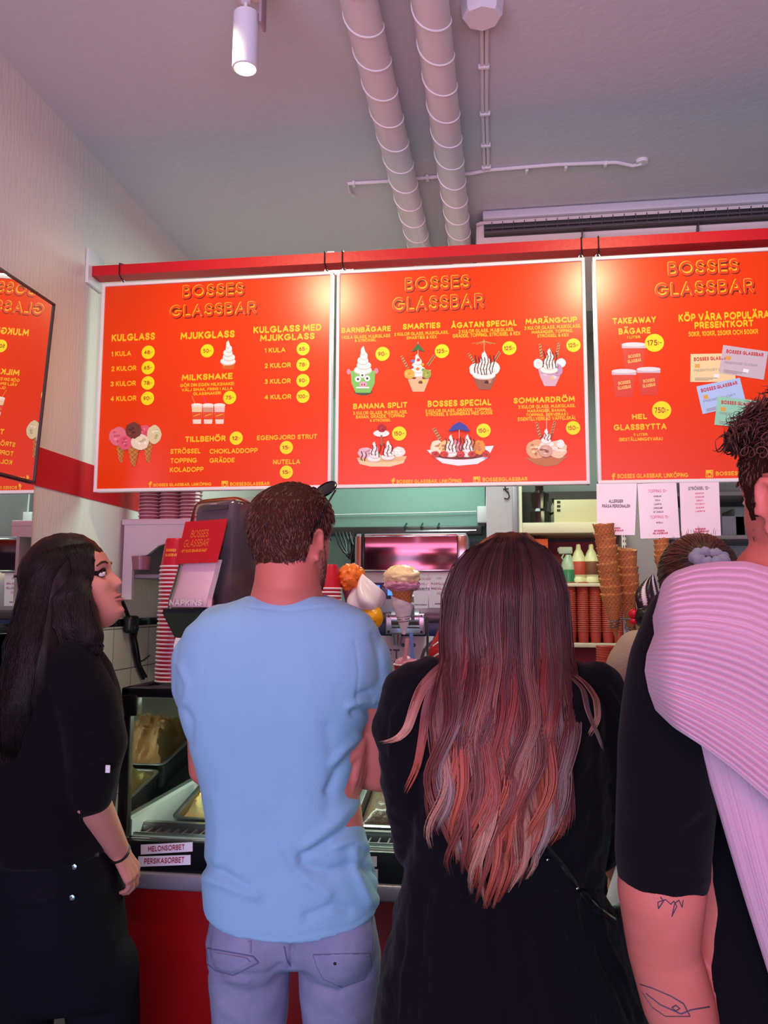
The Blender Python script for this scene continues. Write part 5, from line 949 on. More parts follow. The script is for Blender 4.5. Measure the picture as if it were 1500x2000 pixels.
for si, (u, n) in enumerate(((1095, 22), (1115, 24), (1140, 24), (1164, 23), (1188, 24), (1209, 22))):
    p = onY(u, 1256, YH+.05)
    nm = ('first', 'second', 'third', 'fourth', 'fifth', 'sixth')[si]
    for i in range(n):
        o = thing('shelf_cup', 'red brown paper cup in the %s stack from the left on the lower shelf' % nm, 'paper cup', group='cups in the %s stack on the lower shelf' % nm); o.matrix_basis = Matrix.Translation((p.x+RNG.uniform(-.0006, .0006), YH+.05, hz_(1256)+.0006+i*.0098))
        for me in (CM1, CM2): c = bpy.data.objects.new(me.name.split('.')[0], me); COL.objects.link(c); c.parent = o
p = onZ(1186, 1318, ZT)
t = thing('lid_pile', 'small pile of dark red cups on the freezer top beside the beige shirt', 'cups', p); 
for i in range(9): b = MB(); b.lathe([(.026, 0), (.034, .03), (.036, .031), (.034, .033)], 24, (p.x, p.y, p.z+i*.008)); b.obj('cup', MATS['shelf_cup_red'], t)
# boxes far right behind the signs
sx0 = onY(1292, 1000, 4.2).x
t = thing('stock_shelf', 'grey stock shelf at the far right behind the counter', 'shelf', (sx0+.5, 4.4, 0))
for v in (1045, 960, 1180): b = MB(); z = onY(1420, v, 4.2).z; b.rbox((sx0+.01, 4.2, z-.02), (XR-.3, 4.7, z), .003); b.obj('shelf', M_grey, t)
for x in (sx0+.02, XR-.33): b = MB(); b.rbox((x, 4.66, 0), (x+.03, 4.7, 2.4), .002); b.obj('upright', M_grey, t)
for k, (u, v, w, h_, c, lab) in enumerate(((1434, 1044, .11, .10, '#8b8798', 'lilac grey carton on the stock shelf, upper left'), (1470, 1044, .16, .14, '#6f7780', 'slate grey carton on the stock shelf beside the lilac one'), (1455, 1179, .2, .12, '#6a7a6c', 'greenish carton on the lower stock shelf'))):
    q = onY(u, v, 4.26); zz = onY(1420, 1045 if v < 1100 else 1180, 4.2).z; b = MB(); b.rbox((q.x-w/2, 4.26, zz+.0005), (q.x+w/2, 4.5, zz+h_), .004); tag(b.obj('stock_box', mat('stock_%d' % k, c, .7)), lab, 'box', 'cartons on the stock shelf')

# ================================================================ SHELF ON THE LEFT WALL, PLASTIC CUPS, CABLES
q = onX(236, 1014, XL); ys = q.y; zs = q.z
t = thing('wall_shelf', 'white shelf with scalloped end bracket on the left wall', 'shelf', (XL+.2, ys+.4, zs))
M_swh = mat('shelf_white', '#cfc3c8', .4)
b = MB(); b.rbox((XL+.004, ys, zs-.022), (XL+.46, ys+.9, zs), .004); b.obj('shelf_board', M_swh, t)
xr = XL+.46
b = MB(); poly = [(XL+.012, zs-.022), (xr, zs-.022), (xr, zs-.06), (XL+.24, zs-.072), (XL+.15, zs-.10), (XL+.105, zs-.135), (XL+.06, zs-.14), (XL+.05, zs-.15), (XL+.05, zs-.30), (XL+.012, zs-.30)]
b.prism(poly, .018, Matrix.Translation((0, ys+.006, 0))); b.obj('end_bracket', M_swh, t)
b = MB(); b.rbox((XL+.012, ys+.03, zs-.22), (XL+.46, ys+.9, zs-.205), .003); b.obj('lower_board', mat('shelf_mauve', '#8d7f8c', .5), t)
b = MB(); b.rbox((XL+.44, ys+.03, zs-.36), (XL+.455, ys+.9, zs-.022), .003); b.obj('back_board', M_swh, t)
b = MB(); b.lathe([(.030, -.05), (.036, 0), (.034, .0), (.028, -.048)], 24, (XL+.085, ys+.005, zs-.14)); 
M_pc = mat('clear_plastic', '#a0616c', .2, spec=.6, alpha=.82); o = b.obj('clear_cap', M_pc, t)
b = MB(); b.lathe([(.027, .001), (.030, 0), (.041, .105), (.0425, .107), (.039, .106), (.029, .004)], 26, cap=False); PCM = b.mesh('cup_wall', M_pc); b = MB(); b.torus((0, 0, .1065), .042, .0022, 28, 6); PCR = b.mesh('cup_lip', mat('lip_highlight', '#d8b4bd', .2, spec=.6))  # lip coloured lighter than the wall, painting in the rim highlights
for si, u in enumerate((293, 333, 372)):
    pp = onY(u, 1008, ys+.06); nm = ('left', 'middle', 'right')[si]
    for i in range(13):
        o = thing('plastic_cup', '', ''); o.matrix_basis = Matrix.Translation((pp.x, ys+.06, zs+.1075+i*.0135)) @ Matrix.Rotation(pi, 4, 'X')
        for me in (PCM, PCR): k = bpy.data.objects.new(me.name.split('.')[0], me); COL.objects.link(k); k.parent = o
        tag(o, 'clear plastic cup in the %s stack on the white wall shelf' % nm, 'plastic cup', 'clear cups in the %s stack on the wall shelf' % nm)
t = thing('power_cable', 'black power cable with plug block hanging down the tiled wall', 'cable', onX(255, 1220, XL))
def wl(u, v, d=.02): return onX(u, v, XL+d)
b = MB(); b.tube([wl(236, 1170), wl(243, 1185), wl(249, 1200), wl(254, 1215), wl(259, 1250), wl(266, 1290), wl(280, 1325)], .008, 8); b.obj('cable', M_black, t)
b = MB(); b.tube([wl(262, 1232), wl(268, 1260), wl(274, 1300), wl(286, 1322)], .005, 8); b.obj('cable', M_black, t)
b = MB(); b.tube([wl(268, 1294), wl(280, 1290), wl(292, 1280)], .003, 6); b.obj('thin_wire', M_black, t)
q = wl(256, 1218, .03); b = MB(); b.rbox((XL+.011, q.y-.035, q.z-.035), (XL+.05, q.y+.035, q.z+.03), .012, 3); b.obj('plug_block', M_black, t)
b = MB(); b.tube([wl(262, 1226, .05), wl(266, 1236, .04), wl(263, 1246, .03)], .006, 8); b.obj('plug_lead', M_black, t)

# ================================================================ PEOPLE
from mathutils.bvhtree import BVHTree
PHI0 = -YAW
M_skin = mat('skin', '#c77668', .5, spec=.35, vary=(22, '#bb695b', .3), bump=(260, .08), sss=.12)
M_skin2 = mat('skin_pale', '#cf9080', .5, spec=.35, vary=(22, '#c48272', .3), bump=(260, .08), sss=.12)
HZ = [-.125, -.115, -.100, -.083, -.065, -.045, -.02, 0, .02, .05, .08, .10, .113, .118]
HF = [.046, .066, .079, .080, .080, .079, .081, .079, .088, .086, .067, .043, .016, -.006]
HB = [.020, .022, .030, .046, .064, .078, .089, .095, .099, .100, .088, .066, .036, .012]
HW = [.022, .036, .046, .054, .060, .066, .070, .0725, .0745, .076, .068, .050, .026, .004]
def head_pt(z, th, grow=0.0, feat=True):           # th=0 at the face, growing towards local -x side
    f, b, w = np.interp(z, HZ, HF), np.interp(z, HZ, HB), np.interp(z, HZ, HW); c, s = cos(th), sin(th); p = 2/2.25
    x = -w*math.copysign(abs(s)**p, s); y = (f if c > 0 else b)*math.copysign(abs(c)**p, c)
    if feat and c > 0:
        N = np.interp(z, [-.052, -.044, -.036, -.026, 0, .024], [0, .008, .024, .022, .010, 0]); wn = np.interp(z, [-.045, -.03, .02], [.014, .0125, .0075])
        y += N*math.exp(-(x/wn)**2)
        y += .006*math.exp(-((z+.060)/.006)**2-(x/.022)**2)+.0055*math.exp(-((z+.074)/.0065)**2-(x/.019)**2)-.005*math.exp(-((z+.067)/.0028)**2-(x/.026)**2)
        y += .007*math.exp(-((z+.102)/.012)**2-(x/.018)**2)
        for sx_ in (-1, 1): y -= .011*math.exp(-((x-sx_*.032)/.016)**2-((z+.001)/.012)**2); y += .004*math.exp(-((x-sx_*.03)/.02)**2-((z-.022)/.007)**2)
        for sx_ in (-1, 1): y += .004*math.exp(-((x-sx_*.042)/.018)**2-((z+.03)/.016)**2)
    P = Vector((x, y, z))
    if grow: d = Vector((x/.075, y/.09, (z-.02)/.11)); d.normalize(); P += d*grow
    return P
def add_head(mb, M4, sc=1.0, ears=True):
    zs = [-.125+.243*(.5-.5*cos(pi*i/63)) for i in range(64)]; n = 96
    rs = [[M4 @ (head_pt(z, 2*pi*j/n)*sc) for j in range(n)] for z in zs]; mb.rings(rs)
    if ears:
        for s in (-1, 1):
            E = M4 @ Matrix.Scale(sc, 4) @ Matrix.Translation((s*.0745, -.012, -.012)) @ Matrix.Rotation(s*rad(-24), 4, 'Z') @ Matrix.Rotation(rad(-8), 4, 'X')
            pts = []
            for k in range(17): a = rad(-100+300*k/16); pts.append(E @ Vector((s*(.004+.006*sin(a)), -.004-.0155*cos(a)*(1 if cos(a) > 0 else .8), .030*sin(a)*(1 if sin(a) > 0 else .95))))
            mb.tube(pts, [.0042*sc+.0012*sc*sin(pi*k/16) for k in range(17)], 10)
            mb.ell(E @ Vector((s*.0015, -.003, 0)), (.004*sc, .014*sc, .024*sc), (E.to_3x3().normalized())); mb.ell(E @ Vector((s*.003, .003, -.028)), (.0045*sc, .009*sc, .009*sc)); mb.ell(E @ Vector((s*.004, .012, -.004)), (.004*sc, .004*sc, .009*sc)); mb.ell(E @ Vector((s*.004, -.008, 0)), (.004*sc, .003*sc, .017*sc))
def add_neck(mb, M4, base, r0, r1, sc=1.0): mb.chain([M4 @ Vector((0, -.018*sc, -.03*sc)), M4 @ Vector((0, -.022*sc, -.085*sc)), Vector(base)], [r0*.95, r0, r1], 28)
def add_hand(mb, wrist, d, nrm, side=1, sc=1.0, curl=.5, spread=.0):
    """d: finger direction, nrm: out of the back of the hand, side: which way the thumb leaves"""
    w = Vector(wrist); d = Vector(d).normalized(); nrm = Vector(nrm); nrm = (nrm-d*nrm.dot(d)).normalized(); l = d.cross(nrm)*side
    for i, (o, L, r, pl) in enumerate(((-.029, .068, .0088, .084), (-.0095, .077, .009, .088), (.0105, .071, .0086, .083), (.028, .056, .0078, .074))):
        o *= -1; k = w+d*pl*sc+l*o*sc; mb.capsule(w+l*o*.45*sc, .015*sc, k, .0115*sc, 14); p = k; a = curl*.45; rr = r*sc; dr = (d+l*spread*o*12).normalized()
        for q, fr in enumerate((.45, .31, .24)):
            a += 0 if q == 0 else curl*.75; nd = dr*cos(a)-nrm*sin(a); e = p+nd*L*fr*sc; mb.capsule(p, rr, e, rr*.9, 14); p = e; rr *= .9
    b = w+d*.018*sc+l*.018*sc; m1 = b+(d*.62+l*.62-nrm*.35).normalized()*.043*sc; m2 = m1+(d*.86+l*.28-nrm*.35).normalized()*.03*sc; m3 = m2+(d*.95+l*.05-nrm*.3).normalized()*.024*sc
    mb.chain([b, m1, m2, m3], [.016*sc, .0125*sc, .0105*sc, .0085*sc], 14)
def loft(rows, d, n=48, p=2.4, drop=None):
    rs = []
    for r in rows:
        v, uL, uR, tb, tf = r[:5]; dd = d+(r[5] if len(r) > 5 else 0); c = at((uL+uR)/2, v, dd); w = (uR-uL)/2/F*dd; ring = []
        for j in range(n):
            a = 2*pi*j/n; ca, sa = cos(a), sin(a); x = w*math.copysign(abs(ca)**(2/p), ca); y = (tf if sa > 0 else tb)*math.copysign(abs(sa)**(2/p), sa); z = -drop*max(0, -sa)**1.2 if (drop and r is rows[-1]) else 0
            ring.append(c+RH*x+FH*y+ZU*z)
        rs.append(ring)
    return rs
def dense(rows, k=3):
    o = []
    for i in range(len(rows)-1):
        for q in range(k): o.append(tuple(np.array(rows[i][:5])*(1-q/k)+np.array(rows[i+1][:5])*(q/k)))
    o.append(tuple(rows[-1])); return o
def legs(mb, c, zt, dx, r, foot, dirn=None):
    lat = dirn or RH; fw = Vector(foot).normalized()
    for s in (-1, 1):
        h = Vector((c.x, c.y, zt))+lat*dx*s; k = Vector((c.x, c.y, .48))+lat*dx*s*1.05+fw*.01; a = Vector((c.x, c.y, .09))+lat*dx*s*1.05-fw*.02
        mb.chain([h, k, a], [r, r*.72, r*.55], 22)
def shoes(root, c, dx, foot, m, dirn=None):
    lat = dirn or RH; fw = Vector(foot).normalized()
    for s in (-1, 1):
        a = Vector((c.x, c.y, 0))+lat*dx*s*1.05-fw*.02; b = MB(); b.capsule(a-fw*.04+ZU*.045, .043, a+fw*.13+ZU*.036, .034); b.capsule(a+ZU*.05, .045, a+ZU*.12, .047)
        V, N, Fs = remesh(b, .008, 4); V[:, 2] = np.maximum(V[:, 2], .001); arr_obj('shoe', V, Fs, m, root)
def face_parts(root, M4, sc=1.0, iris='#4a3526', lipc='#b8625f', browc='#3a241c'):
    for s in (-1, 1):
        c = M4 @ (Vector((s*.032, .0685, -.001))*sc); b = MB(); b.ell(c, (.0125*sc, .0112*sc, .0062*sc), M4.to_3x3(), n=24, k=16, mi=0); dr = (M4.to_3x3() @ Vector((0, 1, 0))).normalized()
        e = b.obj('eye', mat('eye_white', '#d9ccc8', .2), root); q = dr.to_track_quat('Z', 'Y').to_matrix().to_4x4(); i = MB(); i.lathe([(.0052*sc, .0095*sc), (.0046*sc, .0108*sc), (.0001, .0116*sc)], 20, mtx=Matrix.Translation(c) @ q); i.obj('iris', mat('iris_'+iris[1:], iris, .15), e)
        b = MB(); b.tube([M4 @ (Vector((s*x, y, z))*sc) for x, y, z in ((.048, .0715, .001), (.040, .0765, .0085), (.031, .079, .0095), (.022, .0775, .005))], .0012*sc, 6); b.obj('eyelid_line', mat('lash', '#1d1210', .6), root)
        b = MB(); b.tube([M4 @ (Vector((s*x, y, z))*sc) for x, y, z in ((.056, .068, .020), (.044, .0795, .0262), (.032, .0858, .0262), (.020, .088, .022))], [.0016*sc, .0028*sc, .003*sc, .002*sc], 6); b.obj('eyebrow', mat('brow_'+browc[1:], browc, .7), root)
    for dz, rr in ((-.0605, .0036), (-.0735, .0042)):
        b = MB(); b.tube([M4 @ (Vector((x, (.0866 if dz > -.07 else .0862)-.55*x*x*40*.5-(.003 if abs(x) > .02 else 0), dz+(.002*(abs(x)/.02)*(-1 if dz > -.07 else 1))))*sc) for x in (-.024, -.016, -.008, 0, .008, .016, .024)], [rr*sc*q for q in (.35, .75, 1, 1, 1, .75, .35)], 8); b.obj('lips', mat('lips_'+lipc[1:], lipc, .4), root)
def strands(name, paths, root, m, sides=4):
    """paths: list of (points, radius, colours per point or one colour)"""
    V = []; Fs = []; C = []
    for pts, r, cs in paths:
        n = len(pts); a = None; o = len(V)
        for i in range(n):
            t = (pts[min(i+1, n-1)]-pts[max(i-1, 0)]); t = t.normalized() if t.length > 1e-9 else ZU
            if a is None: a = t.orthogonal().normalized()
            a = a-t*a.dot(t); a = a.normalized() if a.length > 1e-6 else t.orthogonal().normalized(); b = t.cross(a); f = i/(n-1); rr = r*(.55+.45*min(1, f*6))*(1-max(0, (f-.6)/.4)**2*.85)
            for j in range(sides): q = 2*pi*j/sides; V.append(pts[i]+(a*cos(q)+b*sin(q))*rr); C.append(cs[i] if isinstance(cs, list) else cs)
        for i in range(n-1):
            for j in range(sides): k = (j+1) % sides; Fs.append((o+i*sides+j, o+i*sides+k, o+(i+1)*sides+k, o+(i+1)*sides+j))
        Fs.append(tuple(o+j for j in range(sides-1, -1, -1))); Fs.append(tuple(o+(n-1)*sides+j for j in range(sides)))
    return arr_obj(name, V, Fs, m, root, np.array([tuple(c) for c in C]))
def hairmat(name, rough=.42, spec=.5): return mat(name, '#ffffff', rough, attr=True, spec=spec, sheen=.0)
def proj(V):
    D = V-np.array(EYE); zf = D @ np.array(FW); return 750+F*(D @ np.array(RT))/zf, 1000-F*(D @ np.array(UP))/zf
def folds(V, N, lines, noise=None):
    """raise cloth folds: lines = (image polyline, width px, height m)"""
    u, v = proj(V); disp = np.zeros(len(V)); front = (N @ np.array(FW)) < .25
    for pl, w, h in lines:
        best = np.full(len(V), 1e9); pl = np.array(pl, float)
        for i in range(len(pl)-1):
            a, b = pl[i], pl[i+1]; ab = b-a; t = np.clip(((u-a[0])*ab[0]+(v-a[1])*ab[1])/(ab @ ab), 0, 1); best = np.minimum(best, np.hypot(u-a[0]-t*ab[0], v-a[1]-t*ab[1]))
        ends = 1.0; disp += h*np.exp(-(best/w)**2)*front
    if noise:
        for (sx_, sz_, amp, sd) in noise:
            L_ = V @ np.array(RH); disp += np.array([amp*fbm((L_[i]*sx_+sd, V[i, 1]*sx_*.7, V[i, 2]*sz_), 3) for i in range(len(V))])
    return V+N*disp[:, None]
def hit_fn(V, Fs):
    bv = BVHTree.FromPolygons([tuple(p) for p in V], Fs)
    def h(u, v, off=.0015):
        d = ray(u, v).normalized(); r = bv.ray_cast(EYE, d)
        return None if r[0] is None else r[0]-d*off
    return h
def line_on(h, pts, r, name, m, root, k=10, off=.0008, flat=1.0, n=6):
    P = []
    for i in range(len(pts)-1):
        for q in range(k+(i == len(pts)-2)): f = q/k; p = h(pts[i][0]*(1-f)+pts[i+1][0]*f, pts[i][1]*(1-f)+pts[i+1][1]*f, off); P += [p] if p is not None else []
    if len(P) < 2: return None
    b = MB(); b.tube(P, r, n, flat=flat); return b.obj(name, m, root)
def face_rot(rel, pitch=0, roll=0): return (Matrix.Rotation(PHI0+rad(rel), 4, 'Z') @ Matrix.Rotation(rad(pitch), 4, 'X') @ Matrix.Rotation(rad(roll), 4, 'Y'))
def scalp_hair(root, M4, sc, cond, thick, n, length, cols, name='hair', lift=.5, m=None, down=.6, curl=0, r=.0009, shell=True):
    rng = np.random.default_rng(11); paths = []; m = m or hairmat('short_hair_'+name)
    if shell:
        zs = [-.118+.236*i/60 for i in range(61)]; nn = 90; G = {}; V = []; Fs = []; C = []
        for i, z in enumerate(zs):
            for j in range(nn):
                th = 2*pi*j/nn; k = cond(z, th)
                if k > 0: G[i, j] = len(V); V.append(M4 @ (head_pt(z, th, thick*min(1, k*2.5)+.0035*fbm((z*60, th*5, 1), 2)*min(1, k*4), False)*sc)); C.append(np.array(cols[0])*.8)
        for i in range(60):
            for j in range(nn):
                q = [(i, j), (i, (j+1) % nn), (i+1, (j+1) % nn), (i+1, j)]
                if all(t in G for t in q): Fs.append(tuple(G[t] for t in q))
        arr_obj(name+'_base', V, Fs, hairmat('hair_base', .95, .05), root, np.array(C))
    for _ in range(n):
        z = rng.uniform(-.118, .116); th = rng.uniform(0, 2*pi); k = cond(z, th)
        if k <= 0: continue
        p0 = head_pt(z, th, thick*min(1, k*2.5)-.002, False); p1 = head_pt(z, th, thick+.02, False); nm = (p1-p0).normalized(); tg = Vector((-sin(th*3)*.2+rng.uniform(-.3, .3), -.35 if z > .07 else -.1, -down))+Vector((0, 0, .1)); tg = (tg-nm*tg.dot(nm)); L = length*rng.uniform(.6, 1.15)*min(1, .35+k*3); pts = []
        for i in range(6): f = i/5; pts.append(M4 @ ((p0+nm*L*lift*f*(1-.4*f)+tg.normalized()*L*f)*sc))
        c = np.array(cols[rng.integers(len(cols))]); paths.append((pts, r*sc, c))
    return strands(name, paths, root, m)
M_denim = mat('light_denim', '#8f93ad', .85, spec=.15, vary=(16, '#7a7f9e', .3), bump=(420, .25)); M_blackcloth = mat('black_cotton', '#0d0c11', .9, spec=.12, bump=(240, .15), sheen=.05)
M_shoe = mat('shoe_white', '#b9b4b4', .6)

# ---------------------------------------------------------------- man in the blue t-shirt
dM = 1.74; c = at(575, 1500, dM); man = thing('person', 'man in pale blue t-shirt and faded jeans with arms crossed, seen from behind', 'person', (c.x, c.y, 0))
HM = Matrix.Translation(at(573, 1056, dM)) @ face_rot(-33, 2)
mb = MB(); add_head(mb, HM, .98); add_neck(mb, HM, at(560, 1205, dM+.01), .068, .088)
mb.rings(loft([(1190, 450, 680, .06, .06), (1230, 395, 715, .085, .08), (1300, 385, 718, .10, .1), (1450, 385, 690, .1, .1), (1650, 415, 715, .09, .1), (1780, 415, 728, .1, .1)], dM))
S_, E_, Wr = at(700, 1280, dM), at(741, 1512, dM+.035), at(540, 1490, dM+.20); mb.chain([S_, at(734, 1405, dM+.02), E_, Wr], [.05, .0415, .037, .026], 24); add_hand(mb, Wr, -RH*.95+ZU*.2, FH, 1, 1, .5)
S2, E2, W2 = at(405, 1280, dM), at(402, 1500, dM+.08), at(640, 1440, dM+.145); mb.chain([S2, E2, W2], [.05, .038, .028], 24)
add_hand(mb, at(709, 1446, dM-.004), (-ZU*.97-RH*.10+FH*.0), (RH*.92-FH*.38), 1, .92, .22); mb.chain([W2, at(690, 1420, dM+.07), at(708, 1446, dM+.0)], [.028, .026, .020])
V, N, Fs = remesh(mb, .0042, 3); arr_obj('body', V, Fs, M_skin, man)
face_parts(man, HM, .98)
rows = [(1164, 486, 650, .066, .066), (1172, 470, 668, .076, .07), (1183, 436, 694, .088, .078), (1200, 396, 722, .100, .090), (1228, 366, 740, .114, .104), (1270, 352, 748, .122, .110), (1320, 350, 748, .128, .118), (1385, 355, 726, .128, .12), (1450, 371, 700, .123, .124), (1530, 393, 689, .116, .124), (1600, 405, 707, .113, .124), (1680, 402, 727, .117, .128), (1725, 398, 740, .122, .13), (1760, 402, 738, .124, .13)]
mb = MB(); mb.rings(loft(rows, dM, drop=.040))
mb.chain([at(672, 1232, dM), at(705, 1290, dM), at(710, 1340, dM+.005), at(700, 1374, dM+.012)], [.058, .066, .062, .048], 28); mb.chain([at(432, 1236, dM), at(398, 1290, dM), at(394, 1335, dM+.012), at(394, 1352, dM+.025)], [.060, .0655, .061, .055], 28)
V, N, Fs = remesh(mb, .0044, 14)
FL = [([(735, 1395), (712, 1388), (690, 1392)], 7, -.010), ([(728, 1372), (705, 1370), (680, 1378)], 6, .006), ([(720, 1350), (700, 1356)], 6, -.006), ([(744, 1330), (742, 1290), (730, 1240)], 7, -.004), ([(690, 1470), (664, 1500), (640, 1545)], 9, -.007), ([(700, 1440), (672, 1462), (650, 1490)], 8, .006), ([(705, 1555), (660, 1600), (600, 1650)], 12, .008), ([(700, 1600), (650, 1640), (590, 1672)], 9, -.009), ([(730, 1660), (690, 1640), (655, 1650)], 9, .007), ([(735, 1700), (690, 1690), (640, 1705), (590, 1690)], 12, -.009), ([(728, 1640), (715, 1690), (738, 1740)], 8, -.007), ([(690, 1660), (700, 1715), (720, 1760)], 9, .008), ([(560, 1660), (600, 1720), (640, 1745)], 12, .006), ([(402, 1690), (430, 1700), (480, 1735)], 10, -.008), ([(405, 1715), (440, 1725), (500, 1750)], 10, .007), ([(420, 1560), (430, 1640), (425, 1690)], 12, .005), ([(455, 1480), (470, 1600), (470, 1680)], 16, -.004), ([(640, 1420), (650, 1520), (640, 1580)], 14, -.004), ([(680, 1780), (650, 1770), (600, 1790)], 10, -.006), ([(520, 1600), (540, 1700)], 22, -.004),
      ([(405, 1802), (440, 1822), (560, 1834), (690, 1808), (738, 1770)], 3.0, -.0016), ([(485, 1183), (560, 1192), (650, 1184)], 2.5, -.0018), ([(692, 1250), (700, 1310), (694, 1380)], 3, -.0016), ([(420, 1240), (400, 1300), (398, 1372)], 3, -.0016), ([(362, 1382), (375, 1410), (372, 1450)], 8, -.006), ([(355, 1300), (372, 1340), (362, 1378)], 7, .005)]
V = folds(V, N, FL, [(7, 3.2, .0055, 3)])
M_tee = mat('blue_cotton', '#84b4d0', .85, spec=.15, bump=(320, .18), sheen=.1)
arr_obj('t_shirt', V, Fs, M_tee, man); hs = hit_fn(V, Fs)
b = MB(); ring = []; nb = at(566, 1172, dM)
for k in range(41): a = 2*pi*k/40; ring.append(nb+RH*.082*cos(a)+FH*(.067*sin(a)+.004)+ZU*(.008*sin(a)+.002))
b.tube(ring, .0062, 8); b.obj('collar', M_tee, man)
# jeans
mb = MB(); mb.rings(loft([(1745, 418, 724, .10, .12), (1800, 410, 732, .106, .12), (1838, 404, 740, .10, .12), (1862, 410, 734, .085, .11), (1876, 440, 706, .06, .08)], dM))
for uu in (490, 660): mb.ell(at(uu, 1828, dM-.03), (.083, .085, .105))
cj = at(572, 1900, dM)
for s, uu in ((-1, 487), (1, 663)):
    p0, p1 = at(uu-s*1, 1868, dM), at(uu, 2000, dM); mb.chain([p0, p1, Vector((p1.x, p1.y+.02, .48)), Vector((p1.x, p1.y-.01, .06))], [.0885, .0790, .066, .06], 30)
V, N, Fs = remesh(mb, .005, 16)
V = folds(V, N, [([(410, 1898), (450, 1906), (520, 1904), (545, 1888)], 6, -.004), ([(420, 1912), (480, 1918)], 6, .003), ([(600, 1922), (660, 1940), (720, 1905)], 6, -.004), ([(570, 1850), (568, 1890)], 4, -.010), ([(430, 1960), (470, 1990)], 12, .004), ([(640, 1950), (690, 1990)], 12, .005)], [(9, 7, .004, 21)])
arr_obj('jeans', V, Fs, M_denim, man); hj = hit_fn(V, Fs); M_seam = mat('denim_seam', '#5f6484', .85)
for poly in ([(405, 1852), (494, 1868), (505, 1880), (455, 1905), (420, 1895), (402, 1880)], [(612, 1865), (722, 1862), (724, 1890), (712, 1912), (668, 1928), (632, 1912), (620, 1890)]):
    line_on(hj, poly+[poly[0]], .0016, 'pocket_seam', M_seam, man, 12, .0004)
    P = np.array(poly); cc = P.mean(0); b = MB(); rings_ = []
    for f in (1, .72, .4, .02):
        rr = []
        for i in range(len(P)):
            for q in range(6): a = P[i]*(1-q/6)+P[(i+1) % len(P)]*(q/6); a = cc+(a-cc)*f; hp = hj(a[0], a[1], .0022 if f > .9 else .0034); rr.append(hp)
        if all(x is not None for x in rr): rings_.append(rr)
    if len(rings_) > 1: b.rings(rings_, True, False); b.obj('back_pocket', M_denim, man, fix=False)
line_on(hj, [(555, 1848), (560, 1875), (568, 1888)], .0014, 'centre_seam', M_seam, man); line_on(hj, [(488, 1838), (488, 1862)], .005, 'belt_loop', M_denim, man, flat=.4); line_on(hj, [(727, 1790), (725, 1860)], .0014, 'side_seam', M_seam, man)
line_on(hj, [(612, 1871), (720, 1868)], .0010, 'stitching', M_seam, man); q = hj(654, 1882, .003)
b = MB(); b.ell(q, (.003, .003, .003)); b.obj('rivet', M_dark, man)
shoes(man, Vector((cj.x, cj.y, 0)), .09, FH, M_shoe)
def cond_short(z, th):
    t = abs((th+pi) % (2*pi)-pi)               # 0 at the face
    line = np.interp(t, [0, .55, .9, 1.15, 1.35, 1.6, 1.75, 2.0, pi], [.072, .070, .055, .03, -.005, .02, .012, -.052, -.072]); return (z-line)/.06
BR = [lin(x) for x in ('#47291e', '#563326', '#6a4231', '#38201a')]
scalp_hair(man, HM, .98, cond_short, .009, 6500, .017, BR, lift=.35)
def cond_beard(z, th):
    t = abs((th+pi) % (2*pi)-pi); lo, hi = -.122, np.interp(t, [0, .35, .7, 1.2, 1.45], [-.08, -.045, -.055, -.02, .01]); return min((hi-z), (z-lo), (1.5-t)*.08)/.05 if t < 1.5 else -1
scalp_hair(man, HM, .98, cond_beard, .002, 5000, .009, BR, 'beard', shell=False, lift=.7)
# sunglasses pushed up on his head
t = thing('sunglasses', 'black sunglasses pushed up on the head of the man in the blue t-shirt', 'sunglasses', HM @ Vector((0, .05, .11))); M_sg = mat('glasses_black', '#0b0a0c', .2)
for s in (-1, 1):
    b = MB(); b.tube([HM @ (Vector(q)*.98) for q in ((s*.083, -.044, -.012), (s*.0845, -.040, .012), (s*.0865, -.014, .045), (s*.084, .02, .085), (s*.076, .052, .108))], .0021, 8); b.obj('temple', M_sg, t)
    b = MB(); Lm = HM @ Matrix.Translation((s*.036, .066, .112)) @ Matrix.Rotation(rad(-38), 4, 'X') @ Matrix.Rotation(s*rad(-10), 4, 'Z'); b.ell(Lm.translation, (.031, .0022, .022), Lm.to_3x3(), n=30); b.obj('lens', mat('lens_dark', '#17131a', .08), t); b = MB(); b.torus(Lm.translation, .031, .0024, 32, 8, (Lm @ Matrix.Rotation(pi/2, 4, 'X')).to_3x3(), sq=.72); b.obj('rim', M_sg, t)
b = MB(); b.tube([HM @ Vector((-.008, .069, .117)), HM @ Vector((0, .072, .12)), HM @ Vector((.008, .069, .117))], .002, 6); b.obj('bridge', M_sg, t)

# ---------------------------------------------------------------- dark haired woman at the left
dW = 1.95; c = at(105, 1500, dW); wl_ = thing('person', 'woman with long dark hair in black t-shirt looking up at the menu', 'person', (c.x, c.y, 0))
HW_ = Matrix.Translation(at(152, 1141, dW)) @ face_rot(-84, 21); RF = (Matrix.Rotation(rad(-84), 3, 'Z') @ FH); sw = .96
mb = MB(); add_head(mb, HW_, sw, False); add_neck(mb, HW_, at(120, 1272, dW), .052, .062, sw)
mb.rings(loft([(1275, 70, 185, .10, .10), (1320, 30, 200, .13, .13), (1450, 10, 215, .14, .13), (1600, 15, 200, .13, .13), (1700, 0, 210, .14, .14)], dW))
S1, E1, W1 = at(150, 1325, dW-.12), at(176, 1560, dW-.09), at(231, 1660, dW+.01); mb.chain([S1, E1, W1], [.052, .042, .026], 22)
add_hand(mb, W1, RH*.35-ZU*.8+FH*.35, RH*.85-FH*.2+ZU*.35, -1, .92, .85); mb.chain([at(110, 1325, dW+.14), at(130, 1560, dW+.16), at(200, 1700, dW+.13)], [.05, .04, .026]); add_hand(mb, at(200, 1700, dW+.13), RH*.4-ZU*.8, RH, 1, .9, .6)
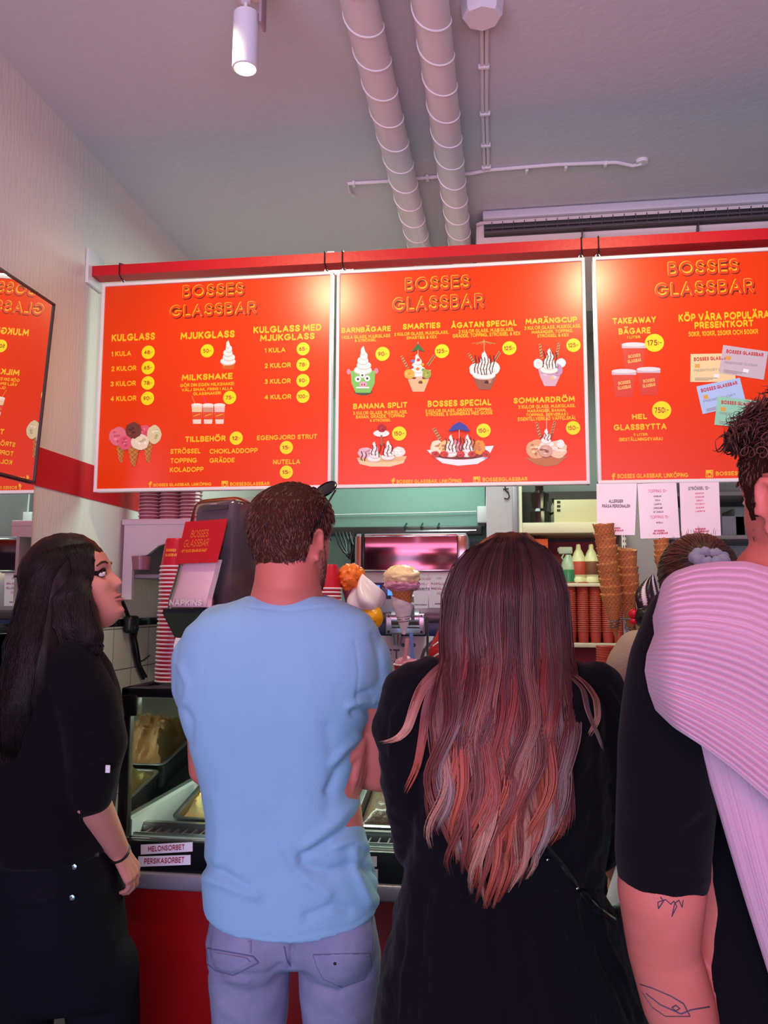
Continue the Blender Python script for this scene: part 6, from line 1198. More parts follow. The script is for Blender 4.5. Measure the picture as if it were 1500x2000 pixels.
V, N, Fs = remesh(mb, .0034, 3); arr_obj('body', V, Fs, M_skin2, wl_); hwb = hit_fn(V, Fs); face_parts(wl_, HW_, sw, browc='#3a211b', lipc='#bd7470')
mb = MB(); mb.rings(loft([(1258, 82, 180, .07, .07), (1275, 58, 195, .11, .11), (1300, 36, 208, .15, .14), (1340, 14, 220, .17, .16), (1400, -4, 230, .175, .165), (1460, -14, 232, .17, .165), (1540, -14, 222, .16, .16), (1610, -12, 212, .155, .16), (1662, -10, 214, .155, .16)], dW))
mb.chain([at(140, 1300, dW-.11), at(168, 1370, dW-.12), at(184, 1450, dW-.115), at(177, 1520, dW-.1), at(175, 1551, dW-.09)], [.062, .069, .069, .060, .0535], 28); mb.chain([at(110, 1310, dW+.14), at(125, 1450, dW+.16), at(130, 1540, dW+.16)], [.06, .06, .055], 24)
V, N, Fs = remesh(mb, .006, 7); V = folds(V, N, [([(150, 1590), (90, 1610), (20, 1600)], 8, -.006), ([(120, 1560), (60, 1585)], 8, .006), ([(215, 1480), (180, 1500), (150, 1480)], 8, -.006), ([(210, 1420), (170, 1440)], 8, .005)], [(8, 5, .006, 33)])
arr_obj('t_shirt', V, Fs, M_blackcloth, wl_)
mb = MB(); mb.rings(loft([(1645, -8, 208, .145, .15), (1720, -18, 226, .16, .16), (1800, -24, 236, .165, .165), (1880, -30, 246, .16, .16), (1940, -32, 256, .13, .13)], dW)); p = at(112, 1900, dW)
for u in (30, 198): q, q2 = at(u, 1890, dW), at(u+4, 2000, dW); mb.chain([q, q2, Vector((q2.x, q2.y, .5)), Vector((q2.x, q2.y, .07))], [.088, .083, .075, .072], 26)
M_pant = mat('black_denim', '#12121a', .85, spec=.15, bump=(380, .2), vary=(9, '#0d0e16', .3)); V, N, Fs = remesh(mb, .007, 7); V = folds(V, N, [([(20, 1775), (60, 1762), (110, 1750)], 7, .006), ([(0, 1770), (50, 1772)], 6, -.008)], [(7, 4, .004, 51)]); arr_obj('trousers', V, Fs, M_pant, wl_); hp_ = hit_fn(V, Fs)
line_on(hp_, [(-10, 1672), (60, 1668), (130, 1667), (190, 1662)], .014, 'belt', mat('belt_leather', '#2b1a1c', .35), wl_, 12, .002, flat=.25); line_on(hp_, [(72, 1655), (71, 1690)], .007, 'belt_loop', M_pant, wl_, 6, .005, flat=.4)
for u, v in ((145, 1693), (141, 1753)): q = hp_(u, v, .001); b = MB(); b.lathe([(.006, 0), (.006, .002), (.003, .0026), (.001, .001)], 16, mtx=Matrix.Translation(q) @ (-FH).to_track_quat('Z', 'Y').to_matrix().to_4x4()); b.obj('trouser_button', M_chrome, wl_)
line_on(hp_, [(150, 1748), (180, 1742)], .001, 'pocket_seam', M_black, wl_); shoes(wl_, Vector((p.x, p.y, 0)), .1, RF, M_black)
b = MB(); wv = (at(240, 1672, dW+.015)-W1).normalized(); b.torus(W1+Vector((0, 0, -.006)), .027, .003, 24, 8, ((at(231, 1660, dW+.01)-E1).normalized().to_track_quat('Z', 'Y').to_matrix())); b.obj('bracelet', M_black, wl_)
q = at(211, 1502, dW-.17); b = MB(); b.box((q.x-.006, q.y, q.z-.008), (q.x+.004, q.y+.002, q.z+.008)); b.obj('shirt_tag', M_white, wl_)
# her hair: a falling mass and loose strands
DK = [lin(x) for x in ('#120a0b', '#190d0e', '#0e0708', '#1f1111')]
mb = MB(); mb.ell(HW_ @ Vector((0, -.022, .034)), (.0895, .106, .098), HW_.to_3x3()); mb.ell(HW_ @ Vector((0, -.055, -.02)), (.085, .075, .10), HW_.to_3x3())
mb.chain([at(118, 1120, dW-.03), at(100, 1190, dW-.055), at(84, 1270, dW-.105), at(52, 1370, dW-.135), at(28, 1470, dW-.14)], [.07, .072, .066, .055, .032], 22); mb.chain([at(150, 1150, dW-.065), at(162, 1210, dW-.085), at(176, 1245, dW-.10), at(183, 1268, dW-.105)], [.03, .038, .032, .020], 20); mb.chain([at(110, 1120, dW+.05), at(100, 1220, dW+.08), at(95, 1290, dW+.08)], [.06, .06, .04], 20)
V, N, Fs = remesh(mb, .006, 5); V = V+N*np.array([.003*fbm((p_[0]*40, p_[1]*40, p_[2]*5), 3) for p_ in V])[:, None]; M_dkh = hairmat('dark_hair', .5, .3); hb = arr_obj('hair', V, Fs, M_dkh, wl_, np.tile(np.array(DK[1]), (len(V), 1))); hhw = hit_fn(V, Fs)
paths = []
for i in range(900):
    s = RNG.uniform(0, 1); top = (186-90*s-RNG.uniform(0, 20), 1066+18*s*s+RNG.uniform(-6, 10)); kk = RNG.uniform(0, 1)
    if s < .45: via = [(178-70*s+RNG.uniform(-8, 8), 1120), (172-150*s+RNG.uniform(-6, 6), 1170), (178-150*s+RNG.uniform(-10, 10), 1225), (200-150*s+RNG.uniform(-14, 6), 1262), (192-150*s+RNG.uniform(-10, 10), 1288)]
    else: via = [(140-95*s+RNG.uniform(-8, 8), 1130), (135-105*s+RNG.uniform(-6, 6), 1190), (120-110*s+RNG.uniform(-10, 10), 1260), (105-105*s+RNG.uniform(-10, 10), 1340), (92-90*s+RNG.uniform(-14, 14), 1400), (75-85*s+RNG.uniform(-14, 14), 1460+RNG.uniform(-20, 60))]
    cp = [top]+via; pts = []; last = None
    for a in range(len(cp)-1):
        for q in range(4):
            f = q/4; u, v = cp[a][0]*(1-f)+cp[a+1][0]*f, cp[a][1]*(1-f)+cp[a+1][1]*f; h = hhw(u, v, RNG.uniform(.0008, .004))
            if h is None:
                if last is None: continue
                h = at(u, v, last)
            last = (h-EYE).dot(FW); pts.append(h)
    if len(pts) > 6: paths.append((pts, .0013, DK[RNG.integers(4)]))
strands('hair_strands', paths, wl_, M_dkh)

# ---------------------------------------------------------------- woman with long red blonde hair
dR = 1.43; c = at(985, 1500, dR); wr = thing('person', 'woman in black puff sleeve dress with long wavy reddish hair, seen from behind', 'person', (c.x, c.y, 0))
HR = Matrix.Translation(at(990, 1163, dR+.03)) @ face_rot(4, 4); sr_ = .94
mb = MB(); add_head(mb, HR, sr_); add_neck(mb, HR, at(988, 1320, dR+.03), .05, .058, sr_); mb.rings(loft([(1310, 880, 1120, .06, .06), (1360, 850, 1150, .09, .09), (1500, 840, 1160, .09, .1), (1700, 820, 1150, .09, .1), (1850, 810, 1170, .1, .1)], dR))
for s, pts in ((-1, ((835, 1345), (800, 1540), (828, 1660))), (1, ((1152, 1345), (1180, 1540), (1158, 1660)))):
    a, b_, c_ = at(*pts[0], dR), at(*pts[1], dR+.02), at(*pts[2], dR+.06); w_ = at(pts[2][0]-s*90, 1600, dR+.27); mb.chain([a, b_, c_, w_], [.034, .034, .034, .024], 20); add_hand(mb, w_, FH*.5-RH*s*.7+ZU*.2, ZU*.9, s, .9, .6)
V, N, Fs = remesh(mb, .005, 3); arr_obj('body', V, Fs, M_skin2, wr); face_parts(wr, HR, sr_)
mb = MB(); mb.rings(loft([(1302, 900, 1100, .05, .05), (1322, 858, 1140, .085, .08), (1355, 832, 1164, .11, .1), (1420, 824, 1176, .12, .11), (1520, 815, 1184, .118, .115), (1620, 806, 1182, .11, .115), (1700, 796, 1174, .107, .115), (1736, 786, 1176, .11, .118), (1800, 768, 1206, .125, .135), (1900, 742, 1244, .15, .16), (2000, 728, 1262, .17, .18), (2200, 690, 1310, .21, .21), (2420, 650, 1350, .24, .24)], dR))
mb.chain([at(850, 1335, dR), at(812, 1352, dR), at(790, 1420, dR), at(800, 1520, dR+.01), at(822, 1630, dR+.05), at(828, 1655, dR+.06), at(900, 1610, dR+.24)], [.045, .052, .056, .050, .045, .045, .035], 26); mb.chain([at(1130, 1335, dR), at(1165, 1352, dR), at(1182, 1420, dR), at(1180, 1520, dR+.01), at(1166, 1630, dR+.05), at(1158, 1655, dR+.06), at(1080, 1610, dR+.24)], [.045, .052, .053, .048, .044, .044, .035], 26)
V, N, Fs = remesh(mb, .0055, 6)
gath = [([(810+i*22, 1745), (800+i*24, 1830), (780+i*30, 1990)], 5, .005*(-1)**i) for i in range(17)]
V = folds(V, N, gath+[([(800, 1350), (770, 1400), (765, 1470)], 6, .007), ([(820, 1345), (795, 1400)], 6, -.006), ([(1190, 1350), (1215, 1400), (1218, 1460)], 6, .007), ([(1170, 1345), (1195, 1400)], 6, -.006), ([(788, 1738), (980, 1752), (1176, 1738)], 4, -.006)], [(22, 16, .006, 71), (6, 4, .005, 77)])
arr_obj('dress', V, Fs, M_blackcloth, wr); hd_ = hit_fn(V, Fs)
line_on(hd_, [(1010, 1610), (1065, 1650), (1100, 1690), (1130, 1735), (1165, 1775), (1200, 1800)], .006, 'bag_strap', M_black, wr, 14, .003, flat=.5)
for u, v in ((1069, 1679), (1127, 1735)): q = hd_(u, v, .008); b = MB(); b.ell(q, (.0032,)*3); b.obj('strap_stud', M_chrome, wr)
q = hd_(1200, 1800, 0) or at(1190, 1800, dR); b = MB(); qq = at(1212, 1850, dR+.02); mbb = MB(); mbb.ell(qq, (.05, .045, .075)); VV, NN, FF = remesh(mbb, .008, 3); arr_obj('handbag', VV, FF, mat('black_leather', '#0c0b0e', .45, bump=(200, .2)), wr)
for s in (-1, 1): q = at(985+s*90, 1900, dR); b = MB(); b.chain([Vector((q.x, q.y, .6)), Vector((q.x, q.y, .09))], [.055, .036]); b.obj('leg', M_skin2, wr)
shoes(wr, Vector((c.x, c.y, 0)), .085, FH, M_black)
# hair
RV = [1037, 1050, 1072, 1105, 1160, 1230, 1290, 1350, 1420, 1500, 1600, 1690, 1765]; RL = [975, 950, 920, 893, 873, 866, 868, 858, 846, 838, 838, 852, 890]; RR = [1025, 1042, 1066, 1090, 1106, 1111, 1114, 1120, 1128, 1126, 1116, 1088, 1030]
RD = [dR-1.5+q for q in (1.512, 1.475, 1.445, 1.425, 1.410, 1.408, 1.405, 1.392, 1.378, 1.372, 1.370, 1.372, 1.376)]; RC = [.01, .05, .085, .10, .11, .105, .085, .055, .04, .034, .03, .028, .02]
def hair_pt(s, v, lift=0):
    L, R_, d, cv = (np.interp(v, RV, q) for q in (RL, RR, RD, RC)); u = (L+R_)/2+s*(R_-L)/2; return at(u, v, d+cv*(1-math.sqrt(max(0, 1-min(1, abs(s))**2*.98)))-lift)
M_rh = hairmat('red_hair', .36, .5)
G = [[hair_pt(-1+2*j/40, 1040+(1580-1040)*i/50, -.010-.006*abs(sin(j*1.3))) for j in range(41)] for i in range(51)]
b = MB(); b.slab(G, FH*.012, '#3c1d1b'); b.obj('hair_underlayer', M_rh, wr, ang=80)
mb = MB(); mb.ell(HR @ Vector((0, -.008, .018)), (.075, .090, .093), HR.to_3x3()); mb.ell(HR @ Vector((0, -.03, -.05)), (.078, .062, .11), HR.to_3x3()); V, N, Fs = remesh(mb, .007, 3); arr_obj('hair_cap', V, Fs, M_rh, wr, np.tile(np.array(lin('#3c1d1b')), (len(V), 1)))
PAL = [[lin(x) for x in q] for q in (('#4a2620', '#6b302a', '#a5493a'), ('#3d2020', '#7a3230', '#b9604a'), ('#56332c', '#8b5548', '#c19078'), ('#432724', '#6d4a46', '#a58a82'), ('#4a2320', '#8f3c34', '#c4664a'), ('#3a1c1c', '#5a2a2a', '#8b4a40'))]
nl = 64; locks = []
for k in range(nl): sc_ = -1+2*(k+.5)/nl+RNG.uniform(-.02, .02); locks.append((sc_, RNG.uniform(0, 6.28), 1770-150*abs(sc_+.05)**1.6-RNG.uniform(0, 110)*(RNG.uniform() < .6), PAL[RNG.integers(6)], RNG.uniform(.6, 1.3), RNG.uniform(-.008, .012)))
paths = []
def lerp3(cs, f): f = min(max(f, 0), 1)*2; i = min(int(f), 1); q = f-i; return tuple(cs[i][j]*(1-q)+cs[i+1][j]*q for j in range(3))
for i in range(4200):
    sc_, ph, vend, pal, am, lz = locks[RNG.integers(nl)]; ds = RNG.uniform(-1, 1)**3*.11; v0 = 1038+10*RNG.uniform(0, 1)+28*abs(sc_)**2; vend2 = vend+RNG.uniform(-30, 8); pts = []; cs = []; lf = RNG.uniform(.0, .008)+lz*.6; hl = RNG.uniform(.8, 1.25)
    for q in range(30):
        f = q/29; v = v0+(vend2-v0)*f; g = max(0, (v-1250)/500); spread = 1-.55*g**1.5; wv = am*(.15+g)*(.15*sin(ph+v/46)+.03*sin(ph*2+v/27)); s = sc_*(1-.10*g*abs(sc_))+ds*spread+wv
        pts.append(hair_pt(max(-1.15, min(1.15, s)), v, lf+lz*g+.012*g*cos(ph+v/50))); c3 = lerp3(pal, (v-1080)/560); cs.append(tuple(x*hl*(.55+.4*f) for x in c3))
    paths.append((pts, RNG.uniform(.0006, .0013), cs))
def sweep(n, cps, w, pal):
    for i in range(n):
        o = RNG.uniform(-1, 1); q_ = RNG.uniform(.75, 1.0); pts = []; cs = []; m = len(cps)-1
        for q in range(24):
            f = q/23*q_*m; a = min(int(f), m-1); f -= a; u, v = cps[a][0]*(1-f)+cps[a+1][0]*f, cps[a][1]*(1-f)+cps[a+1][1]*f; wd = w*(1-.5*q/23); h = hd_(u+o*wd, v+o*wd*.4, .004+.006*RNG.uniform(.9, 1)); pts.append(h if h is not None else at(u+o*wd, v, dR-.03)); cs.append(lerp3(pal, q/23))
        for _ in range(3): pts = [pts[0]]+[(pts[k-1]+pts[k]*2+pts[k+1])/4 for k in range(1, 23)]+[pts[23]]
        paths.append((pts, .0012, cs))
sweep(60, [(880, 1290), (850, 1315), (822, 1345), (806, 1390), (796, 1425), (775, 1445), (742, 1452)], 12, PAL[2]); sweep(46, [(880, 1300), (848, 1340), (832, 1390), (826, 1440), (815, 1500), (790, 1550)], 12, PAL[1]); sweep(22, [(1112, 1310), (1145, 1335), (1165, 1365), (1168, 1405), (1148, 1440)], 9, PAL[2]); sweep(14, [(1112, 1320), (1140, 1345), (1148, 1390), (1170, 1440), (1180, 1470)], 7, PAL[3])
strands('hair', paths, wr, M_rh)

# ---------------------------------------------------------------- woman with a hair bun
dB = 1.86; c = at(1360, 1500, dB); wb = thing('person', 'woman in beige top with brown hair tied up in a grey scrunchie', 'person', (c.x, c.y, 0))
HBm = Matrix.Translation(at(1362, 1143, dB)) @ face_rot(-6, 0); sb_ = .94
mb = MB(); add_head(mb, HBm, sb_); add_neck(mb, HBm, at(1362, 1250, dB), .05, .06, sb_); mb.rings(loft([(1250, 1290, 1440, .07, .07), (1300, 1240, 1490, .09, .09), (1450, 1225, 1500, .09, .1), (1700, 1230, 1500, .1, .1)], dB))
for s, cu in ((-1, (1228, 1208, 1203)), (1, (1500, 1520, 1525))): mb.chain([at(cu[0], 1310, dB), at(cu[1], 1535, dB), at(cu[2], 1700, dB+.08)], [.036, .035, .026], 20); add_hand(mb, at(cu[2], 1700, dB+.08), -ZU*.9+FH*.3, RH*s, s, .92, .4)
V, N, Fs = remesh(mb, .005, 3); arr_obj('body', V, Fs, M_skin2, wb); face_parts(wb, HBm, sb_)
mb = MB(); mb.rings(loft([(1222, 1315, 1412, .055, .055), (1236, 1272, 1455, .08, .08), (1262, 1232, 1492, .1, .1), (1310, 1214, 1510, .115, .11), (1400, 1212, 1512, .118, .115), (1520, 1222, 1505, .112, .115), (1640, 1225, 1500, .115, .12), (1700, 1222, 1502, .118, .12)], dB)); mb.chain([at(1245, 1272, dB), at(1226, 1305, dB), at(1217, 1380, dB), at(1212, 1500, dB)], [.05, .052, .051, .047], 24); mb.chain([at(1480, 1272, dB), at(1500, 1305, dB), at(1512, 1380, dB), at(1516, 1500, dB)], [.05, .052, .05, .046], 24)
V, N, Fs = remesh(mb, .006, 7); V = folds(V, N, [([(1240, 1300), (1225, 1360), (1222, 1420)], 6, -.006), ([(1255, 1310), (1240, 1380)], 6, .005)], [(10, 6, .005, 91)]); arr_obj('top', V, Fs, mat('beige_cotton', '#b3a390', .88, spec=.12, bump=(260, .2)), wb)
mb = MB(); mb.rings(loft([(1690, 1212, 1500, .118, .12), (1760, 1190, 1520, .13, .13), (1850, 1185, 1530, .13, .13)], dB)); q = at(1362, 1850, dB); legs(mb, q, .82, .09, .082, FH); V, N, Fs = remesh(mb, .007, 5); arr_obj('trousers', V, Fs, mat('pale_trousers', '#c3bccc', .85, bump=(300, .2)), wb); shoes(wb, Vector((q.x, q.y, 0)), .09, FH, M_shoe)
BRN = [lin(x) for x in ('#3a1f1a', '#4a2720', '#2c1714', '#5c342a')]; M_bh = hairmat('brown_hair', .4)
mb = MB(); mb.ell(HBm @ Vector((0, -.012, .022)), (.086, .105, .094), HBm.to_3x3()); mb.ell(HBm @ Vector((0, -.06, -.05)), (.06, .04, .05), HBm.to_3x3()); bun = HBm @ Vector((-.008, -.098, .048)); mb.chain([bun, bun-FH*.03-ZU*.02, bun-FH*.025-ZU*.10, bun-FH*.01-ZU*.17], [.02, .026, .03, .014], 16); V, N, Fs = remesh(mb, .005, 4); arr_obj('hair', V, Fs, M_bh, wb, np.tile(np.array(BRN[1])*.8, (len(V), 1))); hb_ = BVHTree.FromPolygons([tuple(p_) for p_ in V], Fs)
paths = []
for i in range(700):
    a = RNG.uniform(0, 2*pi); st = HBm @ Vector((.095*cos(a), -.02+.06*RNG.uniform(-1, 1), .02+.10*sin(a))); pts = []
    for q in range(10):
        f = q/9; p_ = st*(1-f)+bun*f; h = hb_.find_nearest(p_); pts.append(h[0]+h[1]*RNG.uniform(.0005, .003))
    paths.append((pts, .0012, BRN[RNG.integers(4)]))
for i in range(40):
    a = RNG.uniform(.3, pi-.3); r0 = RNG.uniform(.09, .1); pts = [HBm @ Vector((r0*cos(a)*(1+.07*q), -.03, .02+r0*sin(a)*(1+.08*q)+.004*sin(q*3+i))) for q in (0, .5, 1, 1.5)]; paths.append((pts, .0005, BRN[3]))
strands('hair_strands', paths, wb, M_bh)
b = MB(); n1, n2 = 60, 14; P = []; Q_ = (-FH*.55+ZU*.85).normalized().to_track_quat('Z', 'Y').to_matrix()
for i in range(n1):
    a = 2*pi*i/n1; row = []
    for j in range(n2): q = 2*pi*j/n2; rr = .0135*(1+.16*sin(9*a+.6*sin(3*a))+.08*sin(23*a)); row.append(bun-FH*.024+ZU*.006+Q_ @ Vector(((.028+rr*cos(q))*cos(a), (.021+rr*cos(q))*sin(a), rr*sin(q))))
    P.append(row)
P.append(P[0]); b.grid(P, wrap=True); b.obj('scrunchie', mat('scrunchie_grey', '#8e95a8', .8, bump=(60, .4)), wb, ang=80)

# ---------------------------------------------------------------- man at the right with a cardigan
dG = 1.0; c = at(1575, 1500, dG+.1); mr = thing('person', 'man in black t-shirt with tattooed arm and pale ribbed cardigan over his shoulder', 'person', (c.x, c.y, 0))
HG = Matrix.Translation(at(1586, 974, dG+.02)) @ face_rot(14, 2)
mb = MB(); add_head(mb, HG, 1.0); add_neck(mb, HG, at(1550, 1150, dG+.03), .060, .075)
mb.rings(loft([(1140, 1440, 1700, .05, .06), (1200, 1330, 1800, .07, .08), (1400, 1310, 1830, .08, .1), (1800, 1330, 1800, .08, .1), (2300, 1330, 1800, .08, .1)], dG+.09))
S_, E_, W_ = at(1318, 1300, dG+.02), at(1295, 1850, dG+.03), at(1390, 2180, dG+.06); mb.chain([S_, at(1300, 1620, dG+.02), at(1292, 1740, dG+.02), E_, at(1325, 1960, dG+.035), W_], [.055, .053, .0535, .0445, .045, .028], 30)
add_hand(mb, W_, -ZU*.9+RH*.25, -RH*.8-FH*.4, -1, 1, .5); mb.chain([at(1800, 1280, dG+.12), at(1840, 1800, dG+.14), at(1800, 2200, dG+.2)], [.055, .045, .03], 20); add_hand(mb, at(1800, 2200, dG+.2), -ZU, RH, 1, 1, .5)
V, N, Fs = remesh(mb, .004, 3); arr_obj('body', V, Fs, M_skin, mr); hg = hit_fn(V, Fs); face_parts(mr, HG)
M_ink_t = mat('tattoo_ink', '#47404f', .6)
for nm, pl in (('script_tattoo', [(1290, 1752), (1296, 1760), (1286, 1775), (1285, 1762), (1300, 1757), (1310, 1766), (1316, 1760), (1322, 1770), (1312, 1790), (1318, 1764), (1326, 1758), (1332, 1772), (1334, 1758)]), ('eye_tattoo', [(1250, 1922), (1275, 1930), (1310, 1945), (1335, 1960), (1348, 1985), (1300, 1985), (1275, 1968), (1252, 1935)]), ('eye_tattoo', [(1262, 1940), (1290, 1962), (1330, 1980), (1350, 1972), (1386, 1966)]), ('eye_tattoo', [(1312, 1968), (1320, 1963), (1328, 1970), (1320, 1974), (1312, 1968)])): line_on(hg, pl, .0011, nm, M_ink_t, mr, 8, .0002, flat=.5)
mb = MB(); mb.rings(loft([(1112, 1460, 1680, .055, .06), (1140, 1400, 1745, .07, .075), (1185, 1335, 1800, .08, .09), (1260, 1315, 1830, .088, .1), (1450, 1330, 1835, .092, .11), (1750, 1350, 1820, .092, .11), (2000, 1345, 1830, .095, .115), (2350, 1340, 1830, .1, .12)], dG+.085))
mb.chain([at(1345, 1225, dG+.03), at(1322, 1300, dG+.02), at(1307, 1420, dG+.02), at(1298, 1560, dG+.02), at(1292, 1660, dG+.02), at(1294, 1702, dG+.02)], [.058, .060, .0605, .060, .0585, .0565], 32); mb.chain([at(1790, 1250, dG+.11), at(1825, 1500, dG+.13), at(1835, 1650, dG+.13)], [.06, .06, .058], 22)
V, N, Fs = remesh(mb, .0042, 14); V = folds(V, N, [([(1375, 1720), (1345, 1690), (1300, 1690)], 10, .004), ([(1370, 1600), (1330, 1640)], 10, -.004)], [(9, 6, .004, 101)]); arr_obj('t_shirt', V, Fs, M_blackcloth, mr)
mb = MB(); q = at(1575, 2300, dG+.09); mb.rings(loft([(2300, 1350, 1810, .1, .12), (2420, 1345, 1820, .1, .12)], dG+.09)); legs(mb, q, .80, .09, .085, FH); V, N, Fs = remesh(mb, .008, 5); arr_obj('trousers', V, Fs, M_pant, mr); shoes(mr, Vector((q.x, q.y, 0)), .09, FH, M_shoe)
# cardigan: ribbed panel draped over the shoulder, plain panel hanging down the back
def curve(cp, n):
    cp = np.array(cp, float); L = np.r_[0, np.cumsum(np.hypot(*np.diff(cp, axis=0).T))]; t = np.linspace(0, L[-1], n); o = np.stack([np.interp(t, L, cp[:, 0]), np.interp(t, L, cp[:, 1])], 1)
    for _ in range(6): o[1:-1] = (o[:-2]+2*o[1:-1]+o[2:])/4
    return o
ns, ntt = 130, 300; top = curve([(1288, 1168), (1296, 1136), (1318, 1116), (1360, 1102), (1410, 1096), (1460, 1096), (1510, 1110), (1620, 1165), (1760, 1250)], ns); bot = curve([(1283, 1388), (1318, 1422), (1371, 1456), (1432, 1502), (1500, 1561), (1600, 1650), (1740, 1770)], ns); lef = curve([(1288, 1168), (1277, 1205), (1281, 1238), (1266, 1278), (1262, 1312), (1270, 1352), (1283, 1388)], ntt)
P = []
for i in range(ntt):
    t_ = i/(ntt-1); row = []
    for j in range(ns):
        s = j/(ns-1); base = top[j]*(1-t_)+bot[j]*t_; lb = top[0]*(1-t_)+bot[0]*t_; base = base+(lef[i]-lb)*(1-s)**3
        ridge = 1-.93*min(1, t_/.42)**.8*.0; d = .985-.085*sin(min(1, t_/.5)*pi/2)**.9-.006*t_+.075*max(0, 1-s/.16)**2.2+.03*max(0, (s-.5))
        rib = abs(sin(pi*27*t_)); wav = .006*sin(t_*5+s*4)*s; d -= .0052*rib**.7*min(1, t_*30)*min(1, (1-t_)*30)+wav; row.append(at(base[0], base[1], d))
    P.append(row)
M_knit = mat('cardigan_knit', '#c5a0b0', .92, spec=.1, bump=(900, .25, 1), sheen=.25); b = MB(); b.slab(P, FH*.006); cardi = b.obj('cardigan_ribbed_panel', M_knit, mr, ang=80)
lb = curve([(1362, 1440), (1378, 1490), (1405, 1580), (1430, 1665), (1457, 1755), (1500, 1890), (1560, 2080), (1600, 2200)], 160); P = []
for i in range(160):
    row = []; 
    for j in range(150):
        s = j/149; u = lb[i][0]*(1-s)+1840*s; d = .962-.028*sin(min(1, s*5)*pi/2)+.012*s-.0017*abs(sin(pi*s*62))*min(1, s*40); row.append(at(u, lb[i][1]+.0*s, d))
    P.append(row)
b = MB(); b.slab(P, FH*.006); b.obj('cardigan_back_panel', M_knit, mr, ang=80)
# short back and sides, curls on top
def cond_fade(z, th):
    t = abs((th+pi) % (2*pi)-pi); line = np.interp(t, [0, .6, 1.0, 1.25, 1.45, 1.65, 1.9, pi], [.08, .075, .05, -.03, -.03, .03, -.03, -.085]); return (z-line)/.07
DB = [lin(x) for x in ('#3a1f19', '#4d2b21', '#2a1612', '#5f382b')]
scalp_hair(mr, HG, 1.0, cond_fade, .004, 9000, .008, DB, lift=.4, r=.0007)
paths = []
for i in range(1500):
    th = RNG.uniform(0, 2*pi); z = RNG.uniform(.035, .117)
    t = abs((th+pi) % (2*pi)-pi)
    if z < np.interp(t, [0, 1, 1.7, pi], [.07, .06, .045, .03]): continue
    p0 = head_pt(z, th, .004, False); n_ = (head_pt(z, th, .03, False)-p0).normalized(); n_ = (n_+Vector((RNG.uniform(-.5, .5), RNG.uniform(-.5, .5), RNG.uniform(-.2, .4)))).normalized(); a = n_.orthogonal().normalized(); b_ = n_.cross(a); rr = RNG.uniform(.005, .010); L = RNG.uniform(.018, .038); ph = RNG.uniform(0, 6); tw = RNG.uniform(1.1, 2.1); pts = [HG @ (p0+n_*L*f+(a*cos(ph+tw*2*pi*f)+b_*sin(ph+tw*2*pi*f))*rr*min(1, f*3)) for f in np.linspace(0, 1, 18)]; paths.append((pts, .0010, DB[RNG.integers(4)]))
scalp_hair(mr, HG, 1.0, cond_beard, .001, 4000, .007, DB, 'beard', shell=False, lift=.7, r=.0006)
strands('curls', paths, mr, hairmat('curly_hair', .4))

# ---------------------------------------------------------------- staff behind the freezer
dS = 3.30; c = at(948, 1400, dS); st = thing('person', 'staff member in red shirt and pale blue cap behind the freezer', 'person', (c.x, c.y, 0))
HS = Matrix.Translation(at(942, 1128, dS)) @ face_rot(150, -6)
mb = MB(); add_head(mb, HS, .96); add_neck(mb, HS, at(945, 1215, dS), .05, .06); mb.rings(loft([(1215, 900, 990, .06, .06), (1260, 868, 1025, .09, .09), (1400, 870, 1025, .09, .09), (1520, 865, 1030, .09, .09)], dS))
for s, cu in ((-1, (872, 858, 890)), (1, (1022, 1036, 1010))): mb.chain([at(cu[0], 1250, dS), at(cu[1], 1385, dS-.02), at(cu[2], 1450, dS-.16)], [.045, .038, .027], 18); add_hand(mb, at(cu[2], 1450, dS-.16), -FH*.9, ZU, s, .95, .5)
V, N, Fs = remesh(mb, .006, 2); arr_obj('body', V, Fs, M_skin2, st); face_parts(st, HS, .96)
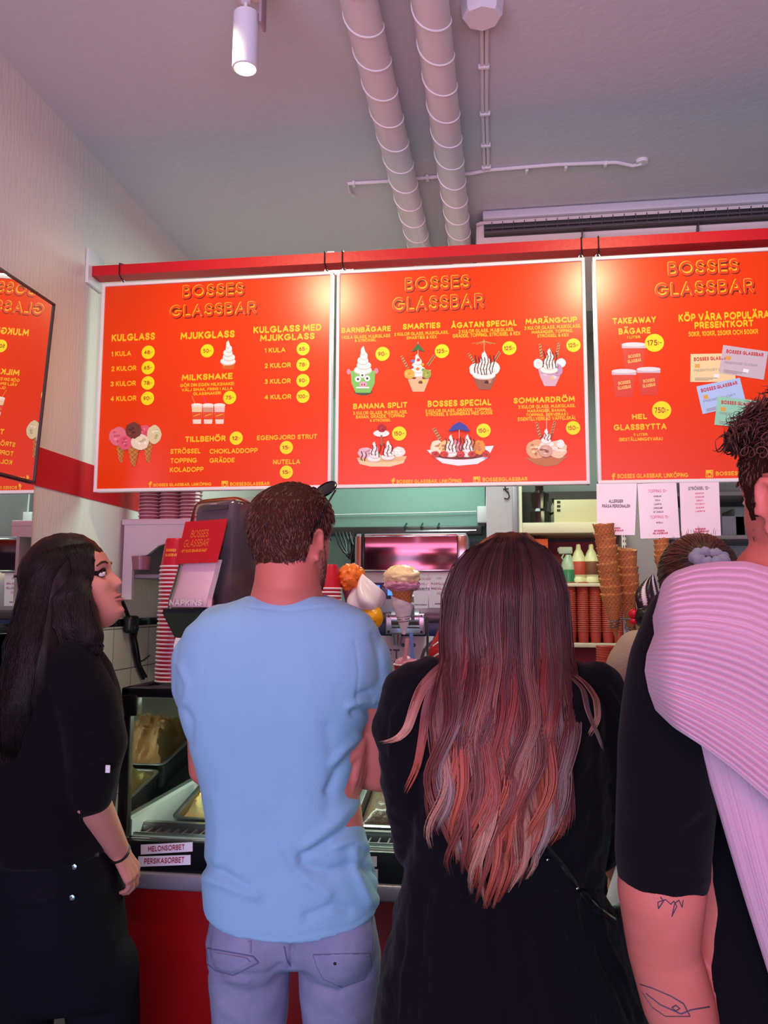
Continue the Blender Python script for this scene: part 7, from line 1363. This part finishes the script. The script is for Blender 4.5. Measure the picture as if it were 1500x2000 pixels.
mb = MB(); mb.rings(loft([(1208, 915, 975, .06, .06), (1222, 884, 1006, .08, .08), (1250, 862, 1030, .1, .1), (1330, 856, 1036, .115, .115), (1450, 858, 1032, .11, .11), (1545, 856, 1034, .115, .115)], dS)); mb.chain([at(882, 1240, dS), at(866, 1275, dS-.01), at(856, 1330, dS-.015)], [.058, .060, .055], 22); mb.chain([at(1010, 1240, dS), at(1026, 1275, dS-.01), at(1034, 1330, dS-.015)], [.058, .060, .055], 22)
V, N, Fs = remesh(mb, .007, 5); V = folds(V, N, [], [(9, 6, .005, 121)]); arr_obj('shirt', V, Fs, mat('red_shirt', '#b4101f', .8, bump=(200, .2)), st); hsr = hit_fn(V, Fs)
for a, b_ in (((836, 1290), (876, 1268)), ((846, 1262), (874, 1245))): line_on(hsr, [a, ((a[0]+b_[0])/2, (a[1]+b_[1])/2-2), b_], .003, 'sleeve_stripe', M_white, st, 8, .001)
mb = MB(); q = at(946, 1545, dS); mb.rings(loft([(1535, 858, 1032, .11, .11), (1600, 856, 1036, .12, .12)], dS)); legs(mb, q, .80, .09, .085, -FH); V, N, Fs = remesh(mb, .009, 4); arr_obj('trousers', V, Fs, M_pant, st); shoes(st, Vector((q.x, q.y, 0)), .09, -FH, M_black)
b = MB(); zs = [.035, .05, .07, .09, .105, .115, .1175]; b.rings([[HS @ (head_pt(z, 2*pi*j/40, .014, False)*.96+Vector((0, 0, .004))) for j in range(40)] for z in zs]); cp = b.obj('cap', mat('cap_blue', '#a9c3e2', .8, bump=(200, .2)), st)
b = MB(); b.slab([[HS @ Vector((x, .085+f*.07-(x*x)*6*(.3+f), .045-.02*f-x*x*2)) for x in (-.065, -.04, -.015, .015, .04, .065)] for f in (0, .35, .7, 1)], HS.to_3x3() @ Vector((0, 0, .003))); b.obj('brim', MATS['cap_blue'], cp, ang=80)
scalp_hair(st, HS, .96, lambda z, th: min((z+.05)/.05, (.06-z)/.05, (abs((th+pi) % (2*pi)-pi)-1.4)), .006, 2500, .02, BRN, lift=.3)
